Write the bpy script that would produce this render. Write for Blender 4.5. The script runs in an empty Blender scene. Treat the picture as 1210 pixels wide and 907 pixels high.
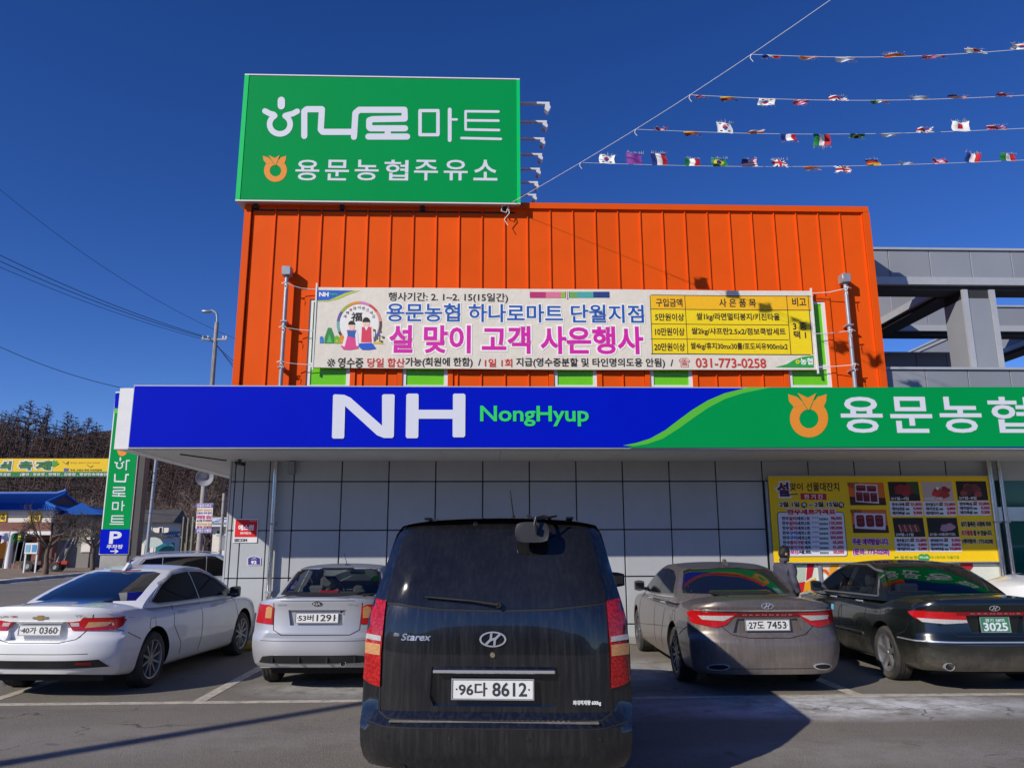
import bpy, bmesh, math, random
import numpy as np
from mathutils import Vector, Matrix
from mathutils.bvhtree import BVHTree
from mathutils.geometry import delaunay_2d_cdt
random.seed(7)
R = math.radians
scene = bpy.context.scene
COL = scene.collection

# ------------------------------------------------------------------ camera, sky, sun
FOC, PITCH, YAW, ROLL = 905.0, R(11.8), R(2.0), R(0.2)
EYE = Vector((0, 0, 1.74))
FW = Vector((math.sin(YAW)*math.cos(PITCH), math.cos(YAW)*math.cos(PITCH), math.sin(PITCH)))
RT0 = Vector((math.cos(YAW), -math.sin(YAW), 0)); UP0 = RT0.cross(FW)
RT = RT0*math.cos(ROLL) - UP0*math.sin(ROLL); UP = RT0*math.sin(ROLL) + UP0*math.cos(ROLL)
cam = bpy.data.cameras.new("camera"); cam_o = bpy.data.objects.new("camera", cam); COL.objects.link(cam_o)
cam.sensor_width = 36; cam.lens = FOC*36/1210; cam.clip_end = 3000; cam.clip_start = .05
cam_o.matrix_world = Matrix(((RT.x, UP.x, -FW.x, EYE.x), (RT.y, UP.y, -FW.y, EYE.y), (RT.z, UP.z, -FW.z, EYE.z), (0, 0, 0, 1)))
scene.camera = cam_o
def at(px, py, Y):                      # where the line of sight of a photograph point meets the upright plane y = Y
    d = FW + RT*((px-605)/FOC) + UP*((453.5-py)/FOC)
    return EYE + d*(Y/d.y)
def atz(px, py, Z):
    d = FW + RT*((px-605)/FOC) + UP*((453.5-py)/FOC)
    return EYE + d*((Z-EYE.z)/d.z)

SUN = Vector((1.30, 1.16, -1.0)).normalized()      # travel direction of the light
w = bpy.data.worlds.new("World"); scene.world = w; w.use_nodes = True
nt = w.node_tree
sky = nt.nodes.new("ShaderNodeTexSky"); sky.sky_type = 'NISHITA'; sky.sun_disc = False
sky.sun_elevation = math.asin(-SUN.z); sky.sun_rotation = math.atan2(-SUN.x, -SUN.y)
sky.altitude = 600; sky.air_density = .7; sky.dust_density = 0.0; sky.ozone_density = 3.0
hs = nt.nodes.new('ShaderNodeHueSaturation'); hs.inputs['Saturation'].default_value = 1.27; hs.inputs['Hue'].default_value = .518; nt.links.new(sky.outputs[0], hs.inputs['Color'])
nt.links.new(hs.outputs[0], nt.nodes['Background'].inputs[0]); nt.nodes['Background'].inputs[1].default_value = .128
sl = bpy.data.lights.new("sun", 'SUN'); sl.energy = 4.2; sl.angle = R(.55); sl.color = (1, .93, .82)
so = bpy.data.objects.new("sun", sl); COL.objects.link(so); so.rotation_euler = SUN.to_track_quat('-Z', 'Y').to_euler()
so.location = (-30, -30, 30)
scene.view_settings.view_transform = 'Standard'; scene.view_settings.look = 'None'
scene.view_settings.exposure = 0.0; scene.view_settings.gamma = 1.0

# ------------------------------------------------------------------ materials
MATS = {}
def srgb(r, g, b):
    f = lambda c: (c/255/12.92) if c/255 <= .04045 else ((c/255+.055)/1.055)**2.4
    return (f(r), f(g), f(b))
def mat(name, col, rough=.5, metal=0., coat=0., var=0., vscale=6., bump=0., bscale=60., dirt=None, dirtz=None, spec=.5, streak=False, rnd=0., coatr=.03):
    """plain painted / worn surface: colour, low-contrast blotches, fine relief, optional dust that thickens downwards"""
    if name in MATS: return MATS[name]
    m = bpy.data.materials.new(name); m.use_nodes = True; t = m.node_tree; n = t.nodes; L = t.links.new
    b = n['Principled BSDF']; b.inputs['Base Color'].default_value = (*col, 1)
    b.inputs['Roughness'].default_value = rough; b.inputs['Metallic'].default_value = metal
    b.inputs['Coat Weight'].default_value = coat; b.inputs['Coat Roughness'].default_value = coatr
    b.inputs['Specular IOR Level'].default_value = spec
    tc = n.new('ShaderNodeTexCoord'); out = None
    def noise(sc, det=5, vec=None, r=.55):
        q = n.new('ShaderNodeTexNoise'); q.inputs['Scale'].default_value = sc; q.inputs['Detail'].default_value = det; q.inputs['Roughness'].default_value = r
        L(vec or tc.outputs['Object'], q.inputs['Vector']); return q
    def mix(f, a, c):
        q = n.new('ShaderNodeMix'); q.data_type = 'RGBA'
        if isinstance(f, float): q.inputs[0].default_value = f
        else: L(f, q.inputs[0])
        for s, v in ((6, a), (7, c)):
            if isinstance(v, tuple): q.inputs[s].default_value = (*v, 1)
            else: L(v, q.inputs[s])
        return q.outputs[2]
    def ramp(o, lo, hi):
        q = n.new('ShaderNodeMapRange'); q.inputs[1].default_value = lo; q.inputs[2].default_value = hi; L(o, q.inputs[0]); return q.outputs[0]
    cur = col
    if var:
        f = ramp(noise(vscale).outputs[0], .3, .7)
        cur = mix(f, tuple(c*(1-var) for c in col), tuple(min(1, c*(1+var)) for c in col)); out = cur
    if dirt:
        dn = noise(3.2, 8, r=.7).outputs[0]
        if dirtz:
            sx = n.new('ShaderNodeSeparateXYZ'); L(tc.outputs['Object'], sx.inputs[0])
            zr = ramp(sx.outputs[2], dirtz[0], dirtz[1])
            mm = n.new('ShaderNodeMath'); mm.operation = 'MULTIPLY'; L(zr, mm.inputs[0]); L(ramp(dn, .25, .7), mm.inputs[1])
            fac = mm.outputs[0]
        else: fac = ramp(dn, .45, .85)
        if streak:
            mp = n.new('ShaderNodeMapping'); mp.inputs['Scale'].default_value = (22, 22, .9); L(tc.outputs['Object'], mp.inputs[0])
            st = ramp(noise(1.6, 6, mp.outputs[0], .7).outputs[0], .46, .78)
            m2 = n.new('ShaderNodeMath'); m2.operation = 'MULTIPLY_ADD'; L(st, m2.inputs[0]); m2.inputs[1].default_value = .5*streak; L(fac, m2.inputs[2]); fac = m2.outputs[0]
        m3 = n.new('ShaderNodeMath'); m3.operation = 'MULTIPLY'; m3.use_clamp = True; L(fac, m3.inputs[0]); m3.inputs[1].default_value = dirt[3]; fac = m3.outputs[0]
        out = mix(fac, cur, tuple(dirt[:3]))
        rm = n.new('ShaderNodeMapRange'); L(fac, rm.inputs[0]); rm.inputs[3].default_value = rough; rm.inputs[4].default_value = .8; L(rm.outputs[0], b.inputs['Roughness'])
        if coat:
            cm = n.new('ShaderNodeMapRange'); L(fac, cm.inputs[0]); cm.inputs[3].default_value = coat; cm.inputs[4].default_value = 0; L(cm.outputs[0], b.inputs['Coat Weight'])
    if rnd:
        oi = n.new('ShaderNodeObjectInfo'); rr = n.new('ShaderNodeMapRange'); rr.inputs[3].default_value = 1-rnd; rr.inputs[4].default_value = 1+rnd; L(oi.outputs['Random'], rr.inputs[0])
        hv = n.new('ShaderNodeHueSaturation'); L(rr.outputs[0], hv.inputs['Value'])
        if out is None: hv.inputs['Color'].default_value = (*col, 1)
        else: L(out, hv.inputs['Color'])
        out = hv.outputs[0]
    if out is not None: L(out, b.inputs['Base Color'])
    if bump:
        bp = n.new('ShaderNodeBump'); bp.inputs['Strength'].default_value = bump; bp.inputs['Distance'].default_value = .01
        L(noise(bscale, 6).outputs[0], bp.inputs['Height']); L(bp.outputs[0], b.inputs['Normal'])
    MATS[name] = m; return m
def glass(name, tint=(.6, .7, .7), refl=.06):
    if name in MATS: return MATS[name]
    m = bpy.data.materials.new(name); m.use_nodes = True; t = m.node_tree; n = t.nodes; L = t.links.new
    n.remove(n['Principled BSDF']); tr = n.new('ShaderNodeBsdfTransparent'); tr.inputs[0].default_value = (*tint, 1)
    gl = n.new('ShaderNodeBsdfGlossy'); gl.inputs['Roughness'].default_value = .02; gl.inputs[0].default_value = (1, 1, 1, 1)
    fr = n.new('ShaderNodeFresnel'); fr.inputs[0].default_value = 1.5
    ad = n.new('ShaderNodeMath'); ad.operation = 'ADD'; ad.use_clamp = True; L(fr.outputs[0], ad.inputs[0]); ad.inputs[1].default_value = refl
    mx = n.new('ShaderNodeMixShader'); L(ad.outputs[0], mx.inputs[0]); L(tr.outputs[0], mx.inputs[1]); L(gl.outputs[0], mx.inputs[2])
    L(mx.outputs[0], n['Material Output'].inputs[0]); MATS[name] = m; return m
W_ = lambda nm, c, **k: mat(nm, srgb(*c), **k)
M_ORANGE = W_('orange cladding', (230, 87, 17), rough=.6, spec=.10, var=.04, vscale=1.5, bump=.03, bscale=8, rnd=.05)
M_GREY = mat('grey cladding', (.44, .46, .48), rough=.5, spec=.25, metal=.0, var=.03, vscale=.9, dirt=(.24, .22, .19, .16), streak=True, rnd=.035)
M_GREY2 = mat('slate cladding', (.28, .30, .335), rough=.5, metal=.1, rnd=.06, var=.05, vscale=.9)
M_TRIM = mat('grey metal trim', (.48, .50, .52), rough=.4, metal=.2, var=.05)
M_JOINT = mat('dark joint', (.03, .032, .036), rough=.8)
M_SOFFIT = mat('soffit panel', (.62, .61, .58), rough=.55, var=.05, vscale=2)
M_WHITE = mat('white paint', (.78, .78, .77), rough=.45, var=.03)
M_WFRAME = mat('white window frame', (.8, .8, .78), rough=.4)
M_LIME = W_('lime window film', (112, 205, 8), rough=.25, var=.04)
M_GREEN = W_('sign green', (0, 150, 76), rough=.6, spec=.06, var=.03, vscale=.8)
M_GREENL = W_('sign green edge', (8, 205, 100), rough=.3)
M_LGREEN = W_('swoosh green', (90, 190, 50), rough=.4)
M_BLUE = W_('sign blue', (0, 24, 190), rough=.6, spec=.05, var=.04, vscale=.8)
M_SWHITE = mat('sign white', (.72, .74, .82), rough=.4)
M_SORANGE = W_('sign orange', (233, 145, 40), rough=.4)
M_NONG = W_('light green letters', (50, 215, 100), rough=.4)
M_STEEL = mat('galvanised steel', (.36, .38, .41), rough=.38, metal=.35, var=.1, vscale=9)
M_STAIN = mat('brushed stainless', (.60, .58, .55), rough=.22, metal=1., var=.08)
M_ROPE = mat('white rope', (.75, .75, .72), rough=.8)
M_DARK = mat('dark plastic', (.014, .014, .016), rough=.4, dirt=(.2, .18, .15, .10))
M_BLACK = mat('matt black', (.008, .008, .009), rough=.75)
M_WIRE = mat('cable black', (.012, .012, .014), rough=.6)
M_CONC = mat('concrete', (.34, .33, .31), rough=.85, var=.15, vscale=3, bump=.3, bscale=30)
M_BARK = mat('bark', (.13, .095, .07), rough=.9, var=.25, vscale=8)
M_TWIG = mat('bare twigs', (.20, .145, .115), rough=.9, var=.3, vscale=2)
M_TWIGD = mat('dark forest twigs', (.105, .068, .056), rough=.95, var=.35, vscale=.08)
M_PINE = mat('pine needles', (.03, .045, .022), rough=.9, var=.35, vscale=.3)

# ------------------------------------------------------------------ mesh tools
def link(name, me, parent=None):
    o = bpy.data.objects.new(name, me); COL.objects.link(o)
    if parent is not None: o.parent = parent
    return o
def tag(o, label=None, cat=None, group=None, kind=None):
    for k, v in (('label', label), ('category', cat), ('group', group), ('kind', kind)):
        if v: o[k] = v
    return o
def empty(name, loc, label, cat, group=None, rz=0):
    o = bpy.data.objects.new(name, None); COL.objects.link(o); o.location = loc; o.rotation_euler = (0, 0, rz); o.empty_display_size = .2
    o['_m'] = 0; del o['_m']
    return tag(o, label, cat, group)
class MB:
    """collects vertices and faces in world or thing space, builds ONE mesh object"""
    def __init__(s): s.v = []; s.f = []; s.m = []; s.mats = []
    def mi(s, m):
        if m not in s.mats: s.mats.append(m)
        return s.mats.index(m)
    def add(s, vs, fs, m):
        b = len(s.v); k = s.mi(m); s.v += [tuple(p) for p in vs]; s.f += [tuple(i+b for i in f) for f in fs]; s.m += [k]*len(fs); return s
    def box(s, x0, x1, y0, y1, z0, z1, m, ch=0.):
        if ch:
            bm = bmesh.new(); bmesh.ops.create_cube(bm, size=1)
            for v in bm.verts: v.co = ((x0+x1)/2+v.co.x*(x1-x0), (y0+y1)/2+v.co.y*(y1-y0), (z0+z1)/2+v.co.z*(z1-z0))
            bmesh.ops.bevel(bm, geom=list(bm.edges), offset=ch, segments=1, affect='EDGES', profile=.5)
            bm.verts.index_update(); s.add([v.co for v in bm.verts], [[v.index for v in f.verts] for f in bm.faces], m); bm.free(); return s
        vs = [(x, y, z) for z in (z0, z1) for y in (y0, y1) for x in (x0, x1)]
        return s.add(vs, [(0, 2, 3, 1), (4, 5, 7, 6), (0, 1, 5, 4), (2, 6, 7, 3), (0, 4, 6, 2), (1, 3, 7, 5)], m)
    def tube(s, pts, r, m, n=8, cap=True):
        pts = [Vector(p) for p in pts]; rs = r if isinstance(r, (list, tuple)) else [r]*len(pts); vs = []; fs = []
        for i, p in enumerate(pts):
            d = (pts[min(i+1, len(pts)-1)]-pts[max(i-1, 0)]).normalized()
            if i == 0: a = d.cross(Vector((0, 0, 1)) if abs(d.z) < .9 else Vector((0, 1, 0))).normalized()
            else: a = (a-d*a.dot(d)); a = a.normalized() if a.length > 1e-3 else d.orthogonal().normalized()
            b = d.cross(a).normalized()
            for k in range(n):
                t = 2*math.pi*k/n; vs.append(p+(a*math.cos(t)+b*math.sin(t))*rs[i])
        for i in range(len(pts)-1):
            for k in range(n): fs.append((i*n+k, i*n+(k+1) % n, (i+1)*n+(k+1) % n, (i+1)*n+k))
        if cap: fs += [tuple(range(n)), tuple(range((len(pts)-1)*n+n-1, (len(pts)-1)*n-1, -1))]
        return s.add(vs, fs, m)
    def lathe(s, prof, m, c=(0, 0, 0), axis='z', n=24):
        vs = []; fs = []; k = len(prof)
        for i in range(n):
            t = 2*math.pi*i/n
            for (r, h) in prof:
                a, b = r*math.cos(t), r*math.sin(t)
                vs.append({'z': (c[0]+a, c[1]+b, c[2]+h), 'x': (c[0]+h, c[1]+a, c[2]+b), 'y': (c[0]+a, c[1]+h, c[2]+b)}[axis])
        for i in range(n):
            j = (i+1) % n
            for q in range(k-1): fs.append((i*k+q, j*k+q, j*k+q+1, i*k+q+1))
        return s.add(vs, fs, m)
    def prism(s, poly, axis, h0, h1, m):
        f = {'y': lambda a, b, h: (a, h, b), 'x': lambda a, b, h: (h, a, b), 'z': lambda a, b, h: (a, b, h)}[axis]
        n = len(poly); vs = [f(a, b, h0) for a, b in poly]+[f(a, b, h1) for a, b in poly]
        return s.add(vs, [tuple(range(n)), tuple(range(2*n-1, n-1, -1))]+[(i, i+n, (i+1) % n+n, (i+1) % n) for i in range(n)], m)
    def build(s, name, parent=None, smooth=None, recalc=True):
        me = bpy.data.meshes.new(name); me.from_pydata(s.v, [], s.f)
        for m in s.mats: me.materials.append(m)
        me.polygons.foreach_set('material_index', s.m)
        if recalc:
            bm = bmesh.new(); bm.from_mesh(me); bmesh.ops.recalc_face_normals(bm, faces=bm.faces); bm.to_mesh(me); bm.free()
        if smooth: me.shade_smooth(); me.set_sharp_from_angle(angle=R(smooth))
        me.update(); return link(name, me, parent)
def cdt(loops, mode=1, extra=()):
    vs = []; fs = []
    for l in loops:
        b = len(vs); vs += [Vector((p[0], p[1])) for p in l]; fs.append(list(range(b, b+len(l))))
    vs += [Vector(p) for p in extra]
    r = delaunay_2d_cdt(vs, [], fs, 0, 1e-6, False)
    P = np.array([tuple(p) for p in r[0]]); T = np.array([tuple(f) for f in r[2]])
    c = P[T].mean(axis=1); cnt = np.zeros(len(T), int)
    for l in loops:                      # even-odd (mode 2) or union (mode 1) of the loops
        A = np.array([(p[0], p[1]) for p in l]); B = np.roll(A, 1, 0); ins = np.zeros(len(T), bool)
        sel = (c[:, 0] > A[:, 0].min()) & (c[:, 0] < A[:, 0].max()) & (c[:, 1] > A[:, 1].min()) & (c[:, 1] < A[:, 1].max())
        if not sel.any(): continue
        q = c[sel]; dy = B[:, 1]-A[:, 1]; dy[dy == 0] = 1e-12
        cr = ((A[:, 1] > q[:, 1:2]) != (B[:, 1] > q[:, 1:2])) & (q[:, 0:1] < (B[:, 0]-A[:, 0])*(q[:, 1:2]-A[:, 1])/dy+A[:, 0])
        ins[sel] = cr.sum(axis=1) % 2 == 1; cnt += ins
    T = T[(cnt % 2 == 1) if mode == 2 else (cnt > 0)]
    e1 = P[T[:, 1]]-P[T[:, 0]]; e2 = P[T[:, 2]]-P[T[:, 0]]; T = T[np.abs(e1[:, 0]*e2[:, 1]-e1[:, 1]*e2[:, 0]) > 1e-12] if len(T) else T
    return [tuple(p) for p in P.tolist()], [tuple(f) for f in T.tolist()]
def stroke_polys(path, wd, cap=True, n=10):
    out = []
    for (a, b) in zip(path[:-1], path[1:]):
        dx, dy = b[0]-a[0], b[1]-a[1]; l = math.hypot(dx, dy) or 1; nx, ny = -dy/l*wd/2, dx/l*wd/2
        out.append([(a[0]+nx, a[1]+ny), (a[0]-nx, a[1]-ny), (b[0]-nx, b[1]-ny), (b[0]+nx, b[1]+ny)])
    pts = path if cap else path[1:-1]
    for p in pts: out.append([(p[0]+wd/2*math.cos(2*math.pi*k/n), p[1]+wd/2*math.sin(2*math.pi*k/n)) for k in range(n)])
    return out
def arc(cx, cy, r, a0, a1, n=20, ry=None):
    ry = ry or r
    return [(cx+r*math.cos(R(a0+(a1-a0)*k/n)), cy+ry*math.sin(R(a0+(a1-a0)*k/n))) for k in range(n+1)]
def rrect(x0, y0, x1, y1, r):
    return arc(x1-r, y1-r, r, 0, 90, 4)+arc(x0+r, y1-r, r, 90, 180, 4)+arc(x0+r, y0+r, r, 180, 270, 4)+arc(x1-r, y0+r, r, 270, 360, 4)
_TXT = {}
def text_tris(s, bold=0.):
    """lettering outlines of the built-in font -> 2D triangles, normalised to its own box"""
    key = (s, bold)
    if key in _TXT: return _TXT[key]
    c = bpy.data.curves.new('t', 'FONT'); c.body = s; c.fill_mode = 'NONE'; c.resolution_u = 3
    o = bpy.data.objects.new('t', c); COL.objects.link(o); dg = bpy.context.evaluated_depsgraph_get(); dg.update()
    me = bpy.data.meshes.new_from_object(o.evaluated_get(dg)); nb = {}
    for e in me.edges:
        a, b = e.vertices; nb.setdefault(a, []).append(b); nb.setdefault(b, []).append(a)
    seen = set(); loops = []
    for v in nb:
        if v in seen: continue
        l = [v]; seen.add(v); cur = v
        nxt = [x for x in nb[v]]
        cur = min(nxt) if abs(min(nxt)-v) == 1 else nxt[0]
        while cur not in seen:
            l.append(cur); seen.add(cur); q = [x for x in nb[cur] if x not in seen]
            if not q: break
            cur = q[0]
        if len(l) > 2: loops.append([(me.vertices[i].co.x, me.vertices[i].co.y) for i in l])
    bpy.data.objects.remove(o); bpy.data.curves.remove(c); bpy.data.meshes.remove(me)
    X0, X1, Y0, Y1 = (min(p[0] for l in loops for p in l), max(p[0] for l in loops for p in l), min(p[1] for l in loops for p in l), max(p[1] for l in loops for p in l)) if loops else (0, 1, 0, 1)
    area = lambda l: sum(l[i-1][0]*l[i][1]-l[i][0]*l[i-1][1] for i in range(len(l)))/2
    if bold and loops:
        # orient by nesting depth: a loop inside an odd number of others is a hole
        def inside(p, l):
            r = False
            for i in range(len(l)):
                (x1, y1), (x2, y2) = l[i-1], l[i]
                if (y1 > p[1]) != (y2 > p[1]) and p[0] < (x2-x1)*(p[1]-y1)/(y2-y1)+x1: r = not r
            return r
        bb = [(min(p[0] for p in l), max(p[0] for p in l), min(p[1] for p in l), max(p[1] for p in l)) for l in loops]
        new = []
        for i, l in enumerate(loops):
            p = l[0]; d = sum(1 for j, k in enumerate(loops) if j != i and bb[j][0] < p[0] < bb[j][1] and bb[j][2] < p[1] < bb[j][3] and inside(p, k))
            sgn = (1 if area(l) > 0 else -1)*(1 if d % 2 == 0 else -1); q = []
            n = len(l)
            for k in range(n):
                a, b, c2 = l[k-1], l[k], l[(k+1) % n]
                d1 = (b[0]-a[0], b[1]-a[1]); d2 = (c2[0]-b[0], c2[1]-b[1]); l1 = math.hypot(*d1) or 1e-9; l2 = math.hypot(*d2) or 1e-9
                nx = d1[1]/l1+d2[1]/l2; ny = -d1[0]/l1-d2[0]/l2; ll = math.hypot(nx, ny) or 1
                kk = min(1.5, 2/ll) if ll > .3 else 1
                q.append((b[0]+nx/ll*bold*sgn*kk, b[1]+ny/ll*bold*sgn*kk))
            new.append(q)
        loops = new
    if not loops: _TXT[key] = ([], []); return _TXT[key]
    v, f = cdt(loops, 2)
    v = [((p[0]-X0)/(X1-X0), (p[1]-Y0)/((Y1-Y0) or 1)) for p in v]
    _TXT[key] = (v, f); return _TXT[key]
class Sheet:
    """flat print on a surface. map(u,v,layer) -> 3D. u right, v DOWN (picture-like)."""
    def __init__(s, fn, parent, name='lettering'): s.fn = fn; s.parent = parent; s.by = {}; s.name = name; s.k = (1, 0, 0)
    def crop(s, sc, ox, oy): s.k = (1/sc, ox, oy); return s
    def _add(s, v, f, m, layer):
        k = s.k; mb = s.by.setdefault(m.name, MB()); mb.add([s.fn(p[0]*k[0]+k[1], p[1]*k[0]+k[2], layer) for p in v], f, m)
    def polys(s, loops, m, layer=1, mode=1, plumb=False):
        v, f = cdt(loops, mode); s.direct = not plumb; s._add(v, f, m, layer); s.direct = False
    def poly(s, l, m, layer=1, plumb=False): s.polys([l], m, layer, 1, plumb)
    direct = False
    def rect(s, x0, y0, x1, y1, m, layer=1): s._add([(x0, y0), (x1, y0), (x1, y1), (x0, y1)], [(0, 1, 2, 3)], m, layer)
    def stroke(s, paths, wd, m, layer=1, cap=True):
        pl = []
        for p in paths: pl += stroke_polys(p, wd, cap)
        s.polys(pl, m, layer)
    def text(s, t, x0, y0, x1, y1, m, layer=2, bold=0., slant=0.):
        v, f = text_tris(t, bold); s._add([(x0+(x1-x0)*p[0]+slant*(p[1]-.5)*(y1-y0), y1-(y1-y0)*p[1]) for p in v], f, m, layer)
    def flush(s, name=None):
        out = []
        for mb in s.by.values():
            o = mb.build(name or s.name, s.parent, recalc=False); out.append(o)
            if isinstance(s, PxSheet): o.matrix_parent_inverse = Matrix.Translation(-s.parent.location)
        s.by = {}; return out
def logo(sh, cx, cy, r, m, hole, layer=2):
    """ring with leaf horns"""
    ring = arc(cx, cy, r, 0, 360, 28)[:-1]; inn = arc(cx, cy+r*.02, r*.5, 0, 360, 24)[:-1]
    sh.polys([ring, inn], m, layer, mode=2)
    g = r*.05
    sh.polys([[(cx-1.1*r, cy-1.27*r), (cx-.62*r, cy-1.12*r), (cx-g*2, cy-.62*r), (cx-.1*r, cy-.9*r*.9), (cx-.75*r, cy-.55*r), (cx-1.05*r, cy-.9*r)]], m, layer+.3)
    sh.polys([[(cx+.93*r, cy-1.27*r), (cx+.45*r, cy-1.12*r), (cx+g, cy-.6*r), (cx+.1*r, cy-.8*r), (cx+.75*r, cy-.55*r), (cx+.9*r, cy-.9*r)]], m, layer+.3)
    sh.polys([[(cx-.6*r, cy-1.33*r), (cx-.06*r, cy-1.08*r), (cx+.4*r, cy-1.33*r), (cx-.02*r, cy-.42*r)]], m, layer+.6)
    for a, b in (((cx-.6*r, cy-1.3*r), (cx-.04*r, cy-.4*r)), ((cx+.38*r, cy-1.3*r), (cx, cy-.4*r))): sh.stroke([[a, b]], r*.035, hole, layer+.9, cap=False)
class PxSheet(Sheet):
    """print on the upright plane y = Y; every element stays level and plumb in the world"""
    def __init__(s, Y, parent, name='lettering', step=.004): s.Y = Y; s.parent = parent; s.by = {}; s.name = name; s.k = (1, 0, 0); s.step = step
    def _add(s, v, f, m, layer):
        k = s.k; v = [(p[0]*k[0]+k[1], p[1]*k[0]+k[2]) for p in v]
        if not v: return
        mx = (min(p[0] for p in v)+max(p[0] for p in v))/2; my = (min(p[1] for p in v)+max(p[1] for p in v))/2
        cx = {}; cy = {}; out = []
        for p in v:
            if p[0] not in cx: cx[p[0]] = at(p[0], my, s.Y).x
            if p[1] not in cy: cy[p[1]] = at(mx, p[1], s.Y).z
            if s.direct: q = at(p[0], p[1], s.Y); out.append((q.x, s.Y-layer*s.step, q.z)); continue
            out.append((cx[p[0]], s.Y-layer*s.step, cy[p[1]]))
        s.by.setdefault(m.name, MB()).add(out, f, m)
def X(px, Y, py=600): return at(px, py, Y).x
def Z(py, Y, px=600): return at(px, py, Y).z

# ------------------------------------------------------------------ ground
def ground_mat():
    m = bpy.data.materials.new('asphalt'); m.use_nodes = True; n = m.node_tree.nodes; L = m.node_tree.links.new; b = n['Principled BSDF']
    tc = n.new('ShaderNodeTexCoord')
    def noise(sc, d=6, r=.6, v=None):
        q = n.new('ShaderNodeTexNoise'); q.inputs['Scale'].default_value = sc; q.inputs['Detail'].default_value = d; q.inputs['Roughness'].default_value = r; L(v or tc.outputs['Object'], q.inputs['Vector']); return q.outputs[0]
    def rng(o, a, c, t0=0, t1=1):
        q = n.new('ShaderNodeMapRange'); q.inputs[1].default_value = a; q.inputs[2].default_value = c; q.inputs[3].default_value = t0; q.inputs[4].default_value = t1; L(o, q.inputs[0]); return q.outputs[0]
    def mix(f, a, c, bl='MIX'):
        q = n.new('ShaderNodeMix'); q.data_type = 'RGBA'; q.blend_type = bl
        if isinstance(f, float): q.inputs[0].default_value = f
        else: L(f, q.inputs[0])
        for s_, v in ((6, a), (7, c)):
            if isinstance(v, tuple): q.inputs[s_].default_value = (*v, 1)
            else: L(v, q.inputs[s_])
        return q.outputs[2]
    def mul(a, c):
        q = n.new('ShaderNodeMath'); q.operation = 'MULTIPLY'; q.use_clamp = True; L(a, q.inputs[0])
        if isinstance(c, float): q.inputs[1].default_value = c
        else: L(c, q.inputs[1])
        return q.outputs[0]
    c = mix(rng(noise(.45), .3, .7), (.155, .137, .109), (.228, .202, .162))
    c = mix(mul(rng(noise(75, 4, .7), .48, .64), .75), c, (.40, .375, .335)); c = mix(mul(rng(noise(60, 4, .7), .60, .72), .6), c, (.05, .046, .042))
    mp = n.new('ShaderNodeMapping'); mp.inputs['Scale'].default_value = (.35, 1.6, 1); mp.inputs['Rotation'].default_value = (0, 0, .1); L(tc.outputs['Object'], mp.inputs[0])
    c = mix(mul(rng(noise(.8, 8, .7, mp.outputs[0]), .55, .75), .5), c, (.075, .07, .066))
    # dried de-icing salt between the stalls and the aisle
    def blob(cx, cy, rx, ry, amp, sc, col, c):
        m2 = n.new('ShaderNodeMapping'); m2.inputs['Location'].default_value = (-cx/rx, -cy/ry, 0); m2.inputs['Scale'].default_value = (1/rx, 1/ry, 0); L(tc.outputs['Object'], m2.inputs[0])
        g = n.new('ShaderNodeVectorMath'); g.operation = 'LENGTH'; L(m2.outputs[0], g.inputs[0])
        f = rng(g.outputs['Value'], 1.1, .45)
        f = mul(f, rng(noise(sc, 8, .75), .34, .58)); return mix(mul(f, amp), c, col)
    c = blob(4.1, 8.75, 2.3, .72, 1.0, 2.2, (.74, .74, .73), c); c = blob(6.6, 8.5, 1.8, .6, .6, 2.4, (.5, .5, .5), c); c = blob(3.2, 6.9, 2.2, .6, .35, 2.6, (.42, .41, .40), c)
    c = blob(1.2, 8.9, 2.2, .8, .55, 2.5, (.5, .5, .5), c)
    c = blob(-1.7, 10.2, 1.3, .8, .75, 2.6, (.58, .58, .57), c)
    c = blob(2.2, 11.3, 1.6, 1.2, .7, 2.2, (.5, .5, .5), c)
    c = blob(-2.6, 7.6, 3.4, .7, .3, 2.0, (.4, .38, .35), c)
    wv = n.new('ShaderNodeVectorMath'); wv.operation = 'ADD'; nz = n.new('ShaderNodeTexNoise'); nz.inputs['Scale'].default_value = 1.7; nz.inputs['Detail'].default_value = 6; L(tc.outputs['Object'], nz.inputs['Vector']); L(tc.outputs['Object'], wv.inputs[0]); L(nz.outputs['Color'], wv.inputs[1])
    vo = n.new('ShaderNodeTexVoronoi'); vo.feature = 'DISTANCE_TO_EDGE'; vo.inputs['Scale'].default_value = .42; L(wv.outputs[0], vo.inputs['Vector'])
    c = mix(mul(rng(vo.outputs['Distance'], .010, .002), mul(rng(noise(.9), .45, .6), .8)), c, (.045, .042, .04))
    c = mix(mul(rng(noise(2.7, 3, .5), .66, .74), .45), c, (.06, .056, .052))
    L(c, b.inputs['Base Color']); b.inputs['Roughness'].default_value = .85; b.inputs['Specular IOR Level'].default_value = .3
    # fine cracks and stones
    bp = n.new('ShaderNodeBump'); bp.inputs['Strength'].default_value = .8; bp.inputs['Distance'].default_value = .018
    q = n.new('ShaderNodeMath'); q.operation = 'ADD'; L(noise(95, 4), q.inputs[0]); L(noise(9, 8, .7), q.inputs[1]); L(q.outputs[0], bp.inputs['Height']); L(bp.outputs[0], b.inputs['Normal'])
    return m
M_ASPH = ground_mat()
mb = MB(); g = 1500
mb.add([(-g, -g, 0), (g, -g, 0), (g, g, 0), (-g, g, 0)], [(0, 1, 2, 3)], M_ASPH); tag(mb.build('ground'), kind='structure')
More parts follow.
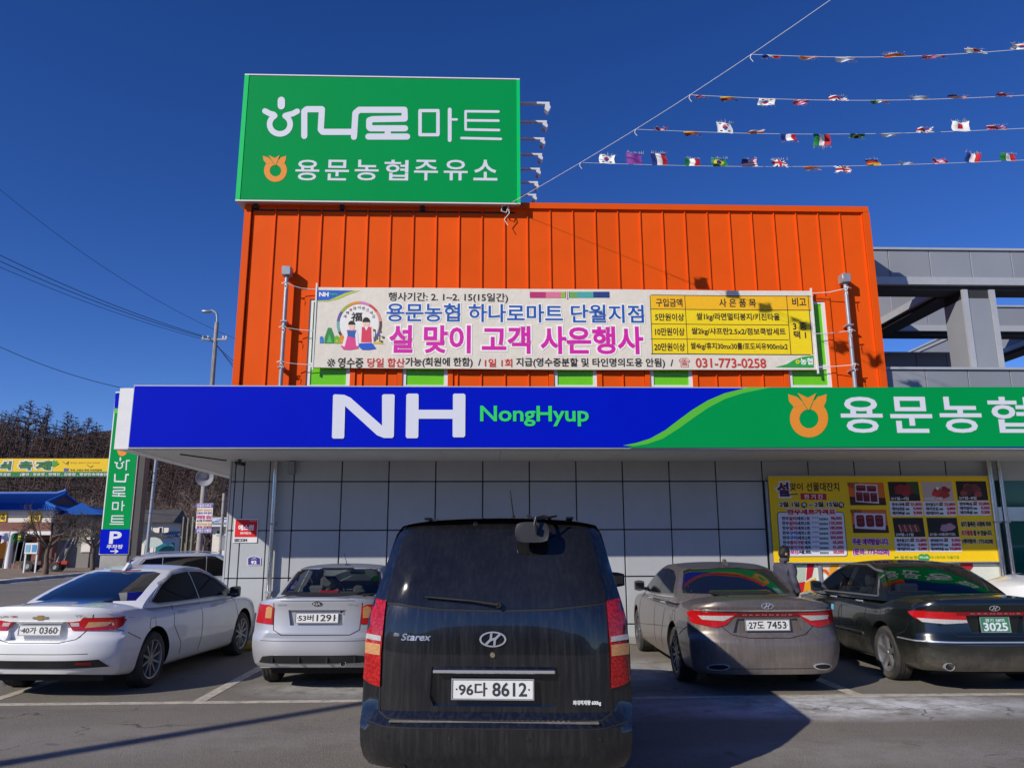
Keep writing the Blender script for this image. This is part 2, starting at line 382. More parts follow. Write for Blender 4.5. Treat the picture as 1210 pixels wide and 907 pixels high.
def worn_paint(name, col, keep=.5):
    m = mat(name, col, rough=.75); n = m.node_tree.nodes; L = m.node_tree.links.new; b = n['Principled BSDF']
    tc = n.new('ShaderNodeTexCoord'); q = n.new('ShaderNodeTexNoise'); q.inputs['Scale'].default_value = 7; q.inputs['Detail'].default_value = 10; q.inputs['Roughness'].default_value = .75; L(tc.outputs['Object'], q.inputs['Vector'])
    r = n.new('ShaderNodeMapRange'); r.inputs[1].default_value = keep-.14; r.inputs[2].default_value = keep+.1; L(q.outputs[0], r.inputs[0]); mx = n.new('ShaderNodeMix'); mx.data_type = 'RGBA'; L(r.outputs[0], mx.inputs[0])
    mx.inputs[6].default_value = (*col, 1); mx.inputs[7].default_value = (.20, .185, .165, 1); L(mx.outputs[2], b.inputs['Base Color']); return m
M_LINE = worn_paint('worn cream stall paint', (.55, .50, .40), .60)
M_YLINE = worn_paint('worn yellow paint', (.62, .42, .05), .6)
mb = MB()
mb.box(-12, 12.5, 9.27, 9.39, .001, .004, M_LINE)
for x in (-8.05, -5.65, -3.25, -.85, 1.65, 4.35, 7.15, 9.9): mb.box(x-.07, x+.07, 9.394, 13.75, .001, .0045, M_LINE)
tag(mb.build('parking_marking'), kind='structure')
WY, FY = 14.40, 12.36        # wall plane, fascia plane
for a, lab in ((-4.3, 'low worn yellow wheel stop ahead of the white saloon by the corner column'), (-2.05, 'low worn yellow wheel stop ahead of the small silver saloon')):
    mb = MB(); mb.box(a-.75, a+.75, 13.72, 13.86, .004, .12, M_YLINE, .03); tag(mb.build('wheel_stop'), lab, 'wheel stop', 'wheel stops at the head of the stalls')
# walkway along the shop wall
mb = MB(); mb.box(-4.9, 12, 14.1, 14.36, .001, .10, M_CONC, .01); tag(mb.build('pavement'), kind='structure')

# ------------------------------------------------------------------ shop building
shop = empty('shop_building', (0, WY, 0), 'orange ribbed and grey panelled supermarket with lime green windows and flat canopy', 'building')
def sub(mb, name, par, **k):
    o = mb.build(name, par, **k)
    o.matrix_parent_inverse = Matrix.Translation(-par.location) if par.parent is None else par.matrix_parent_inverse
    if par.type != 'EMPTY' and par.matrix_parent_inverse != Matrix(): o.matrix_parent_inverse = Matrix()
    return o
XL, XR = -4.78, 7.80                       # orange box
ZOB, ZOT = 4.0, 8.44
mb = MB(); mb.box(XL+.03, XR-.03, WY+.05, WY+9, ZOB, ZOT-.06, M_ORANGE); sub(mb, 'upper_wall', shop)
# standing seam panels, each its own piece
win_px = [(362, 413.5, 354), (475.6, 529, 354), (654.5, 705, 354), (768, 818, 354), (932, 982, 356)]
wins = []
for a, b, t in win_px: wins.append((X(a, WY, 445), X(b, WY, 445), Z(457.8, WY, a), Z(t, WY, a)))
n = 27; x0 = XL+.13; pw = (XR-XL-.26)/n
base_me = {}
for i in range(n):
    a = x0+i*pw; b = a+pw
    mb = MB(); segs = [(ZOB, ZOT-.09)]
    for (wa, wb, wz0, wz1) in wins:
        if a < wb+.10 and b > wa-.10:
            segs = [(ZOB, wz1+.10, max(a, wb+.10), b) if wb+.10 < b and a > wa-.10 else (ZOB, wz1+.10, a, min(b, wa-.10)) if a < wa-.10 else None, (wz1+.10, ZOT-.09, a, b)]
            if a < wa-.10 and b > wb+.1: segs.append((ZOB, wz1+.10, wb+.1, b))
    for sg in segs:
        if not sg: continue
        z0, z1 = sg[0], sg[1]; xa, xb = (sg[2], sg[3]) if len(sg) > 2 else (a, b)
        if xb-xa < .02: continue
        mb.box(xa+.009, xb-.009, WY-.0, WY+.045, z0, z1, M_ORANGE)
        if abs(xb-b) < .01: mb.box(xb-.009, xb+.009, WY-.028, WY+.046, z0, z1, M_ORANGE)
    sub(mb, 'wall_panel', shop)
mb = MB(); mb.box(XL, XR, WY-.06, WY+.1, ZOT-.09, ZOT+.03, M_ORANGE); mb.box(XL-.02, XL+.11, WY-.055, WY+9, ZOB, ZOT-.093, M_ORANGE); mb.box(XR-.11, XR+.02, WY-.055, WY+9, ZOB, ZOT-.093, M_ORANGE)
sub(mb, 'corner_trim', shop)
for (wa, wb, z0, z1) in wins:
    zm = Z(432, WY)
    fr = MB()
    for (a, b, c, d) in ((wa, wb, z1-.05, z1), (wa, wb, z0, z0+.05), (wa, wb, zm-.045, zm+.045)): fr.box(a+.07, b-.07, WY-.005, WY+.1, c, d, M_WFRAME)
    fr.box(wa, wa+.07, WY-.007, WY+.1, z0, z1, M_WFRAME); fr.box(wb-.07, wb, WY-.007, WY+.1, z0, z1, M_WFRAME)
    for (a, b, c, d) in ((wa-.1, wb+.1, z1+.002, z1+.1), (wa-.1, wa-.002, z0, z1), (wb+.002, wb+.1, z0, z1)): fr.box(a, b, WY-.03, WY+.1, c, d, M_ORANGE)
    o = sub(fr, 'window', shop)
    for (c, d) in ((z0+.05, zm-.045), (zm+.045, z1-.05)):
        p = MB(); p.box(wa+.07, wb-.07, WY+.012, WY+.03, c, d, M_LIME); sub(p, 'pane', o)
# ground floor: grey square panels with recessed joints
xe = X(1180, WY, 600); mb = MB(); mb.box(-4.62, xe-.02, WY+.03, WY+9, 0, 3.9, M_JOINT); mb.box(xe-.019, 12.6, WY+.03, WY+9, 3.06, 3.9, M_JOINT); sub(mb, 'lower_wall', shop)
zrows = [0.0, Z(738, WY), Z(681.5, WY), Z(625.7, WY), Z(568.5, WY), 3.42]
xs = [X(p, WY, 600) for p in (345.5, 402.5, 458.5, 514.3, 570.3, 625.8, 681.4, 736.8, 792.5, 848, 903.5)]
xw = xs[-1]-xs[-2]
def panel(x0, x1, z0, z1, y=WY, m=M_GREY, par=shop, g=.011, ch=.006):
    p = MB(); p.box(x0+g, x1-g, y, y+.029, z0+g, z1-g, m, ch); return sub(p, 'wall_panel', par)
for j in range(5):
    for a, b in zip(xs[:-1], xs[1:]): panel(a, b, zrows[j], zrows[j+1])
    for k in range(6):
        a = xs[-1]+k*xw
        if j < 4: continue              # posters and glazed front below
        panel(a, a+xw, zrows[j]+ (0 if j<4 else .0), zrows[j+1])
# corner column by the left end, a little proud
cxs = [X(p, WY, 600) for p in (270.5, 275.5, 286, 316.5, 345.5)]
for j in range(5):
    for a, b in zip(cxs[:-1], cxs[1:]): panel(a, b, zrows[j], zrows[j+1], y=WY-.002, g=.009)
for j in range(5): panel(-4.62-.03, -4.62, zrows[j], zrows[j+1]) if False else None
# left flank of the shop
fl = MB(); fl.box(cxs[0]-.03, cxs[0]-.001, WY+.002, WY+9, 0, 3.4, M_GREY); sub(fl, 'side_wall', shop)
# glazed shop front behind the right-hand posters
M_GLASSD = mat('shopfront glass', (.012, .02, .022), rough=.03, spec=.6)
M_TEAL = W_('teal tinted glass', (30, 110, 95), rough=.05)
xg0, xg1 = xs[-1]+.02, X(1176, WY, 600)
p = MB(); p.box(xg0, xg1, WY-.012, WY+.028, .1, zrows[4]-.012, M_GLASSD); sub(p, 'shop_window', shop)
p = MB()
for xx in (xg0, X(967, WY-.03, 680), X(1062, WY, 680), xg1-.06): p.box(xx, xx+.06, WY-.06, WY-.013, .1, zrows[4]-.014, M_STEEL)
p.box(xg0+.061, xg1-.07, WY-.055, WY-.014, .1, .18, M_STEEL); p.box(xg0+.061, xg1-.07, WY-.055, WY-.014, zrows[4]-.07, zrows[4]-.015, M_STEEL)
sub(p, 'window_frame', shop)
# entrance bay at the far right
xe = X(1180, WY, 600)
p = MB(); p.box(xe+.05, 12.4, WY+.6, WY+.64, 0, 3.05, M_TEAL); sub(p, 'glass_door', shop)
p = MB()
for xx in (xe+.12, xe+.42, xe+1.3): p.box(xx, xx+.05, WY+.5, WY+.595, 0, 3.04, M_STEEL)
p.box(xe+.18, 12.3, WY+.5, WY+.59, 2.15, 2.42, M_STAIN); sub(p, 'door_frame', shop)
p = MB(); p.box(xe+.62, xe+.85, WY-.3, WY-.26, 1.02, 1.25, M_BLUE); p.box(xe+.74, xe+1.1, WY-.31, WY-.301, 1.05, 1.2, M_WHITE); tag(p.build('notice_sign'), 'small blue and white sign by the glass entrance doors', 'sign')
# canopy: soffit, side return, gutter lip
xcl = X(139, FY, 500)
p = MB()
sz = Z(529, FY)
nn = 18; cw = (12.5-xcl)/nn
p.box(xcl+.02, 12.5, FY+.05, WY-.01, sz+.012, 3.95, M_JOINT); sub(p, 'canopy_deck', shop)
for i in range(nn):
    q = MB(); q.box(xcl+.02+i*cw+.003, xcl+.02+(i+1)*cw-.003, FY+.05, WY-.01, sz, sz+.011, M_SOFFIT); sub(q, 'soffit_panel', shop)
p = MB(); p.box(xcl+.02, -4.70, WY-.008, WY+9, sz, sz+.3, M_SOFFIT); sub(p, 'side_soffit', shop)
p = MB(); p.tube([(-5.2, 13.2, sz-.01), (-4.75, 14.2, sz-.01)], .012, M_WIRE, 6); sub(p, 'cable', shop)
# stainless drainpipes on the ground floor
for px, r in ((320.5, .045), (1181, .055), (1193, .045)):
    xx = X(px, WY-.12, 640); p = MB(); p.tube([(xx, WY-.1, .1), (xx, WY-.1, sz)], r, M_STAIN, 14)
    for zz in (.9, 2.1): p.box(xx-r-.012, xx+r+.012, WY-.1-r-.004, WY-.01, zz, zz+.03, M_STEEL)
    sub(p, 'drainpipe', shop, smooth=40)
p = MB(); xx = X(344, WY-.08, 560); p.box(xx-.06, xx+.06, WY-.12, WY-.004, 3.02, sz-.02, M_GREY2); sub(p, 'junction_box', shop)
# drainpipes with hopper heads on the orange wall
for (pt, pb, py) in ((338.5, 331, 322), (1000.5, 1009.5, 325)):
    xx = X((pt+pb)/2, WY-.2, 390); zt = Z(py, WY-.2, 340); p = MB(); p.tube([(xx, WY-.17, 4.2), (xx, WY-.17, zt)], .040, M_STEEL, 14)
    p.box(xx-.085, xx+.085, WY-.26, WY-.05, zt-.06, zt+.12, M_STEEL, .01)
    for zz in (5.0, 5.9): p.box(xx-.06, xx+.06, WY-.225, WY-.02, zz, zz+.03, M_STEEL)
    sub(p, 'downpipe', shop, smooth=40)
PIPES = [(X(334.7, WY-.2, 390), WY-.2), (X(1005, WY-.2, 390), WY-.2)]
# security camera under the soffit
cxx = at(283, 548, WY-.3)
e = empty('security_camera', (cxx.x, cxx.y, sz), 'small black security camera under the canopy soffit', 'camera')
p = MB(); p.tube([(0, 0, 0), (0, 0, -.06)], .02, M_DARK, 10); p.box(-.03, .03, -.03, .03, -.02, 0, M_DARK); p.build('bracket', e)
p = MB(); p.tube([(-.08, .04, -.055), (.09, -.05, -.09)], .035, M_DARK, 12); p.build('housing', e, smooth=40)
# ------------------------------------------------------------------ fascia sign
fs = empty('fascia_sign', (0, FY, sz), 'long blue and green fascia sign board along the canopy edge with white lettering', 'sign')
zt = Z(457.5, FY); xl = X(155, FY, 463)+.03; xmid = X(800, FY, 490)
p = MB(); p.box(xl, 12.5, FY+.012, FY+.3, sz-.01, zt+.02, M_TRIM); sub(p, 'board', fs)
p = MB(); p.box(xl+.015, 12.49, FY, FY+.011, sz+.012, zt, M_BLUE); sub(p, 'face_panel', fs)
sh = PxSheet(FY, fs)
sh.crop(1, 0, 0)
# the green half begins in a rising curve
cur = [(736, 526.2), (752, 523), (768, 518), (786, 508), (803, 495), (818, 484), (836, 473), (856, 464.5), (884, 457.6)]
M_ = cur+[(1290, 456.6), (1290, 525.2)]
sh.poly([(748, 527), (764, 524.5), (783, 518), (802, 506), (820, 493), (837, 481.5), (857, 471), (879, 464), (910, 457.7), (1290, 457.0), (1290, 527.4), (741, 528.8)], M_GREEN, 2)
sh.poly(cur+[(910, 457.7), (879, 464), (857, 471), (837, 481.5), (820, 493), (802, 506), (783, 518), (764, 524.5), (748, 527)], M_LGREEN, 2)
sh.crop(3.025, 120, 440)
sh.poly([(828, 82), (833, 78), (868, 80), (890, 90), (1003, 190), (1003, 82), (1008, 78), (1043, 78), (1048, 82), (1045, 228), (1040, 234), (1010, 234), (985, 224), (871, 120), (868, 231), (864, 236), (829, 236), (824, 231)], M_SWHITE, 3)
sh.crop(2.835, 240, 240)
sh.poly([(686, 638), (718, 638), (722, 642), (722, 692), (837, 692), (837, 642), (841, 638), (874, 638), (879, 643), (878, 779), (873, 784), (840, 784), (836, 780), (836, 722), (722, 722), (721, 782), (717, 787), (684, 787), (679, 782), (681, 643)], M_SWHITE, 3)
sh.crop(1, 0, 0)
sh.text('NongHyup', 568, 480, 695, 503, M_NONG, 3, .022)
for i, ch in enumerate('용문농협'): sh.text(ch, 994+i*58.4, 469.5, 1041.5+i*58.4, 510.5, M_SWHITE, 3, .016)
sh.crop(3.0226, 900, 260); logo(sh, 168, 708, 68, M_SORANGE, M_GREEN, 3)
sh.flush()
# side sign return, seen as a white end
xa = X(137, FY, 500); ss = empty('side_sign', (xa, FY, sz), 'white end of the sign box on the canopy flank', 'sign')
p = MB(); p.box(xa, xl-.004, FY+.02, FY+9, sz-.02, zt-.03, M_WHITE); sub(p, 'board', ss)
# ------------------------------------------------------------------ roof sign box
RY = 14.18; rs = empty('roof_sign', (X(447, RY, 240), RY, 8.0), 'big green sign box on the roof with white and orange lettering', 'sign')
rx0, rx1 = X(284, RY, 160), X(614.5, RY, 160); rz0, rz1 = Z(238.5, RY, 450), Z(91.5, RY, 450)
p = MB(); p.box(rx0, rx1, RY+.01, RY+5.4, rz0, rz1, M_TRIM); sub(p, 'sign_box', rs)
p = MB(); p.box(rx0+.09, rx1-.07, RY-.002, RY+.009, rz0+.02, rz1-.02, M_GREEN); sub(p, 'face_panel', rs)
p = MB(); p.box(rx0, rx0+.088, RY-.012, RY+.008, rz0+.005, rz1-.005, M_GREENL); p.box(rx1-.068, rx1, RY-.012, RY+.008, rz0+.005, rz1-.005, M_GREENL); p.box(rx0, rx1, RY-.012, RY+.008, rz1-.004, rz1+.02, M_WHITE); p.box(rx0, rx1, RY-.012, RY+.008, rz0-.02, rz0+.004, M_WHITE); sub(p, 'edge_trim', rs)
p = MB()
for xx in (rx0+.3, (rx0+rx1)/2-.8, (rx0+rx1)/2+.8, rx1-.35):
    p.box(xx, xx+.1, RY+.4, RY+.5, ZOT-.3, rz0-.002, M_DARK); p.box(xx, xx+.1, RY+4.5, RY+4.6, ZOT-.3, rz0-.002, M_DARK)
    p.box(xx+.005, xx+.095, RY+.15, RY+5.2, rz0-.09, rz0-.003, M_DARK)
p.box(rx0+.1, rx1-.1, RY+.2, RY+.3, rz0-.12, rz0-.092, M_DARK); sub(p, 'frame', rs)
sh = PxSheet(RY-.003, rs)
sh.crop(2.881, 260, 70)
sh.stroke([[(209, 141), (209, 160)]], 25, M_SWHITE, 2)
sh.stroke([[(153, 177), (170, 186), (183, 189)], [(263, 178), (248, 186), (232, 190)], [(183, 189)]+arc(204, 222, 35, 240, -60, 26, 33)+[(232, 190)]], 19, M_SWHITE, 1)
sh.stroke([[(287, 262), (287, 178), (296, 171), (347, 171), (347, 171), (343, 240), (350, 248), (458, 248)], [(456, 265), (461, 184), (474, 173), (628, 173), (629, 203), (520, 205), (508, 209), (508, 232), (512, 236), (630, 236)], [(505, 264), (637, 264)], [(571, 236), (571, 264)]], 21, M_SWHITE, 1)
sh.stroke([[(681, 176), (681, 257)], [(742, 257), (742, 176)]], 12, M_SWHITE, 1); sh.stroke([[(681, 176), (742, 176)], [(681, 258), (742, 258)]], 11, M_SWHITE, 1.4)
sh.stroke([[(782, 172), (782, 276)]], 13, M_SWHITE, 1); sh.stroke([[(782, 206), (806, 206)]], 8, M_SWHITE, 1.4)
sh.stroke([[(948, 179), (836, 178), (836, 240), (950, 242)], [(838, 209), (948, 210)], [(822, 269), (956, 272)]], 8.5, M_SWHITE, 1)
for i, ch in enumerate('용문농협주유소'): sh.text(ch, 258+i*101, 344, 337+i*101, 412, M_SWHITE, 1, .012)
logo(sh, 189, 379, 39, M_SORANGE, M_GREEN, 1)
sh.flush()
M_LAMPS = mat('bright zinc', (.72, .73, .74), rough=.4, metal=.1)
# seven lamp arms reaching from the right flank
for i in range(7):
    yy = RY+.35+i*.72; zz = rz1-.32
    e = empty('sign_lamp', (rx1, yy, zz), ['front most lamp arm on the side of the green roof sign', 'second lamp arm from the front on the green roof sign', 'third lamp arm from the front on the green roof sign', 'middle one of seven lamp arms on the green roof sign', 'third lamp arm from the back on the green roof sign', 'second lamp arm from the back on the green roof sign', 'rearmost and lowest looking lamp arm on the green roof sign'][i], 'lamp', 'lamp arms on the side of the roof sign')
    p = MB(); p.box(0, .64, -.03, .03, -.02, .025, M_LAMPS); p.build('arm', e)
    p = MB(); p.prism([(.55, -.022), (.62, -.022), (.66, -.12), (.60, -.23), (.53, -.16)], 'y', -.07, .07, M_LAMPS); p.build('lamp_head', e)
# ------------------------------------------------------------------ banner
BY = WY-.12
bn = empty('event_banner', (X(667, BY, 388), BY, Z(388, BY, 667)), 'long white fabric banner with blue and magenta Korean lettering on the orange wall', 'banner')
bx0, bx1 = X(372, BY, 388), X(962, BY, 388); bz0, bz1 = Z(435.3, BY, 667), Z(341.5, BY, 667)
M_CLOTH = W_('banner cloth', (228, 221, 206), rough=.8, var=.04, vscale=9, bump=.6, bscale=9)
def warp(x, z): return .009*math.sin(x*1.6+z)+.0015*math.sin(x*4.3)
mb = MB(); nx, nz = 90, 14; vs = []; fs2 = []
for j in range(nz+1):
    for i in range(nx+1):
        x = bx0+(bx1-bx0)*i/nx; z = bz0+(bz1-bz0)*j/nz
        if j == 0: z -= .02*math.sin(math.pi*i/nx)
        vs.append((x, BY+warp(x, z), z))
for j in range(nz):
    for i in range(nx): a = j*(nx+1)+i; fs2.append((a, a+1, a+nx+2, a+nx+1))
mb.add(vs, fs2, M_CLOTH); sub(mb, 'cloth', bn, smooth=60)
class BSheet(PxSheet):
    def _add(s, v, f, m, layer):
        before = {k: len(q.v) for k, q in s.by.items()}; super()._add(v, f, m, layer)
        q = s.by.get(m.name)
        if q:
            for i in range(before.get(m.name, 0), len(q.v)):
                x, y, z = q.v[i]; q.v[i] = (x, y+warp(x, z)-.001, z)
    def rect(s, x0, y0, x1, y1, m, layer=1):     # subdivided so that it follows the cloth
        n = max(1, int(abs(x1-x0)*s.k[0]/8)); k = max(1, int(abs(y1-y0)*s.k[0]/6)); v = []; f = []
        for j in range(k+1):
            for i in range(n+1): v.append((x0+(x1-x0)*i/n, y0+(y1-y0)*j/k))
        for j in range(k):
            for i in range(n): a = j*(n+1)+i; f.append((a, a+1, a+n+2, a+n+1))
        s._add(v, f, m, layer)
C = lambda r, g, b: W_('print %d %d %d' % (r, g, b), (r, g, b), rough=.6, var=.04, vscale=20)
K_ = C(40, 36, 34)
sh = BSheet(BY, bn, step=.0026); sh.crop(1, 0, 0)
sh.text('행사기간: 2. 1~2. 15(15일간)', 459, 346, 600, 357.5, K_, 2, .012)
for dx, mm, ly, bo in ((0, C(250, 248, 240), 1.6, .07), (0, C(10, 88, 176), 2.3, .018)): sh.text('용문농협 하나로마트 단월지점', 457, 359.5, 760, 380.5, mm, ly, bo)
for mm, ly, bo in ((C(250, 248, 240), 1.6, .085), (C(214, 26, 168), 2.3, .03)): sh.text('설 맞이 고객 사은행사', 461, 386, 759, 417, mm, ly, bo)
sh.text('※', 386.5, 423.5, 396, 433.5, K_, 2, 0); sh.text('영수증', 399.5, 422.5, 429, 434, K_, 2, .02); sh.text('당일 합산', 434, 423, 478, 433.5, C(205, 50, 40), 2, .02)
sh.text('가능(회원에 한함)  /', 479, 422.5, 568, 434, K_, 2, .02); sh.text('1일 1회', 573, 424, 605, 433.5, C(205, 50, 40), 2, .02)
sh.text('지급(영수증분할 및 타인명의도용 안됨)  /', 610, 423, 795, 434.5, K_, 2, .02)
sh.text('☎', 802, 423, 815, 434, C(205, 50, 40), 2, .0); sh.text('031-773-0258', 822, 423.5, 905, 434.2, C(205, 60, 50), 2, .02)
# table
YB = C(248, 218, 12); YC = C(250, 190, 20)
sh.rect(769.5, 349.5, 957.5, 418.5, YB, 1); sh.rect(769.5, 349.5, 957.5, 365.5, YC, 1.5)
LNW = C(70, 60, 20)
for a, b, c, d in ((769, 349, 957.6, 349.8), (769, 365.6, 957.6, 366.3), (769, 383, 932, 383.7), (769, 400.6, 932, 401.3), (769, 418, 957.6, 418.8), (769, 349, 769.8, 418.6), (810.4, 349, 811.1, 418.6), (931.5, 349, 932.3, 418.6), (957, 349, 957.8, 418.6)): sh.rect(a, b, c, d, LNW, 2)
for t, a, b, c, d in (('구입금액', 775, 353, 806, 362.5), ('사 은 품 목', 850, 353, 893, 362.5), ('비고', 936, 352, 952, 362), ('5만원이상', 774, 370.5, 808, 379), ('10만원이상', 774, 387.5, 808.5, 396.5), ('20만원이상', 773, 405.5, 809, 414.5),
                      ('쌀1kg/라면멀티봉지/키친타올', 823, 370, 921, 379.5), ('쌀2kg/샤프란2.5x2/점보쿡밥세트', 817, 387.5, 928, 396.5), ('쌀4kg/휴지30mx30롤/포도씨유900mlx2', 816, 405, 930.5, 414), ('3 종', 937, 381, 953, 390), ('택 1', 938, 391, 952, 400)): sh.text(t, a, b, c, d, K_, 2.5, .02)
# corner wedges
sh.poly([(373.5, 342.5), (420, 343.3), (408, 346), (399, 350), (389, 354.5), (373.5, 355)], C(20, 90, 195), 1.5); sh.poly([(420, 343.3), (425, 343.3), (411, 348), (400, 353), (387, 356), (373.5, 356), (373.5, 355), (389, 354.5), (399, 350), (408, 346)], C(190, 205, 40), 1.5)
sh.text('NH', 377.5, 345.5, 388, 350, C(245, 245, 250), 3, .05); sh.text('NongHyup', 389, 346.2, 399, 349, M_NONG, 3, .02)
sh.poly([(916, 433.5), (930, 430), (938, 425), (948, 421.5), (961, 420), (961.5, 434)], C(40, 165, 70), 2); sh.text('농협', 946, 423, 960, 430.5, C(240, 245, 240), 3, .03); sh.polys([arc(942.5, 427.3, 2.4, 0, 360, 12)[:-1], arc(942.5, 427.3, 1.1, 0, 360, 8)[:-1]], C(240, 220, 30), 3, 2)
for a, b, col in ((626, 645, (190, 45, 110)), (645, 663, (225, 120, 150)), (663, 668, (150, 195, 50)), (673, 682, (110, 170, 90)), (682, 701, (70, 170, 165)), (701, 720, (30, 60, 130))): sh.rect(a, 344.8, b, 351.8, C(*col), 2)
for k, col in enumerate(((70, 90, 140), (235, 235, 235), (200, 50, 60), (230, 230, 230), (50, 110, 90))): sh.rect(668+k, 344.5, 669+k, 353.5-abs(k-2), C(*col), 2)
# round emblem with two children in festive dress
cols = [(225, 150, 40), (160, 180, 60), (100, 90, 160), (110, 180, 170), (90, 60, 60), (225, 150, 130), (230, 160, 60), (110, 180, 170), (90, 80, 170), (90, 60, 60), (225, 140, 130), (200, 70, 80), (215, 130, 180)]
sh.crop(10.08, 380, 340)
sh.poly(arc(448, 430, 232, 0, 360, 40)[:-1], C(238, 236, 230), 1)
for i, col in enumerate(cols):
    a0 = -90-i*360/13; sh.polys([arc(448, 430, 270, a0, a0-360/13, 5)+arc(448, 430, 240, a0-360/13, a0, 5)], C(*col), 2)
sh.text('福', 355, 295, 480, 395, C(20, 18, 18), 2.5, .03)
for i, ch in enumerate('새해복많이받으세요'):
    a = R(-152+i*15.5); cx_, cy_ = 448+195*math.cos(a), 430+195*math.sin(a); sh.text(ch, cx_-18, cy_-18, cx_+18, cy_+18, C(190, 60, 60) if i == 2 else C(90, 80, 80), 2.5, .01)
for bx, hw_, hh, col, in_ in ((95, 65, 185, (40, 140, 70), (90, 190, 90)), (0, 22, 85, (40, 120, 200), (70, 150, 220)), (182, 38, 90, (120, 180, 40), (170, 210, 60)), (240, 30, 100, (225, 140, 30), (240, 170, 60))):
    sh.poly([(bx-hw_, 660), (bx-hw_*.9, 590), (bx-hw_*.3, 660-hh), (bx+hw_*.3, 660-hh), (bx+hw_*.9, 590), (bx+hw_, 660)], C(*col), 2.5)
    sh.poly([(bx-hw_*.5, 650), (bx, 660-hh*.6), (bx+hw_*.5, 650)], C(*in_), 3)
SK = C(238, 205, 180); HR = C(35, 25, 22)
sh.poly([(300, 500), (415, 500), (430, 690), (440, 720), (340, 738), (260, 735), (225, 690), (250, 680)], C(225, 70, 140), 2.6)     # skirt
sh.poly([(300, 510), (415, 510), (395, 600), (300, 565)], C(30, 100, 170), 3); sh.poly([(300, 505), (285, 520), (245, 690), (275, 700), (310, 560)], C(240, 235, 235), 3.2); sh.poly([(415, 505), (430, 540), (440, 690), (412, 690), (400, 560)], C(240, 235, 235), 3.2)
sh.poly(arc(358, 452, 38, 0, 360, 18, 55)[:-1], SK, 3.2); sh.poly(arc(358, 440, 42, 180, 360, 12, 50), HR, 3.4)
sh.poly([(455, 465), (610, 465), (620, 640), (610, 700), (450, 700), (440, 640)], C(240, 235, 228), 2.6); sh.poly([(480, 465), (595, 465), (595, 570), (600, 650), (470, 650), (475, 560)], C(218, 60, 90), 3); sh.poly([(510, 465), (555, 465), (532, 510)], C(240, 240, 240), 3.4)
sh.poly([(450, 660), (600, 655), (650, 725), (560, 738), (480, 735), (440, 700)], C(30, 90, 200), 3.4); sh.poly(arc(532, 420, 42, 0, 360, 18, 52)[:-1], SK, 3.2); sh.poly(arc(532, 405, 46, 175, 365, 12, 55), HR, 3.4)
sh.poly([(610, 660), (640, 635), (700, 640), (750, 672)], C(225, 195, 90), 2.6); sh.stroke([[(640, 640), (640, 500)], [(690, 640), (690, 560), (735, 600)]], 8, C(110, 80, 50), 3)
for a, b in ((628, 505), (648, 580), (700, 520), (735, 590), (715, 640), (655, 600)): sh.poly(arc(a, b, 16, 0, 360, 8)[:-1], C(90, 100, 60), 3.2)
sh.flush('print')
p = MB(); p.box(bx0-.02, bx0+.01, BY-.01, BY+.02, bz0-.05, bz1+.08, M_ROPE); p.box(bx1-.01, bx1+.02, BY-.01, BY+.02, bz0-.08, bz1+.06, M_ROPE); sub(p, 'batten', bn)
p = MB()
for (pp, bx, s) in ((PIPES[0], bx0, 1), (PIPES[1], bx1, -1)):
    for f, d in ((0.97, .07), (.45, .03), (.03, .02)):
        zz = bz0+(bz1-bz0)*f; x1_ = pp[0]; pts = [(bx, BY, zz), ((bx+x1_)/2, (BY+pp[1])/2, zz+.01), (x1_, pp[1]-.06, zz+d)]
        p.tube(pts, .008, M_ROPE, 5); p.tube([(x1_-.07, pp[1]-.05, zz+d), (x1_, pp[1]-.07, zz+d+.02), (x1_+.07, pp[1]-.04, zz+d)], .011, M_ROPE, 5)
        p.tube([(x1_, pp[1]-.07, zz+d), (x1_+.05*s, pp[1]-.1, zz+d-.06), (x1_+.03*s, pp[1]-.1, zz+d-.14)], .006, M_ROPE, 5)
sub(p, 'rope', bn)
#@@NEXT
# ------------------------------------------------------------------ meat poster on the shop window
PY = WY-.10
po = empty('meat_poster', (X(1045, PY, 610), PY, Z(663, PY, 1045)), 'large yellow poster with meat photographs and price lists on the shop window', 'poster')
px0, px1 = X(911, PY, 610), X(1177, PY, 610); pz0, pz1 = Z(663.5, PY, 1045), Z(562.5, PY, 1045)
YEL = C(252, 208, 8); p = MB(); p.box(px0, px1, PY, PY+.012, pz0, pz1, YEL); sub(p, 'sheet', po)
sh = PxSheet(PY, po, step=.003)
sh.crop(7.556, 900, 550)
WT = C(232, 230, 240); RD = C(205, 25, 45); PU = C(120, 20, 140); BKP = C(22, 18, 20); TG_ = C(30, 110, 90); MEAT = C(110, 18, 26)
sh.text('설', 140, 150, 245, 272, WT, 1, .13); sh.text('설', 143, 153, 240, 270, C(60, 20, 110), 2, .04); sh.stroke([[(200, 262), (320, 252)]], 9, C(60, 20, 110), 2)
sh.text('맞이', 252, 155, 365, 220, BKP, 1, .02); sh.text('선물대잔치', 398, 150, 690, 225, BKP, 1, .02)
sh.poly([(346, 245), (576, 250), (580, 304), (349, 302)], C(200, 30, 35), 1); sh.text('전 기 간', 380, 256, 545, 296, WT, 2, .03)
for mm, ly, bo in ((WT, 1, .12), (BKP, 2, .035)):
    sh.text('2월 1일', 160, 322, 335, 366, mm, ly, bo); sh.text('~ 2월 15일', 420, 322, 680, 366, mm, ly, bo)
for cx_ in (378, 710): sh.poly(arc(cx_, 350, 26, 0, 360, 18)[:-1], BKP, 1.5); sh.text('목', cx_-15, 335, cx_+15, 365, WT, 2.5, .03)
sh.poly(rrect(150, 412, 752, 812, 28), BKP, 1, True); sh.poly(rrect(156, 418, 746, 806, 24), WT, 1.5, True)
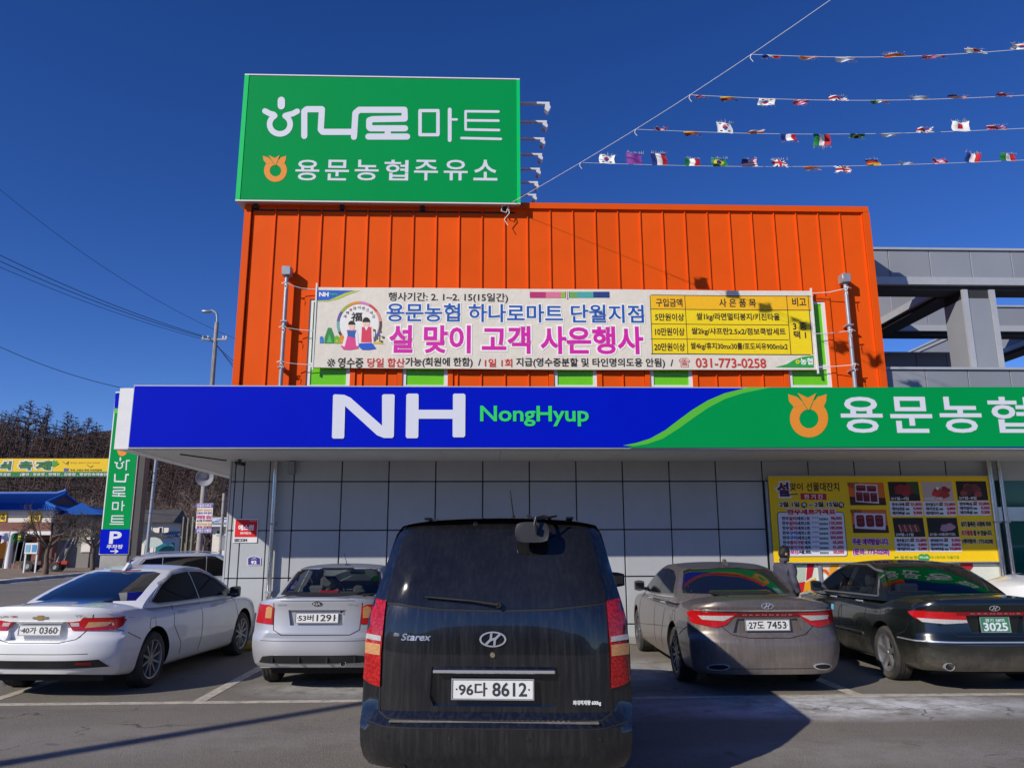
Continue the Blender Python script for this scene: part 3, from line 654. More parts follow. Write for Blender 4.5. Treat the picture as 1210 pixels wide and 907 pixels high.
sh.text('한우세트가격표', 226, 388, 658, 436, WT, 2, .13); sh.text('한우세트가격표', 228, 390, 656, 434, C(215, 20, 30), 2.5, .05)
for i, (a, b, c, d, col) in enumerate((('한우', '갈비', '세트1호', '98,000', RD), ('한우', '갈비', '세트2호', '135,000', RD), ('한우', '갈비', '세트3호', '180,000', RD), ('한우', '구이', '세트1호', '150,000', C(30, 40, 160)), ('한우', '구이', '세트2호', '300,000', C(30, 40, 160)), ('한우', '종이가방', '세트', '45,000', RD), ('한우', '종이가방', '세트', '91,000', RD), ('한우', '보신', '세트', '50,000', C(210, 30, 150)))):
    y = 455+i*43; x = 180+i*2; w1 = 46 if len(b) == 2 else 100
    sh.text(a, x, y, x+60, y+30, BKP, 2.5, .04); sh.text(b, x+64, y, x+64+ (64 if len(b) == 2 else 120), y+30, col, 2.5, .05)
    xx = x+(132 if len(b) == 2 else 190); sh.text(c, xx, y, 428+i*2, y+30, BKP, 2.5, .04); sh.text('등심 채끝 양지', 446+i, y+3, 508+i, y+14, BKP, 2.5, .02)
    sh.rect(512+i, y+12, 590+i, y+30, TG_, 2); sh.text('제수용 선물', 518+i, y+15, 582+i, y+27, WT, 3); sh.text(d, 602+i*3 if len(d) == 7 else 618+i*3, y, 712+i*3, y+30, RD, 2.5, .05)
# boxed meat photographs
def wood(x0, y0, x1, y1, sk=28):
    sh.poly([(x0, y0), (x1, y0), (x1+sk, y1), (x0+sk-5, y1)], C(225, 110, 30), 1); sh.poly([(x0+16, y0+(y1-y0)*.62), (x1+sk*.65, y0+(y1-y0)*.68), (x1+sk, y1), (x0+sk-5, y1)], C(70, 28, 18), 1.5)
    for k in range(7): sh.rect(x0-2+k*15, y0-2, x0+4+k*15, y0+30+k*9, C(50, 35, 30), 1.8)
wood(768, 150, 1085, 352); wood(795, 392, 1110, 600)
sh.poly([(828, 160), (1030, 168), (1048, 338), (838, 322)], C(215, 205, 225), 2)
for a, b, c, d in ((842, 175, 925, 225), (938, 180, 1020, 230), (842, 235, 900, 315), (906, 240, 962, 320), (970, 242, 1030, 322)): sh.poly(rrect(a, b, c, d, 8), MEAT, 3, True); sh.poly(rrect(a+8, b+8, c-10, b+22, 5), C(165, 60, 66), 3.5)
sh.poly([(826, 420), (1102, 428), (1105, 572), (832, 558)], C(215, 205, 225), 2)
for a in (845, 930, 1012): sh.poly(rrect(a, 440, a+72, 545, 18), MEAT, 3, True); sh.poly(rrect(a+10, 455, a+60, 470, 6), C(160, 55, 60), 3.5); sh.poly(rrect(a+8, 500, a+56, 512, 5), C(150, 50, 56), 3.5)
for mm, ly, bo in ((WT, 1, .13), (C(150, 20, 150), 2, .05)): sh.text('주문 예약받습니다.', 812, 650, 1135, 705, mm, ly, bo); sh.text('(문의: 773-0258)', 815, 740, 1135, 800, mm, ly, bo)
# five product cards
sh.crop(7.118, 1040, 550)
rnd = random.Random(3)
for (x, y, dt, rows, kind) in ((62, 135, ('2/1일~4일', 1), (('한우사태', '21,800'), ('돼지삼겹살', '9,900'), ('돼지목살', '9,900')), 0), (345, 135, ('2/5일~6일', 1), (('한우불고기', '22,800'), ('돼지안심', '4,800'), ('돼지앞다리', '5,940')), 1), (632, 130, ('2/7일~8일', 1), (('한우목심', '22,800'), ('돼지갈비', '9,900'), ('돼지목살', '9,200')), 2),
                               (103, 437, ('2/9일~11일', 1), (('한우불고기', '22,800'), ('돼지안심', '4,800'), ('돼지앞다리', '3,080')), 3), (388, 437, ('2/1일~15일(전기간)', 1), (('돼지앞토구이', '9,900'), ('한우국거리', '8,800'), ('특수부위모둠', '10,800')), 4)):
    h = 160; sh.poly([(x, y), (x+255, y), (x+278, y+h), (x+22, y+h)], C(30, 26, 24) if kind != 1 else C(200, 180, 175), 1)
    if kind == 0: sh.poly([(x+150, y+2), (x+252, y+2), (x+268, y+110), (x+190, y+90)], C(40, 80, 30), 1.4)
    pal = ((150, 40, 45), (175, 50, 50), (130, 60, 60), (190, 120, 115), (170, 130, 150))[kind]
    nb_ = (7, 8, 9, 8, 3)[kind]
    for k in range(nb_):
        if kind == 3: a0 = x+45+k*22; sh.poly([(a0, y+60), (a0+14, y+55), (a0+38, y+115), (a0+22, y+120)], C(pal[0]-(k % 2)*60, pal[1]-(k % 2)*60, pal[2]-(k % 2)*60), 2+k*.05)
        else:
            cx_ = x+60+rnd.random()*150; cy_ = y+50+rnd.random()*60; r_ = 22+rnd.random()*(26 if kind != 4 else 40); q = rnd.random()*.5+.7
            sh.poly([(cx_+r_*math.cos(t)*(1+.2*math.sin(3*t+k)), cy_+r_*.7*math.sin(t)) for t in [j*math.pi/7 for j in range(14)]], C(int(pal[0]*q), int(pal[1]*q), int(pal[2]*q)), 2+k*.05)
    if kind == 1: sh.poly(arc(x+135, y+55, 14, 0, 360, 10)[:-1], C(235, 235, 225), 3)
    sh.text(dt[0], x+28, y+h-32, x+(175 if kind < 4 else 240), y+h-8, WT, 3.4, .03)
    sh.poly(rrect(x+20, y+165, x+293, y+287, 9), WT, 1.2, True)
    for k, (nm, pr) in enumerate(rows):
        yy = y+178+k*36; sh.text(nm, x+36+k*3, yy, x+138+k*3, yy+25, BKP, 2.5, .05); sh.rect(x+148+k*3, yy+8, x+180+k*3, yy+24, TG_, 2.5); sh.text(pr, x+(195 if len(pr) > 5 else 212)+k*3, yy, x+284+k*2, yy+25, RD, 2.5, .06)
        if k == 0: sh.rect(x+150, yy-6, x+182, yy+6, RD, 2.6)
for mm, ly, bo in ((C(225, 215, 190), 1, .13), (BKP, 2, .05)):
    sh.text('상기 품목은 사정에 따라', 680, 470, 932, 512, mm, ly, bo); sh.text('조기품절', 684, 545, 775, 585, mm if ly == 1 else RD, ly, bo); sh.text('될 수 있습니다.', 785, 543, 940, 585, mm, ly, bo); sh.text('(예약문의 : 773-0258)', 692, 615, 948, 660, mm, ly, bo)
GP = C(70, 160, 30); sh.text('용문농협', 168, 757, 312, 782, GP, 1, .01); sh.text('하나로마트 단월지점', 420, 757, 662, 782, GP, 1, .01); sh.polys([arc(348, 770, 30, 0, 360, 16)[:-1], arc(388, 770, 30, 0, 360, 16)[:-1]], C(30, 160, 60), 1); sh.text('하나로', 330, 760, 406, 780, WT, 2, .03)
sh.polys([[(120, 758), (135, 765), (150, 758), (155, 780), (140, 772), (122, 782)]], GP, 1)
sh.flush('print')
# food photographs on the glass below the poster
fp = empty('food_picture', (X(1045, PY, 680), WY-.02, Z(700, PY, 1045)), 'strip of bright food pictures on the glass under the yellow poster', 'poster')
p = MB(); fz0 = .55; fz1 = pz0-.03; FPY = WY-.022
p.box(xg0+.07, xg1-.08, FPY, FPY+.008, fz0, fz1, C(225, 228, 215)); sub(p, 'sheet', fp)
sh = PxSheet(FPY, fp); sh.crop(11, 900, 630); 
sh.poly([(400, 400), (570, 400), (560, 600), (480, 640), (400, 470)], C(190, 205, 185), 1)
for l, c_ in (([(590, 388), (685, 388), (650, 560), (575, 610)], (200, 20, 40)), ([(640, 600), (700, 570), (700, 720), (620, 700)], (235, 190, 60)), ([(560, 640), (650, 590), (640, 800), (540, 760)], (240, 170, 30)), ([(800, 390), (900, 390), (860, 520), (750, 450)], (240, 215, 180)), ([(900, 400), (1010, 395), (940, 560), (870, 530)], (245, 165, 30)), ([(750, 450), (840, 470), (900, 540), (880, 560)], (230, 100, 30)), ([(1010, 395), (1100, 395), (1000, 500), (950, 520)], (245, 225, 190)), ([(750, 500), (850, 540), (860, 640), (760, 660)], (250, 245, 235)), ([(480, 640), (560, 620), (580, 900), (480, 900)], (205, 30, 40)), ([(760, 660), (860, 600), (900, 900), (760, 900)], (240, 180, 60))): sh.poly(l, C(*c_), 1.5+random.random())
for k in range(16):
    a = 1150+k*100+random.random()*40; b = 400+random.random()*260; r_ = 60+random.random()*70; c_ = random.choice([(190, 25, 40), (215, 60, 70), (120, 15, 30), (240, 180, 160), (60, 25, 25)])
    sh.poly([(a+r_*math.cos(t)*(1+.25*math.sin(2*t+k)), b+r_*math.sin(t)) for t in [j*math.pi/6 for j in range(12)]], C(*c_), 1.5+k*.1)
sh.flush('print')
p = MB(); p.box(px0-.0, px1+.02, PY-.012, PY-.002, pz0-.02, pz0+.0, M_STEEL); p.box(px0, px1, PY-.012, PY-.002, pz1, pz1+.018, M_STEEL); sub(p, 'rail', po)
# red security notice and house number on the corner column
SY = WY-.02
se = empty('security_notice', (X(290, SY, 640), SY, Z(640, SY, 290)), 'red and white security company notice on the corner column', 'sign')
p = MB(); p.box(X(276, SY, 627), X(304.5, SY, 627), SY, SY+.014, Z(641, SY, 290), Z(612.5, SY, 290), M_WHITE, .003); sub(p, 'plate', se)
sh = PxSheet(SY-.001, se, step=.002); sh.crop(10.08, 270, 600)
sh.rect(78, 138, 340, 345, C(220, 10, 20), 1); sh.text('에스원', 120, 202, 298, 262, WT, 2, .05); sh.text('경비구역입니다', 140, 286, 268, 310, WT, 2, .05); sh.text('가입업체 전용', 250, 143, 335, 156, WT, 2, .01); sh.text('SECOM', 70, 366, 218, 398, C(50, 50, 70), 2, .04)
sh.flush('print')
hn = empty('house_number', (X(300, SY, 662), SY, Z(668, SY, 300)), 'small purple house shaped number plate on the column below the red notice', 'sign')
sh = PxSheet(SY+.008, hn, step=.002); sh.crop(10.08, 270, 600)
b = MB(); 
sh.poly([(224, 680), (224, 590), (305, 560), (386, 590), (386, 680)], C(210, 210, 225), 2); sh.poly([(234, 672), (234, 597), (305, 570), (376, 597), (376, 672)], C(60, 40, 130), 3)
sh.text('92', 272, 628, 334, 664, WT, 4, .05); sh.text('단월로', 285, 582, 330, 598, WT, 4, .02); sh.text('Danwol-ro', 272, 604, 338, 614, WT, 4, .0)
sh.flush('print')
p = MB(); p.prism([(X(292.5, SY, 662), Z(667, SY, 300)), (X(292.5, SY, 662), Z(658.7, SY, 300)), (X(300.2, SY, 662), Z(656, SY, 300)), (X(308, SY, 662), Z(658.7, SY, 300)), (X(308, SY, 662), Z(667, SY, 300))], 'y', SY+.006, SY+.013, M_WHITE); sub(p, 'plate', hn)

# ------------------------------------------------------------------ grey clad frames beside the shop (forecourt roof)
fr = empty('forecourt_frame', (12, 16, 0), 'tall grey clad steel frame structure rising beside the orange wall', 'structure frame')
A = 15.6
def clad_x(x0, x1, y, z0, z1, dep, step, fl=.17):
    """beam along x: face panels with joints, paler flange below, cap above"""
    p = MB(); p.box(x0, x1, y+.03, y+dep, z0+fl, z1-.05, M_JOINT); p.box(x0, x1, y-.05, y+dep+.05, z0, z0+fl, M_TRIM); p.box(x0, x1, y-.04, y+dep+.04, z1-.048, z1, M_TRIM)
    p.box(x0, x1, y+.05, y+dep-.05, z0-.09, z0-.001, M_JOINT); sub(p, 'beam', fr)
    a = x0
    while a < x1-.01:
        b = min(a+step, x1); q = MB(); q.box(a+.008, b-.008, y, y+.029, z0+fl+.002, z1-.052, M_GREY2, .004); sub(q, 'cladding_panel', fr); a = b
def clad_y(x, y0, y1, z0, z1, wd, step, fl=.17):
    p = MB(); p.box(x+.03, x+wd, y0, y1, z0+fl, z1-.05, M_JOINT); p.box(x-.05, x+wd+.05, y0, y1, z0, z0+fl-.002, M_TRIM); p.box(x-.04, x+wd+.04, y0, y1, z1-.052, z1-.002, M_TRIM)
    p.box(x+.05, x+wd-.05, y0, y1, z0-.09, z0-.001, M_JOINT); sub(p, 'beam', fr)
    a = y0
    while a < y1-.01:
        b = min(a+step, y1); q = MB(); q.box(x, x+.029, a+.008, b-.008, z0+fl+.002, z1-.054, M_GREY2, .004); sub(q, 'cladding_panel', fr); a = b
zA1, zA0 = Z(293.5, A, 1120), Z(337, A, 1120)
xc = X(1147, A, 380); xc2 = X(1173, A, 380)
clad_x(XR+.1, 17, A, zA0, zA1, .6, .92)
clad_y(xc-.32, A+.62, 19.6, zA0-.02, zA1-.004, .6, .92)
clad_x(XR-.5, 17, 19.7, Z(391.5, 19.7, 1120), Z(360.5, 19.7, 1120), .5, .95, .16)
# column
p = MB(); p.box(xc-.05, xc2+.12, A+.05, A+.75, 3.4, zA0-.092, M_JOINT)
for xx in (xc-.1, xc2+.02): p.box(xx, xx+.12, A, A+.06, 3.4, zA0-.091, M_TRIM)
sub(p, 'column', fr)
for a, b in ((4.0, 5.3), (5.31, 6.95)):
    q = MB(); q.box(xc+.03, xc2+.01, A+.02, A+.049, a, b, M_GREY2, .004); sub(q, 'cladding_panel', fr)
    q = MB(); q.box(xc-.08, xc-.051, A+.07, A+.74, a, b, M_GREY2, .004); sub(q, 'cladding_panel', fr)
# low roof parapet of the wing and the ones behind
clad_x(XR+.06, 17, WY+.15, 3.6, Z(434, WY+.15, 1120)+.0, 1.0, .86, .04)
clad_x(XR+.06, 13.5, 21.0, Z(440, 21, 1120), Z(416, 21, 1080), .6, .9, .05)
clad_y(X(1135, 24, 400), 21.7, 30, Z(425, 24, 1120), Z(388, 24, 1140), .5, 1.1, .05)
clad_y(X(1245, 19, 340), 20.3, 30, Z(392, 19, 1200), Z(350, 19.5, 1200), .6, 1.1, .12)
p = MB(); p.box(XR+.1, 17, WY+1.4, WY+9, 3.5, 4.3, M_GREY2); sub(p, 'roof_slab', fr)

# ------------------------------------------------------------------ bunting
def pj(p):
    d = Vector(p)-EYE; z = d.dot(FW); return (605+FOC*d.dot(RT)/z, 453.5-FOC*d.dot(UP)/z)
cA, cB = at(600, 242, WY-.1), at(955, 0, 9.2); cdir = cB-cA
def cordpt(t): q = cA+cdir*t; q.z -= .25*math.sin(math.pi*min(1, t/1.6)); return q
e = empty('guy_cord', cA, 'white cord rising from the roof corner up across the sky, carrying the bunting', 'cord')
p = MB(); p.tube([cordpt(t*.08)-cA for t in range(21)], .0042, M_ROPE, 5); p.build('cord', e, smooth=60)
p = MB(); q0 = Vector((0, -.03, 0)); p.tube([q0, (-.12, -.05, -.05), (-.13, -.05, -.16), (-.03, -.05, -.19), (0, -.05, -.08)], .01, M_ROPE, 5); p.tube([q0, (.03, -.05, -.2), (-.07, -.05, -.34), (.0, -.05, -.46)], .009, M_ROPE, 5); p.build('knot', e)
p = MB(); t_ = cA-e.location; 
FW_ = {'kr': (240, 240, 240), }
def flag_mesh(kind, w, h, seed, crump):
    rn = random.Random(seed); nx, ny = 12, 8; V_ = []; F_ = []; mb = MB(); a = rn.random()*6
    P = [[None]*(nx+1) for _ in range(ny+1)]
    for j in range(ny+1):
        for i in range(nx+1):
            u, v = i/nx, j/ny
            x = w*(u-.5)+crump*.05*math.sin(v*4+a); z = h*v*(1+crump*.18*math.sin(u*6+a)); y = crump*(.05*math.sin(u*7+a)+.04*math.sin(v*6+u*3))*(.3+v)
            if crump > .8 and rn.random() < .15 and j == ny: z += h*.16*rn.random()
            P[j][i] = (x, y, z)
    def colr(u, v):
        W0 = (235, 235, 232)
        if kind == 'fr': return [(30, 50, 130), W0, (200, 40, 50)][min(2, int(u*3))]
        if kind == 'it': return [(20, 120, 50), W0, (190, 30, 40)][min(2, int(u*3))]
        if kind == 'de': return [(225, 180, 30), (200, 30, 30), (20, 18, 18)][min(2, int(v*3))]
        if kind == 'br': d = math.hypot(u-.5, (v-.5)); return (30, 40, 120) if d < .2 else (225, 200, 30) if abs(u-.5)+abs(v-.5) < .42 else (10, 120, 50)
        if kind == 'uk':
            d1 = min(abs(u-.5)*1.4, abs(v-.5)); d2 = min(abs(u-v), abs(u+v-1))
            return (200, 40, 50) if d1 < .1 else W0 if d1 < .19 or d2 < .1 else (35, 45, 110)
        if kind == 'us': return (40, 45, 110) if u < .45 and v > .45 else ((200, 60, 60) if j % 2 else W0)
        if kind == 'kr':
            d = math.hypot((u-.5)*1.4, v-.5)
            return ((200, 40, 50) if v > .5 else (30, 60, 150)) if d < .2 else (60, 60, 60) if .38 < d < .52 and abs(abs(u-.5)*1.4-abs(v-.5)) < .1 else W0
        if kind == 'jp': return (195, 30, 50) if math.hypot((u-.5)*1.5, v-.5) < .27 else W0
        if kind == 'pu': return (130, 60, 150)
        if kind == 'rd': return (180, 40, 90) if (u+v) % .5 < .35 else (210, 200, 210)
        if kind == 'or': return (215, 110, 40) if v < .5 else (190, 190, 200)
        return (190, 195, 205)
    for j in range(ny):
        for i in range(nx):
            r, g_, b_ = colr((i+.5)/nx, (j+.5)/ny); mb.add([P[j][i], P[j][i+1], P[j+1][i+1], P[j+1][i]], [(0, 1, 2, 3)], W_('flag %d %d %d' % (r, g_, b_), (r, g_, b_), rough=.6))
    # torn silver fringe along the free edge
    fm = mat('silver fringe', (.75, .77, .8), rough=.3, metal=.6)
    for i in range(9):
        x = w*(i/8-.5); mb.add([(x, 0, h), (x+w*.09, 0, h), (x+w*.04+rn.uniform(-.02, .02), rn.uniform(-.03, .03), h*(1.1+.22*rn.random()))], [(0, 1, 2)], fm)
    return mb
# each string: cord parameter, heights in the picture, flags as (x, kind, height px, up or down, tilt)
strings = [
 (200, 686, 0, 185, [(718, 'kr', 13, 1), (749, 'pu', 14, 1), (779, 'fr', 14, 1), (818, 'it', 10, 1), (851, 'br', 12, 1), (887, 'us', 11, 1), (922, 'uk', 11, 1), (960, 'or', -5, 1), (995, 'uk', -8, 1), (1033, 'de', 9, .9), (1070, 'x', 3, 1), (1111, 'rd', 7, 1), (1149, 'fr', 12, 1), (1191, 'it', 9, 1)]),
 (163, 751, 1, 147, [(781, 'rd', 4, .8), (818, 'de', -5, 1), (856, 'kr', 14, 1), (894, 'or', 4, 1), (932, 'fr', -9, 1), (970, 'it', -15, 1.1), (1011, 'br', -6, 1), (1052, 'x', -4, 1), (1094, 'uk', 7, 1), (1137, 'jp', 14, 1.15), (1179, 'rd', 6, 1.2)]),
 (122, 815, 2, 107, [(828, 'rd', -3, .7), (861, 'de', -5, 1), (905, 'kr', -9, 1.1), (947, 'rd', -7, 1), (992, 'uk', 7, 1.1), (1040, 'it', -3, 1.1), (1087, 'x', 5, 1.1), (1133, 'us', 3, 1.2), (1188, 'rd', 4, .9)]),
 (65, 888, 3, 48, [(910, 'fr', -4, 1.2), (956, 'or', -4, 1.2), (1000, 'x', -6, 1.3), (1056, 'or', 5, 1.4), (1104, 'rd', -4, 1.5), (1153, 'jp', 5, 1.3), (1205, 'kr', 7, 1.3)])]
seed = 11
for (py0, pxs, idx, py1, flags) in strings:
    best = min((abs(pj(cordpt(t/400))[0]-pxs), t/400) for t in range(400))[1]; P0 = cordpt(best)
    d = P0.y; P1 = at(1330, py1-(py0-py1)*.10, d*.72)
    es = empty('bunting_string', P0, ['lowest string of small national flags above the orange roof', 'second lowest string of small national flags in the sky', 'third string of small national flags from the roof upwards', 'topmost string of small flags near the upper edge of the sky'][idx], 'bunting', 'strings of flags tied to the sloping cord')
    sag = lambda s_: P0.lerp(P1, s_)-Vector((0, 0, .12*math.sin(math.pi*s_)))
    p = MB(); p.tube([sag(k/16)-P0 for k in range(17)], .003, M_ROPE, 4); p.build('string', es)
    p = MB(); p.tube([(0, 0, 0), (-.02, 0, -.06), (.02, 0, -.12)], .006, M_ROPE, 4); p.build('knot', es)
    for (fx, kind, hp, ws) in flags:
        s_ = min((abs(pj(sag(k/600))[0]-fx), k/600) for k in range(601))[1]; q = sag(s_); zc = (q-EYE).dot(FW); mpp = zc/FOC
        seed += 1; h = abs(hp)*mpp; crump = .28 if abs(hp) > 8 else .5
        o = flag_mesh(kind, 18*mpp*ws, max(.04, h), seed, crump).build('flag', es, recalc=False, smooth=60); o.location = q-P0
        if hp < 0: o.rotation_euler = (math.pi, 0, 0)
        else: o.rotation_euler = (R(random.uniform(-15, 15)), R(random.uniform(-6, 6)), 0)
# ------------------------------------------------------------------ vehicles
def pchip(pts):
    xs = [p[0] for p in pts]; ys = [p[1] for p in pts]; n = len(xs)
    d = [(ys[i+1]-ys[i])/(xs[i+1]-xs[i]) for i in range(n-1)]; m = [d[0]]+[0]*(n-2)+[d[-1]]
    for i in range(1, n-1): m[i] = 0 if d[i-1]*d[i] <= 0 else 2*d[i-1]*d[i]/(d[i-1]+d[i])
    def f(x):
        if x <= xs[0]: return ys[0]
        if x >= xs[-1]: return ys[-1]
        i = max(k for k in range(n-1) if xs[k] <= x); h = xs[i+1]-xs[i]; t = (x-xs[i])/h
        return (2*t**3-3*t*t+1)*ys[i]+(t**3-2*t*t+t)*h*m[i]+(-2*t**3+3*t*t)*ys[i+1]+(t**3-t*t)*h*m[i+1]
    return f
def boxmap(la, lb, lc, fn):
    vid = {}; V_ = []; F_ = []
    na, nb, nc = len(la)-1, len(lb)-1, len(lc)-1
    def g(i, j, k):
        if (i, j, k) not in vid: vid[(i, j, k)] = len(V_); V_.append(fn(la[i], lb[j], lc[k]))
        return vid[(i, j, k)]
    for i in range(na):
        for j in range(nb):
            for k, fl in ((0, 1), (nc, 0)):
                q = [g(i, j, k), g(i+1, j, k), g(i+1, j+1, k), g(i, j+1, k)]; F_.append(tuple(q[::-1] if not fl else q))
        for k in range(nc):
            for j, fl in ((0, 0), (nb, 1)):
                q = [g(i, j, k), g(i+1, j, k), g(i+1, j, k+1), g(i, j, k+1)]; F_.append(tuple(q[::-1] if not fl else q))
    for j in range(nb):
        for k in range(nc):
            for i, fl in ((0, 1), (na, 0)):
                q = [g(i, j, k), g(i, j+1, k), g(i, j+1, k+1), g(i, j, k+1)]; F_.append(tuple(q[::-1] if not fl else q))
    return V_, F_
def dense(n, e=1.6):
    """0..1, closer together at both ends"""
    out = []
    for i in range(n+1):
        t = i/n; out.append(.5*(2*t)**e if t < .5 else 1-.5*(2-2*t)**e)
    return out
def conform(bvh, loops, ax, off, res=.05, mode=1, skirt=.02, holes=()):
    """patch cut to an outline seen along an axis and laid on the bodywork. ax: 'r' rear view (x,z), 'l'/'R' side view (y,z), 't' top view (x,y), 'f' front"""
    xs = [p[0] for l in loops for p in l]; ys = [p[1] for l in loops for p in l]
    ex = []
    x = min(xs)+res*.37
    while x < max(xs):
        y = min(ys)+res*.41
        while y < max(ys): ex.append((x, y)); y += res
        x += res
    dl = []                                            # densify the outline
    for l in loops:
        q = []
        for a, b in zip(l, l[1:]+l[:1]):
            k = max(1, int(math.hypot(b[0]-a[0], b[1]-a[1])/res)); q += [(a[0]+(b[0]-a[0])*t/k, a[1]+(b[1]-a[1])*t/k) for t in range(k)]
        dl.append(q)
    v, f = cdt(dl, mode, ex)
    used = sorted({i for t in f for i in t}); re = {i: n for n, i in enumerate(used)}; f = [tuple(re[i] for i in t) for t in f]; v = [v[i] for i in used]
    D = {'r': Vector((0, 1, 0)), 'f': Vector((0, -1, 0)), 'l': Vector((1, 0, 0)), 'R': Vector((-1, 0, 0)), 't': Vector((0, 0, -1))}[ax]
    V_ = []
    for (a, b) in v:
        o = {'r': Vector((a, -3, b)), 'f': Vector((a, 9, b)), 'l': Vector((-4, a, b)), 'R': Vector((4, a, b)), 't': Vector((a, b, 4))}[ax]
        h = bvh.ray_cast(o, D)
        if h[0] is None:
            h = bvh.find_nearest(o+D*3); 
        V_.append((h[0], o))
    out = [p-D*off for p, o in V_]
    # skirt back to the body along open edges
    cnt = {}
    for t in f:
        for i in range(3): e = (t[i], t[(i+1) % 3]); cnt[tuple(sorted(e))] = cnt.get(tuple(sorted(e)), 0)+1
    n0 = len(out); sk = {}
    F_ = list(f)
    for t in f:
        for i in range(3):
            a, b = t[i], t[(i+1) % 3]
            if cnt[tuple(sorted((a, b)))] == 1:
                for q in (a, b):
                    if q not in sk: sk[q] = len(out); out.append(out[q]+D*(off+skirt))
                F_.append((a, b, sk[b], sk[a]))
    return out, F_
def patch(car, name, loops, ax, off, m, parent=None, **k):
    v, f = conform(car['bvh'], loops, ax, off, **k); return MB().add(v, f, m).build(name, parent or car['e'], smooth=50)
def mirror(l): return [(-a, b) for a, b in l][::-1]
M_TYRE = mat('tyre rubber', (.028, .027, .026), rough=.8, dirt=(.22, .19, .15, .55), bump=.4, bscale=25)
M_RIM = mat('alloy rim', (.45, .45, .46), rough=.32, metal=.8, dirt=(.25, .22, .18, .4))
M_CHROME = mat('chrome trim', (.66, .66, .67), rough=.22, metal=.65)
def lens(name, col, sc=130, con=.25):
    m = mat(name, col, rough=.12, coat=.5, spec=.5); n = m.node_tree.nodes; L = m.node_tree.links.new; b = n['Principled BSDF']
    if 'Lensv' in n: return m
    tc = n.new('ShaderNodeTexCoord'); v = n.new('ShaderNodeTexVoronoi'); v.name = 'Lensv'; v.inputs['Scale'].default_value = sc; L(tc.outputs['Object'], v.inputs['Vector'])
    r = n.new('ShaderNodeMapRange'); r.inputs[1].default_value = .0; r.inputs[2].default_value = .7; L(v.outputs['Distance'], r.inputs[0])
    mx = n.new('ShaderNodeMix'); mx.data_type = 'RGBA'; L(r.outputs[0], mx.inputs[0]); mx.inputs[6].default_value = (*[min(1, c*(1+con)+.01) for c in col], 1); mx.inputs[7].default_value = (*[c*(1-con) for c in col], 1); L(mx.outputs[2], b.inputs['Base Color'])  # brighter cell centres painted into the lens colour for reflector hot spots
    bp = n.new('ShaderNodeBump'); bp.inputs['Strength'].default_value = .12; bp.inputs['Distance'].default_value = .005; L(v.outputs['Distance'], bp.inputs['Height']); L(bp.outputs[0], b.inputs['Normal']); return m
M_RED = lens('red tail lens', (.50, .006, .008)); M_REDV = lens('faceted red lens', (.45, .008, .008), 48, .35); M_REDD = lens('dark red lens', (.22, .004, .008)); M_CLEAR = lens('clear lens', (.50, .48, .46)); M_AMBER = lens('amber lens', (.6, .30, .12))
M_TINT = mat('dark tinted glass', (.006, .007, .009), rough=.03, coat=1., spec=.8)
M_TINTS = mat('dark side glass', (.004, .0045, .006), rough=.04, spec=.35)
M_TINTV = mat('dusty van glass', (.006, .006, .007), rough=.035, coat=.0, spec=.5, dirt=(.26, .25, .235, .065), dirtz=(2.2, 1.0), streak=True)
M_CGLASS = glass('clear car glass', (.86, .92, .90), .0); M_DGLASS = glass('smoked car glass', (.42, .46, .46), .02)
M_SEAM = mat('panel gap', (.01, .01, .011), rough=.8)
M_CABIN = mat('cabin trim grey', (.10, .10, .105), rough=.8); M_SEATM = mat('seat cloth', (.07, .07, .075), rough=.9)
M_PLATE = mat('plate white', (.72, .72, .68), rough=.5, var=.03); M_PTXT = mat('plate ink', (.03, .035, .05), rough=.5); M_PGREEN = W_('plate green', (52, 128, 84), rough=.5)
def make_wheel(car, x, y, r, wd, side, spokes, rimm=M_RIM, rr=.68, face=.0):
    """side +1: outer face towards +x"""
    w = MB(); p = [(r*.66, -wd/2+.01), (r*.9, -wd/2), (r*.975, -wd/2+.018), (r, -wd/2+.04)]
    for k in (-.25, 0, .25): p += [(r, k*wd-.008), (r*.985, k*wd-.006), (r*.985, k*wd+.006), (r, k*wd+.008)]
    p += [(r, wd/2-.04), (r*.975, wd/2-.018), (r*.9, wd/2), (r*.66, wd/2-.01)]
    w.lathe(p, M_TYRE, (0, 0, 0), 'x', 40)
    e = w.build('wheel', car['e'], smooth=35); e.location = (x, y, r)
    q = MB(); s = side; R1 = r*rr
    q.lathe([(R1, s*(wd/2-.012)), (R1*1.03, s*(wd/2-.004)), (R1*.97, s*(wd/2-.008)), (R1*.93, s*(wd/2-.05)), (R1*.9, -s*wd*.3)], rimm, (0, 0, 0), 'x', 40)
    q.lathe([(0.001, s*(wd/2-.02)), (R1*.16, s*(wd/2-.022)), (R1*.2, s*(wd/2-.04)), (R1*.2, s*.02)], rimm, (0, 0, 0), 'x', 20)
    q.lathe([(0.001, -s*.03), (R1*.92, -s*.03)], M_BLACK, (0, 0, 0), 'x', 24)
    for k in range(spokes):
        t = 2*math.pi*k/spokes+.3; c, sn = math.cos(t), math.sin(t); wi, wo = R1*(.13 if spokes < 9 else .07), R1*(.10 if spokes < 9 else .055)
        V_ = []
        for (rad, hw_, dx) in ((R1*.15, wi, -.026), (R1*.95, wo, -.016)):
            for (a, dd) in ((-hw_, -.0), (hw_, -.0), (hw_*1.2, -.035), (-hw_*1.2, -.035)): V_.append((s*(wd/2+dx+dd), rad*c-a*sn, rad*sn+a*c))
        q.add(V_, [(0, 1, 5, 4), (1, 2, 6, 5), (2, 3, 7, 6), (3, 0, 4, 7)], rimm)
    q.build('rim', e, smooth=35)
    return e
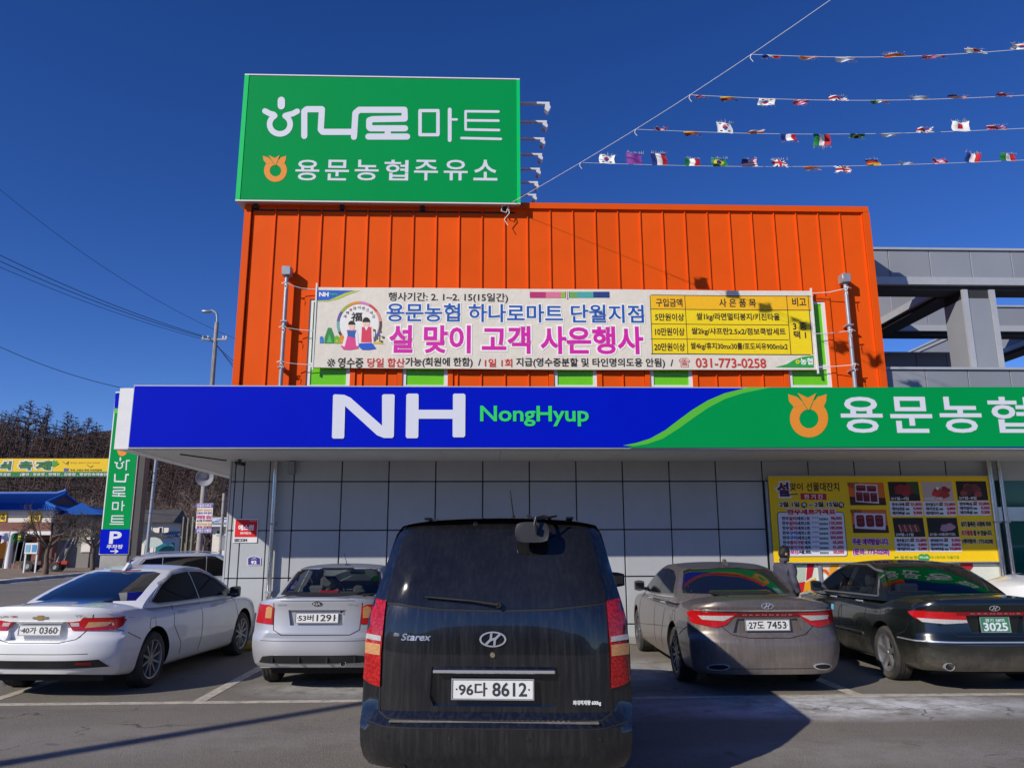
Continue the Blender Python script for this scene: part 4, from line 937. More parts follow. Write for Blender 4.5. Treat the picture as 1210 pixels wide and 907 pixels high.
def oval_emblem(car, cx, cz, y, rx, rz, kind, par=None):
    mb = MB()
    if kind == 'h':
        o = arc(0, 0, rx, 0, 360, 32, rz)[:-1]; i = arc(0, 0, rx*.86, 0, 360, 32, rz*.82)[:-1]
        L_ = [o, i]; v, f = cdt(L_, 2)
        S_ = stroke_polys([(-rx*.5, -rz*.62), (-rx*.15, rz*.0), (-rx*.12, rz*.66)], rx*.17)+stroke_polys([(rx*.12, -rz*.66), (rx*.15, 0), (rx*.5, rz*.62)], rx*.17)+stroke_polys([(-rx*.2, -rz*.12), (0, rz*.02), (rx*.2, rz*.12)], rx*.15)
        v2, f2 = cdt(S_, 1)
    elif kind == 'bow':
        v, f = cdt([[(-rx, -rz*.35), (-rx*.88, rz*.45), (-rx*.38, rz*.45), (-rx*.3, rz), (rx*.42, rz), (rx*.36, rz*.45), (rx, rz*.45), (rx*.88, -rz*.35), (rx*.36, -rz*.35), (rx*.3, -rz), (-rx*.42, -rz), (-rx*.36, -rz*.35)]], 1); v2 = f2 = None
    else:
        v, f = cdt([arc(0, 0, rx, 0, 360, 32, rz)[:-1]], 1); v2 = f2 = None
    def put(v, f, m, dy, dz=.006):
        b = [(cx+p[0], y(cz+p[1])-dy, cz+p[1]) for p in v]; n = len(b); mb.add(b, f, m)
        mb.add([(q[0], q[1]+dz, q[2]) for q in b], f, m)
    if kind == 'bow': put(v, f, M_CHROME, .008); k = .8; put([(p[0]*.86, p[1]*.7) for p in v], f, mat('gold badge', (.75, .5, .15), rough=.3, metal=.6), .012)
    elif kind == 'kia':
        put(v, f, M_CHROME, .008); put([(p[0]*.92, p[1]*.88) for p in v], f, M_DARK, .011)
        tv, tf = text_tris('KIA', .05); mb.add([(cx+(p[0]-.5)*rx*1.3, y(cz)-.014, cz+(p[1]-.5)*rz*1.0) for p in tv], tf, M_CHROME)
    else: put(v, f, M_CHROME, .010); put(v2, f2, M_CHROME, .012)
    return mb.build('emblem', par or car['e'], recalc=False)
def badge(car, s, x0, x1, z0, z1, y, m=M_CHROME, name='lettering', bold=.03, par=None, slant=0):
    v, f = text_tris(s, bold); mb = MB(); mb.add([(x0+(x1-x0)*p[0]+slant*p[1]*(z1-z0), min(y(z0+(z1-z0)*p[1]), car['ry'](x0+(x1-x0)*p[0], z0+(z1-z0)*p[1]))-.006, z0+(z1-z0)*p[1]) for p in v], f, m)
    return mb.build(name, par or car['e'], recalc=False)
def plate(car, cx, cz, w_, h_, y, txt, gaps, tilt=.08, green=False):
    p = MB(); p.box(-w_/2, w_/2, -.006, .004, -h_/2, h_/2, M_PGREEN if green else M_PLATE, .002)
    o = p.build('number_plate', car['e']); o.location = (cx, y, cz); o.rotation_euler = (-tilt, 0, 0)
    q = MB(); b = .008; m = M_STEEL if not green else M_STEEL
    for (a0, a1, c0, c1) in ((-w_/2-b, w_/2+b, h_/2, h_/2+b), (-w_/2-b, w_/2+b, -h_/2-b, -h_/2), (-w_/2-b, -w_/2, -h_/2, h_/2), (w_/2, w_/2+b, -h_/2, h_/2)): q.box(a0, a1, -.012, .004, c0, c1, m)
    q.build('plate_frame', o)
    t = MB()
    for (s, a, b_, c, d, bo) in gaps:
        v, f = text_tris(s, bo); t.add([(-w_/2+w_*(a+(b_-a)*p[0]), -.0085, -h_/2+h_*(c+(d-c)*p[1])) for p in v], f, M_SWHITE if green else M_PTXT)
    if not green:
        for sx in (-1, 1): t.add([(sx*w_*.45+.006*math.cos(a), -.009, .006*math.sin(a)) for a in [k*math.pi/4 for k in range(8)]], [tuple(range(8))], M_DARK)
    t.build('lettering', o, recalc=False); return o
def make_car(sp):
    e = empty(sp['name'], (sp['x'], sp['y'], 0), sp['label'], sp.get('cat', 'car'), sp.get('group'), rz=-R(sp['heading']))
    car = {'e': e, **sp}; L_, hwf, top, bot, rear, front = sp['L'], pchip(sp['hw']), pchip(sp['top']), pchip(sp['bot']), pchip(sp['rear']), pchip(sp['front'])
    sec, crown = pchip(sp['sec']), sp.get('crown', .03); rc, rp, fc = sp.get('rc', .2), sp.get('rp', 4), sp.get('fc', .3)
    def body(a, b, c):
        yl = L_*a; z0 = bot(yl)+(top(yl)-bot(yl))*c; y = (rear(z0)+rc*abs(b)**rp)*(1-a)+(L_-front(z0)-fc*abs(b)**3)*a
        zt = top(y)+crown*(1-b*b) - sp.get('edge', .0)*abs(b)**6; z = bot(y)+(zt-bot(y))*c
        if a == 0: y = rear(z)+rc*abs(b)**rp
        return (b*hwf(y)*sec(c), y, z)
    lb = [-math.cos(math.pi*i/30)*.35+(-1+2*i/30)*.65 for i in range(31)]
    v1, f1 = boxmap(dense(76, 1.35), lb, dense(20, 1.15), body)
    V_, F_ = list(v1), list(f1); car['body_fn'] = body
    gh = sp.get('gh')
    if gh:
        roof = pchip(gh['roof']); belt = pchip(gh['belt']); tw = pchip(gh.get('taper', [(0, 1), (5, 1)]))
        def green(a, b, c, inset=0.):
            yr = gh['yb0']+(gh['yr0']-gh['yb0'])*c**gh['pr']+gh.get('kr', .12)*abs(b)**3*(1-.4*c); yf = gh['yb1']+(gh['yr1']-gh['yb1'])*c**gh.get('pf', 1.25)-.2*abs(b)**3*(1-.4*c)
            y = yr*(1-a)+yf*a; y1r = gh['yr0']+gh.get('kr', .12)*abs(b)**3*.6; y1f = gh['yr1']-.2*abs(b)**3*.6; y1 = y1r*(1-a)+y1f*a
            zb = belt(y)-.04; zt = roof(y1)+gh.get('crown', .035)*(1-abs(b)**2.4)-.035; z = zb+(zt-zb)*c
            wv = gh['wb']+(gh['wt']-gh['wb'])*(c**1.15); wv *= (1-.05*max(0, (c-.8)/.2)**2)
            return (b*(wv*tw(y)-inset), y+inset*(1-2*a)*2, z-inset*c)
        v2, f2 = boxmap(dense(56, 1.3), lb, dense(16, 1.25), green)
        car['green'] = green
    bvl = BVHTree.FromPolygons(v1, f1)
    n0 = len(V_)
    if gh: V_ += v2; F_ += [tuple(i+n0 for i in f) for f in f2]
    car['bvh'] = BVHTree.FromPolygons(V_, F_); car['bvl'] = bvl
    rear_y = lambda x, z: (lambda h: h[0].y if h[0] else 0)(car['bvh'].ray_cast(Vector((x, -3, z)), Vector((0, 1, 0))))
    car['ry'] = rear_y
    # bodywork with wheel housings, plate recess and (where glass is clear) window openings cut in
    def solid(name, v, f, m):
        o = MB().add(v, f, m).build(name, None, recalc=True); return o
    lo = solid('body', v1, f1, sp['paint'])
    cut = MB(); r = sp['r']
    for yy in (sp['ya'], sp['ya']+sp['wb']):
        for sx in (-1, 1):
            n = 40; x0, x1 = (sx*(hwf(yy)-.30), sx*(hwf(yy)+.3)); V2 = []
            for xx in (x0, x1): V2 += [(xx, yy+(r+.055)*math.cos(2*math.pi*k/n), r+.01+(r+.055)*math.sin(2*math.pi*k/n)) for k in range(n)]
            cut.add(V2, [tuple(range(n)), tuple(range(2*n-1, n-1, -1))]+[(k, k+n, (k+1) % n+n, (k+1) % n) for k in range(n)], M_BLACK)
    def boolean(o, mbc, paint=None):
        c = mbc.build('cutter'); md = o.modifiers.new('b', 'BOOLEAN'); md.operation = 'DIFFERENCE'; md.object = c; md.solver = 'EXACT'; md.material_mode = 'TRANSFER'
        dg = bpy.context.evaluated_depsgraph_get(); dg.update(); me = bpy.data.meshes.new_from_object(o.evaluated_get(dg)); old = o.data; o.modifiers.clear(); o.data = me; bpy.data.meshes.remove(old)
        cm = c.data; bpy.data.objects.remove(c); bpy.data.meshes.remove(cm)
    boolean(lo, cut)
    if 'recess' in sp:
        poly, dep = sp['recess']; cut = MB(); yy = max(rear_y(a, b) for a, b in poly)+dep; cut.prism(poly, 'y', -1, yy, sp['paint']); boolean(lo, cut)
    lo.parent = e; lo.data.shade_smooth(); lo.data.set_sharp_from_angle(angle=R(sp.get('sharp', 38)))
    if gh:
        go = solid('greenhouse', v2, f2, sp['paint']); go.name = 'roof'
        if sp.get('clear'):
            vi, fi = boxmap(dense(24), [-1+2*i/10 for i in range(11)], dense(8), lambda a, b, c: green(a, b, .03+c*.92, .05))
            cut = MB().add(vi, fi, M_CABIN); boolean(go, cut)
            cut = MB()
            cut.prism(sp['rearglass'], 'y', -.5, (gh['yr0']+gh['yb1'])/2, M_CABIN)
            if 'windshield' in sp: cut.prism(sp['windshield'], 'y', (gh['yr0']+gh['yb1'])/2+.01, L_, M_CABIN)
            boolean(go, cut); cut = MB()
            for w_ in sp['sidewin']: cut.prism(w_, 'x', -1.5, 1.5, M_CABIN)
            boolean(go, cut)
        go.parent = e; go.data.shade_smooth(); go.data.set_sharp_from_angle(angle=R(40))
    G = sp.get('glass', M_CGLASS if sp.get('clear') else M_TINT)
    off = .004
    for w_ in sp['sidewin']:
        for ax in ('l', 'R'):
            patch(car, 'side_window', [w_], ax, .006, G if sp.get('clear') else M_TINTS, res=.06, skirt=.0 if sp.get('clear') else .02)
    if 'rearglass' in sp: patch(car, 'rear_window', [sp['rearglass']], 'r', sp.get('goff', .01), G, res=.035, skirt=.0 if sp.get('clear') else .02)
    if 'windshield' in sp: patch(car, 'windshield', [sp['windshield']], 'f', .012, G, res=.06, skirt=.0 if sp.get('clear') else .02)
    # belt chrome / window surround
    if sp.get('chrome_line'):
        for ax in ('l', 'R'): patch(car, 'window_trim', stroke_polys(sp['chrome_line'], .018, True, 6), ax, .012, sp.get('trimmat', M_CHROME), res=.08)
    for (ax, path, wd) in sp.get('seams', ()):
        patch(car, 'panel_gap', stroke_polys(path, wd, False), ax, .0025, M_SEAM, res=.05, skirt=.003)
    for (nm, ax, loops, off, m) in sp.get('patches', ()): patch(car, nm, loops, ax, off, m, res=.03, mode=2 if 'surround' in nm else 1)
    for yy in (sp['ya'], sp['ya']+sp['wb']):
        for sx in (-1, 1): make_wheel(car, sx*(hwf(yy)-.02-sp['tw']/2), yy, r, sp['tw'], sx, sp['spokes'], sp.get('rimm', M_RIM))
    # dark box added beneath the floor to block light
    u = MB(); u.box(-hwf(2)+.25, hwf(2)-.25, .35, L_-.4, .18, .34, M_BLACK); u.build('light_block_box', e)
    # mirrors
    my, mz = sp['mirror']; mw = sp.get('mirw', .16)
    for sx in (-1, 1):
        x0 = sx*(hwf(my)*sp.get('mirx', .93)); mb = MB()
        vm, fm = boxmap(dense(4), dense(6), dense(6), lambda a, b, c: (x0+sx*(.015+mw*b), my-.03+.13*a*(1-.5*(2*b-1)**2)-.02*b, mz-.06+.125*c*(1-.0)+(.02*(1-(2*b-1)**2))*(2*c-1)))
        mb.add(vm, fm, sp.get('mirmat', sp['paint'])); mb.tube([(x0-sx*.06, my+.03, mz-.05), (x0+sx*.07, my+.03, mz-.04)], .025, M_DARK, 8)
        mo = mb.build('wing_mirror', e, smooth=60)
        q = MB(); q.box(x0+sx*(.04), x0+sx*(.0+mw), my-.052, my-.044, mz-.042, mz+.05, M_TINT); q.build('mirror_glass', mo)
    for (yy, zz) in sp.get('handles', ()):
        for ax, sx in (('l', -1), ('R', 1)):
            h = car['bvh'].ray_cast(Vector((sx*3, yy, zz)), Vector((-sx, 0, 0)))[0]; q = MB()
            q.tube([(h.x, yy-.09, zz), (h.x+sx*.035, yy-.06, zz), (h.x+sx*.04, yy+.05, zz), (h.x, yy+.09, zz)], .012, sp.get('hmat', M_CHROME), 8); q.build('door_handle', e, smooth=60)
    if 'exhaust' in sp:
        for (cx, cz, rx, rz) in sp['exhaust']:
            q = MB(); yy = rear_y(cx, cz)
            V3 = []; n = 20
            for (k, dy) in ((1, -.02), (1, .1), (.86, .08), (.86, -.02)): V3 += [(cx+rx*k*math.cos(2*math.pi*j/n), yy+dy, cz+rz*k*math.sin(2*math.pi*j/n)) for j in range(n)]
            F3 = [(s_*n+j, s_*n+(j+1) % n, (s_+1)*n+(j+1) % n, (s_+1)*n+j) for s_ in range(3) for j in range(n)]+[(3*n+j, 3*n+(j+1) % n, (j+1) % n, j) for j in range(n)]
            q.add(V3, F3, M_CHROME); q.add([(cx+rx*.88*math.cos(2*math.pi*j/n), yy-.005, cz+rz*.88*math.sin(2*math.pi*j/n)) for j in range(n)], [tuple(range(n))], M_BLACK); q.build('exhaust_tip', e, smooth=50, recalc=False)
    if sp.get('clear'):
        for sx in (-.38, .38):
            q = MB(); q.box(sx-.23, sx+.23, sp['ya']+1.25, sp['ya']+1.4, .6, 1.10, M_SEATM, .05); q.box(sx-.13, sx+.13, sp['ya']+1.27, sp['ya']+1.37, 1.09, 1.28, M_SEATM, .045); q.build('seat', e)
        q = MB(); q.box(-.6, .6, gh['yb0']+.25, gh['yb0']+.75, gh['belt'][0][1]-.03, gh['belt'][0][1]+.045, M_CABIN, .02); q.box(-.5, -.2, gh['yb0']+.62, gh['yb0']+.74, 1.06, 1.19, M_SEATM, .03); q.box(.2, .5, gh['yb0']+.62, gh['yb0']+.74, 1.06, 1.19, M_SEATM, .03); q.build('rear_shelf', e)
        q = MB(); q.box(-.12, .12, gh['yr1']+.12, gh['yr1']+.14, gh['roof'][-1][1]-.15, gh['roof'][-1][1]-.09, M_DARK, .01); q.build('rear_view_mirror', e)
        q = MB(); q.lathe([(.18, -.012), (.195, 0), (.18, .012), (.165, 0), (.18, -.012)], M_DARK, (-.38, gh['yb1']-.62, 1.02), 'y', 24); q.build('steering_wheel', e)
    return car
PAINT_W = mat('white car paint', (.78, .79, .80), rough=.28, coat=.8, dirt=(.42, .39, .34, .55), dirtz=(.75, .1), var=.01)
PAINT_S = mat('silver car paint', (.50, .51, .54), rough=.34, metal=.45, coat=.8, dirt=(.36, .34, .31, .5), dirtz=(.8, .1))
PAINT_B = mat('bronze grey car paint', (.165, .136, .118), rough=.34, metal=.5, coat=.7, dirt=(.34, .30, .26, .75), dirtz=(.95, .1), streak=True)
PAINT_K = mat('dusty black car paint', (.006, .009, .008), rough=.2, coat=1., dirt=(.30, .255, .19, .6), dirtz=(.58, .10))
PAINT_V = mat('black van paint', (.005, .006, .008), rough=.18, coat=1., dirt=(.30, .28, .25, .085), dirtz=(.75, .0), streak=1.8)
PAINT_SI = mat('pale silver car paint', (.55, .56, .58), rough=.3, metal=.35, coat=.9, dirt=(.36, .34, .31, .3), dirtz=(.8, .1))
SEC = [(0, .88), (.06, .945), (.2, .98), (.4, 1.0), (.62, .998), (.8, .985), (.9, .97), (.96, .95), (1.0, .925)]
sq = lambda x0, z0, x1, z1: [(x0, z0), (x1, z0), (x1, z1), (x0, z1)]
# ---- white saloon, far left
cA_ = make_car(dict(name='parked_car', label='white saloon car at the far left with tinted glass and red tail lights', group='cars parked in front of the shop', x=-5.20, y=9.42, heading=5.2, L=4.92, paint=PAINT_W,
    hw=[(0, .83), (.25, .895), (.8, .925), (1.8, .92), (3.6, .925), (4.4, .88), (4.92, .74)], top=[(0, .965), (.12, 1.015), (.6, 1.02), (1.2, .95), (3.6, .95), (4.1, .93), (4.7, .78), (4.92, .66)], bot=[(0, .31), (.5, .23), (1, .20), (4.2, .19), (4.92, .24)],
    rear=[(.2, .13), (.32, .06), (.5, 0), (.66, .015), (.72, .08), (.88, .10), (.98, .07), (1.05, .10)], front=[(.2, .05), (.5, 0), (.7, .1), (1.0, .3)], sec=SEC, crown=.045, rc=.28, rp=4.2, fc=.5, edge=.05, sharp=42,
    gh=dict(yb0=.68, yr0=1.88, yr1=2.95, yb1=3.95, pr=1.35, roof=[(1.5, 1.37), (1.95, 1.43), (2.4, 1.465), (2.95, 1.43)], belt=[(.4, 1.02), (1.2, .99), (3.9, .96)], wb=.85, wt=.60, kr=.18, taper=[(.4, .90), (1.6, .985), (3, 1), (4, .94)]),
    r=.335, tw=.235, ya=1.03, wb=2.83, spokes=10, recess=([(-.36, .665), (.36, .665), (.40, .87), (-.40, .87)], .035),
    sidewin=[[(1.10, 1.03), (1.2, 1.0), (2.345, .985), (2.345, 1.368), (1.9, 1.338), (1.5, 1.22)], [(2.38, .985), (3.55, .99), (3.1, 1.24), (2.75, 1.35), (2.38, 1.362)]],
    rearglass=[(-.66, 1.055), (.66, 1.055), (.645, 1.12), (.52, 1.36), (.4, 1.385), (-.4, 1.385), (-.52, 1.36), (-.645, 1.12)],
    windshield=[(-.7, 1.0), (.7, 1.0), (.5, 1.38), (-.5, 1.38)], chrome_line=[(1.22, .985), (3.6, .975), (3.1, 1.26), (2.75, 1.375), (2.3, 1.388), (1.9, 1.358), (1.48, 1.24), (1.05, 1.03), (1.22, .985)],
    seams=[('r', [(-.60, .95), (-.57, .80), (-.47, .68), (-.3, .645), (.3, .645), (.47, .68), (.57, .80), (.60, .95)], .008), ('R', [(1.55, .95), (1.5, .7), (1.72, .45), (1.75, .3)], .008), ('R', [(2.35, .96), (2.35, .6), (2.3, .28)], .008), ('R', [(3.5, .93), (3.6, .6), (3.45, .28)], .008), ('l', [(2.35, .96), (2.35, .6), (2.3, .28)], .008), ('R', [(.28, .77), (.45, .70), (.66, .62)], .008), ('R', [(.86, .72), (1.02, .72), (1.02, .84), (.9, .84), (.86, .72)], .006), ('r', [(-.62, .52), (.62, .52)], .006)],
    patches=[('tail_light', 'r', [[(.33, .865), (.50, .885), (.80, .905), (.90, .92), (.86, .80), (.80, .765), (.40, .775)]], .012, M_RED), ('tail_light', 'r', [mirror([(.33, .865), (.50, .885), (.80, .905), (.90, .92), (.86, .80), (.80, .765), (.40, .775)])], .012, M_RED),
             ('clear_lens', 'r', [[(.53, .80), (.74, .815), (.78, .86), (.56, .865)]], .016, M_AMBER), ('clear_lens', 'r', [[(.38, .82), (.47, .82), (.46, .86), (.36, .86)]], .016, M_CLEAR),
             ('clear_lens', 'r', [mirror([(.38, .82), (.47, .82), (.46, .86), (.36, .86)])], .016, M_CLEAR), ('tail_light', 'R', [[(.12, .915), (.33, .905), (.25, .85), (.12, .79)]], .012, M_RED), ('diffuser', 'r', [[(-.80, .36), (.80, .36), (.72, .45), (-.72, .45)]], .012, M_DARK), ('reflector', 'r', [[(.50, .40), (.66, .39), (.66, .425), (.5, .43)]], .018, M_REDD),
             ('garnish', 'r', [sq(-.28, .852, .28, .872)], .02, M_CHROME), ('brake_light', 'r', [[(-.22, 1.392), (.22, 1.392), (.22, 1.405), (-.22, 1.405)]], .012, M_RED)],
    mirror=(3.35, 1.02), mirmat=M_DARK, handles=[(1.75, .86), (2.75, .86)], hmat=M_CHROME))
plate(cA_, 0, .775, .50, .105, cA_['ry'](0, .775)+.01, '', [('40가', .07, .42, .16, .84, .02), ('0360', .50, .93, .16, .84, .02)])
oval_emblem(cA_, 0, .915, lambda z: cA_['ry'](0, z), .10, .03, 'bow')
badge(cA_, 'LTZ', .42, .50, .93, .95, lambda z: cA_['ry'](.45, z), M_STEEL); badge(cA_, 'MALIBU', -.55, -.40, .92, .94, lambda z: cA_['ry'](-.45, z), M_STEEL); badge(cA_, 'TURBO', -.37, -.28, .92, .94, lambda z: cA_['ry'](-.32, z), M_RED)
q = MB(); q.prism([(1.75, 1.40), (1.95, 1.425), (1.90, 1.50), (1.86, 1.50)], 'x', -.02, .02, PAINT_W); q.build('shark_fin_antenna', cA_['e'])
# ---- small silver saloon
cP = make_car(dict(name='parked_car', label='small silver saloon car with see-through rear window beside the black van', group='cars parked in front of the shop', x=-2.07, y=9.78, heading=2.5, L=4.25, paint=PAINT_S, clear=True,
    hw=[(0, .77), (.25, .82), (.8, .845), (3, .845), (3.8, .80), (4.25, .66)], top=[(0, 1.02), (.10, 1.075), (.5, 1.085), (.9, 1.0), (3.0, .99), (3.4, .97), (4.0, .84), (4.25, .7)], bot=[(0, .30), (.6, .22), (3.6, .2), (4.25, .25)],
    rear=[(.2, .14), (.34, .04), (.48, 0), (.64, .01), (.68, .07), (.95, .09), (1.08, .08), (1.12, .1)], front=[(.2, .05), (.5, 0), (.7, .1), (1.0, .3)], sec=SEC, crown=.03, rc=.20, rp=4.5, fc=.4, edge=.035, sharp=40,
    gh=dict(yb0=.58, yr0=1.12, yr1=2.35, yb1=3.15, pr=1.2, roof=[(1.05, 1.43), (1.7, 1.475), (2.35, 1.45)], belt=[(.4, 1.06), (1.2, 1.01), (3.1, .98)], wb=.79, wt=.575, kr=.22, taper=[(.4, .97), (1.6, 1), (3.1, .95)]),
    r=.31, tw=.195, ya=.90, wb=2.50, spokes=7, recess=([(-.32, .775), (.32, .775), (.355, .955), (-.355, .955)], .035),
    sidewin=[[(.95, 1.06), (1.90, 1.04), (1.90, 1.386), (1.5, 1.385), (1.28, 1.33)], [(1.92, 1.035), (2.85, 1.02), (2.45, 1.30), (2.25, 1.385), (1.92, 1.388)]],
    rearglass=[(-.655, 1.115), (.655, 1.115), (.535, 1.39), (.46, 1.415), (-.46, 1.415), (-.535, 1.39)], windshield=[(-.66, 1.03), (.66, 1.03), (.5, 1.40), (-.5, 1.40)],
    seams=[('r', [(-.55, 1.04), (-.53, .72), (-.42, .665), (.42, .665), (.53, .72), (.55, 1.04)], .008), ('l', [(1.2, .98), (1.3, .6), (1.25, .28)], .008), ('r', [(-.68, .60), (.68, .60)], .005), ('r', [(-.46, 1.065), (.46, 1.065)], .006)],
    patches=[('tail_light', 'r', [[(-.80, .80), (-.545, .785), (-.54, .985), (-.60, 1.015), (-.76, 1.02)]], .012, M_RED), ('tail_light', 'r', [mirror([(-.80, .80), (-.545, .785), (-.54, .985), (-.60, 1.015), (-.76, 1.02)])], .012, M_RED),
             ('clear_lens', 'r', [[(-.655, .86), (-.565, .855), (-.56, .98), (-.61, 1.0), (-.65, .98)]], .018, M_AMBER), ('clear_lens', 'r', [mirror([(-.655, .86), (-.565, .855), (-.56, .98), (-.61, 1.0), (-.65, .98)])], .018, M_AMBER),
             ('diffuser', 'r', [[(-.70, .34), (.70, .34), (.64, .415), (.5, .435), (-.5, .435), (-.64, .415)]], .012, M_DARK), ('rear_window_surround', 'r', [[(-.685, 1.095), (.685, 1.095), (.56, 1.405), (.47, 1.433), (-.47, 1.433), (-.56, 1.405)], [(-.64, 1.13), (.64, 1.13), (.525, 1.385), (.45, 1.402), (-.45, 1.402), (-.525, 1.385)]], .008, M_BLACK)],
    mirror=(2.75, 1.07), handles=[(1.35, .9), (2.2, .9)], hmat=PAINT_S, exhaust=[(.36, .335, .035, .035)]))
plate(cP, 0, .862, .52, .11, cP['ry'](0, .86)+.015, '', [('53버', .07, .42, .16, .84, .02), ('1291', .50, .93, .16, .84, .02)])
oval_emblem(cP, 0, 1.03, lambda z: cP['ry'](0, z), .065, .03, 'kia'); badge(cP, 'GOLD', .38, .48, 1.015, 1.03, lambda z: cP['ry'](.43, z), M_STEEL); badge(cP, 'PRIDE', -.50, -.38, 1.01, 1.025, lambda z: cP['ry'](-.43, z), M_STEEL)
q = MB(); q.tube([(.06, 1.42, 1.455), (.03, 1.33, 1.62)], [.006, .003], M_DARK, 6); q.box(.03, .10, 1.38, 1.48, 1.445, 1.47, M_DARK, .01); q.build('antenna', cP['e'])
q = MB(); q.box(-.13, .13, .66, .72, 1.11, 1.155, M_REDD, .01); q.build('brake_light', cP['e'])
for k in (-.5, -.17, .17, .5):
    q = MB(); q.box(k-.015, k+.015, cP['ry'](k, .4)-.03, cP['ry'](k, .4)+.02, .345, .42, M_DARK, .006); q.build('diffuser_fin', cP['e'])
q = MB(); q.lathe([(.012, -.004), (.016, 0), (.0, .0)], M_DARK, (.30, cP['ry'](.40, .93), .93), 'y', 10); q.build('lock', cP['e'])
# ---- bronze grey saloon
cZ = make_car(dict(name='parked_car', label='dusty bronze grey saloon car to the right of the black van', group='cars parked in front of the shop', x=3.37, y=9.34, heading=1.2, L=4.91, paint=PAINT_B,
    hw=[(0, .86), (.2, .905), (.9, .93), (3.6, .93), (4.4, .88), (4.91, .72)], top=[(0, .985), (.12, 1.035), (.6, 1.055), (1.2, .97), (3.6, .96), (4.1, .94), (4.7, .8), (4.91, .68)], bot=[(0, .235), (.6, .21), (4.2, .19), (4.91, .24)],
    rear=[(.18, .08), (.30, .03), (.5, 0), (.63, .01), (.67, .07), (.9, .09), (.99, .05), (1.06, .07)], front=[(.2, .05), (.5, 0), (.7, .1), (1.0, .3)], sec=SEC, crown=.045, rc=.24, rp=5.5, fc=.45, edge=.04, sharp=42,
    gh=dict(yb0=.90, yr0=1.58, yr1=2.85, yb1=3.85, pr=1.2, roof=[(1.5, 1.40), (1.9, 1.445), (2.35, 1.472), (2.85, 1.44)], belt=[(.3, 1.05), (1.2, 1.0), (3.8, .97)], wb=.86, wt=.65, kr=.30, taper=[(.4, .95), (1.6, .99), (3, 1), (4, .94)]),
    r=.34, tw=.235, ya=1.08, wb=2.845, spokes=12, rimm=mat('dark alloy', (.14, .14, .15), rough=.4, metal=.7, dirt=(.25, .22, .18, .5)), recess=([(-.42, .70), (.42, .70), (.36, .86), (-.36, .86)], .03),
    sidewin=[[(1.52, 1.07), (2.335, 1.035), (2.335, 1.377), (2.0, 1.36), (1.7, 1.27)], [(2.35, 1.03), (3.5, 1.0), (3.05, 1.25), (2.7, 1.365), (2.35, 1.38)]],
    rearglass=[(-.73, 1.09), (.73, 1.09), (.715, 1.15), (.61, 1.365), (.48, 1.41), (-.48, 1.41), (-.61, 1.365), (-.715, 1.15)], windshield=[(-.7, 1.01), (.7, 1.01), (.5, 1.39), (-.5, 1.39)],
    chrome_line=[(1.4, 1.03), (2.3, 1.0), (3.55, .98)],
    seams=[('r', [(-.58, .985), (-.56, .78), (-.44, .68), (-.25, .645), (.25, .645), (.44, .68), (.56, .78), (.58, .985)], .008), ('l', [(1.62, 1.02), (1.66, .75), (1.85, .45), (1.85, .3)], .008), ('l', [(2.32, .99), (2.32, .6), (2.3, .28)], .008), ('l', [(3.5, .95), (3.55, .6), (3.45, .28)], .008), ('l', [(.28, .76), (.50, .70), (.70, .62)], .008), ('l', [(.98, .75), (1.13, .75), (1.13, .88), (.98, .88), (.98, .75)], .006), ('r', [(-.66, .30), (.66, .30)], .006)],
    patches=[('tail_light', 'r', [[(.36, .926), (.60, .93), (.91, .94), (.92, .86), (.86, .80), (.62, .755), (.50, .79), (.40, .88)]], .012, M_RED), ('tail_light', 'r', [mirror([(.36, .926), (.60, .93), (.91, .94), (.92, .86), (.86, .80), (.62, .755), (.50, .79), (.40, .88)])], .012, M_RED), ('light_bar', 'r', [sq(-.385, .882, .385, .925)], .010, M_REDD), 
             ('tail_light', 'l', [[(.10, .935), (.38, .925), (.30, .87), (.10, .80)]], .012, M_RED), ('clear_lens', 'r', [[(-.80, .89), (-.40, .895), (-.52, .835), (-.76, .845)]], .018, M_CLEAR), ('clear_lens', 'r', [mirror([(-.80, .89), (-.40, .895), (-.52, .835), (-.76, .845)])], .018, M_CLEAR), 
             ('chrome_strip', 'r', [[(-.84, .945), (.84, .945), (.84, .957), (-.84, .957)]], .014, M_CHROME)]+[(nm_, 'r', [[(s_*.62+rx_*math.cos(t)-s_*.25*rx_*math.sin(t), .315+rz_*math.sin(t)) for t in [k*math.pi/8 for k in range(16)]]], o_, m_) for s_ in (-1, 1) for nm_, rx_, rz_, o_, m_ in (('exhaust_trim', .125, .042, .012, M_CHROME), ('exhaust_opening', .105, .028, .016, M_BLACK))],
    mirror=(3.30, 1.08), handles=[(1.92, .93), (2.85, .93)]))
plate(cZ, 0, .785, .52, .115, cZ['ry'](0, .78)+.012, '', [('27도', .07, .42, .16, .84, .02), ('7453', .50, .93, .16, .84, .02)])
oval_emblem(cZ, 0, 1.005, lambda z: cZ['ry'](0, z), .075, .036, 'h'); badge(cZ, 'G R A N D E U R', -.30, .30, .896, .91, lambda z: cZ['ry'](0, z)-.012, M_CHROME, bold=.0); badge(cZ, 'HG240', .46, .60, .975, .99, lambda z: cZ['ry'](.53, z), M_STEEL, bold=0)
q = MB(); q.prism([(1.62, 1.425), (1.82, 1.45), (1.78, 1.52), (1.74, 1.52)], 'x', -.02, .02, PAINT_B); q.build('shark_fin_antenna', cZ['e'])
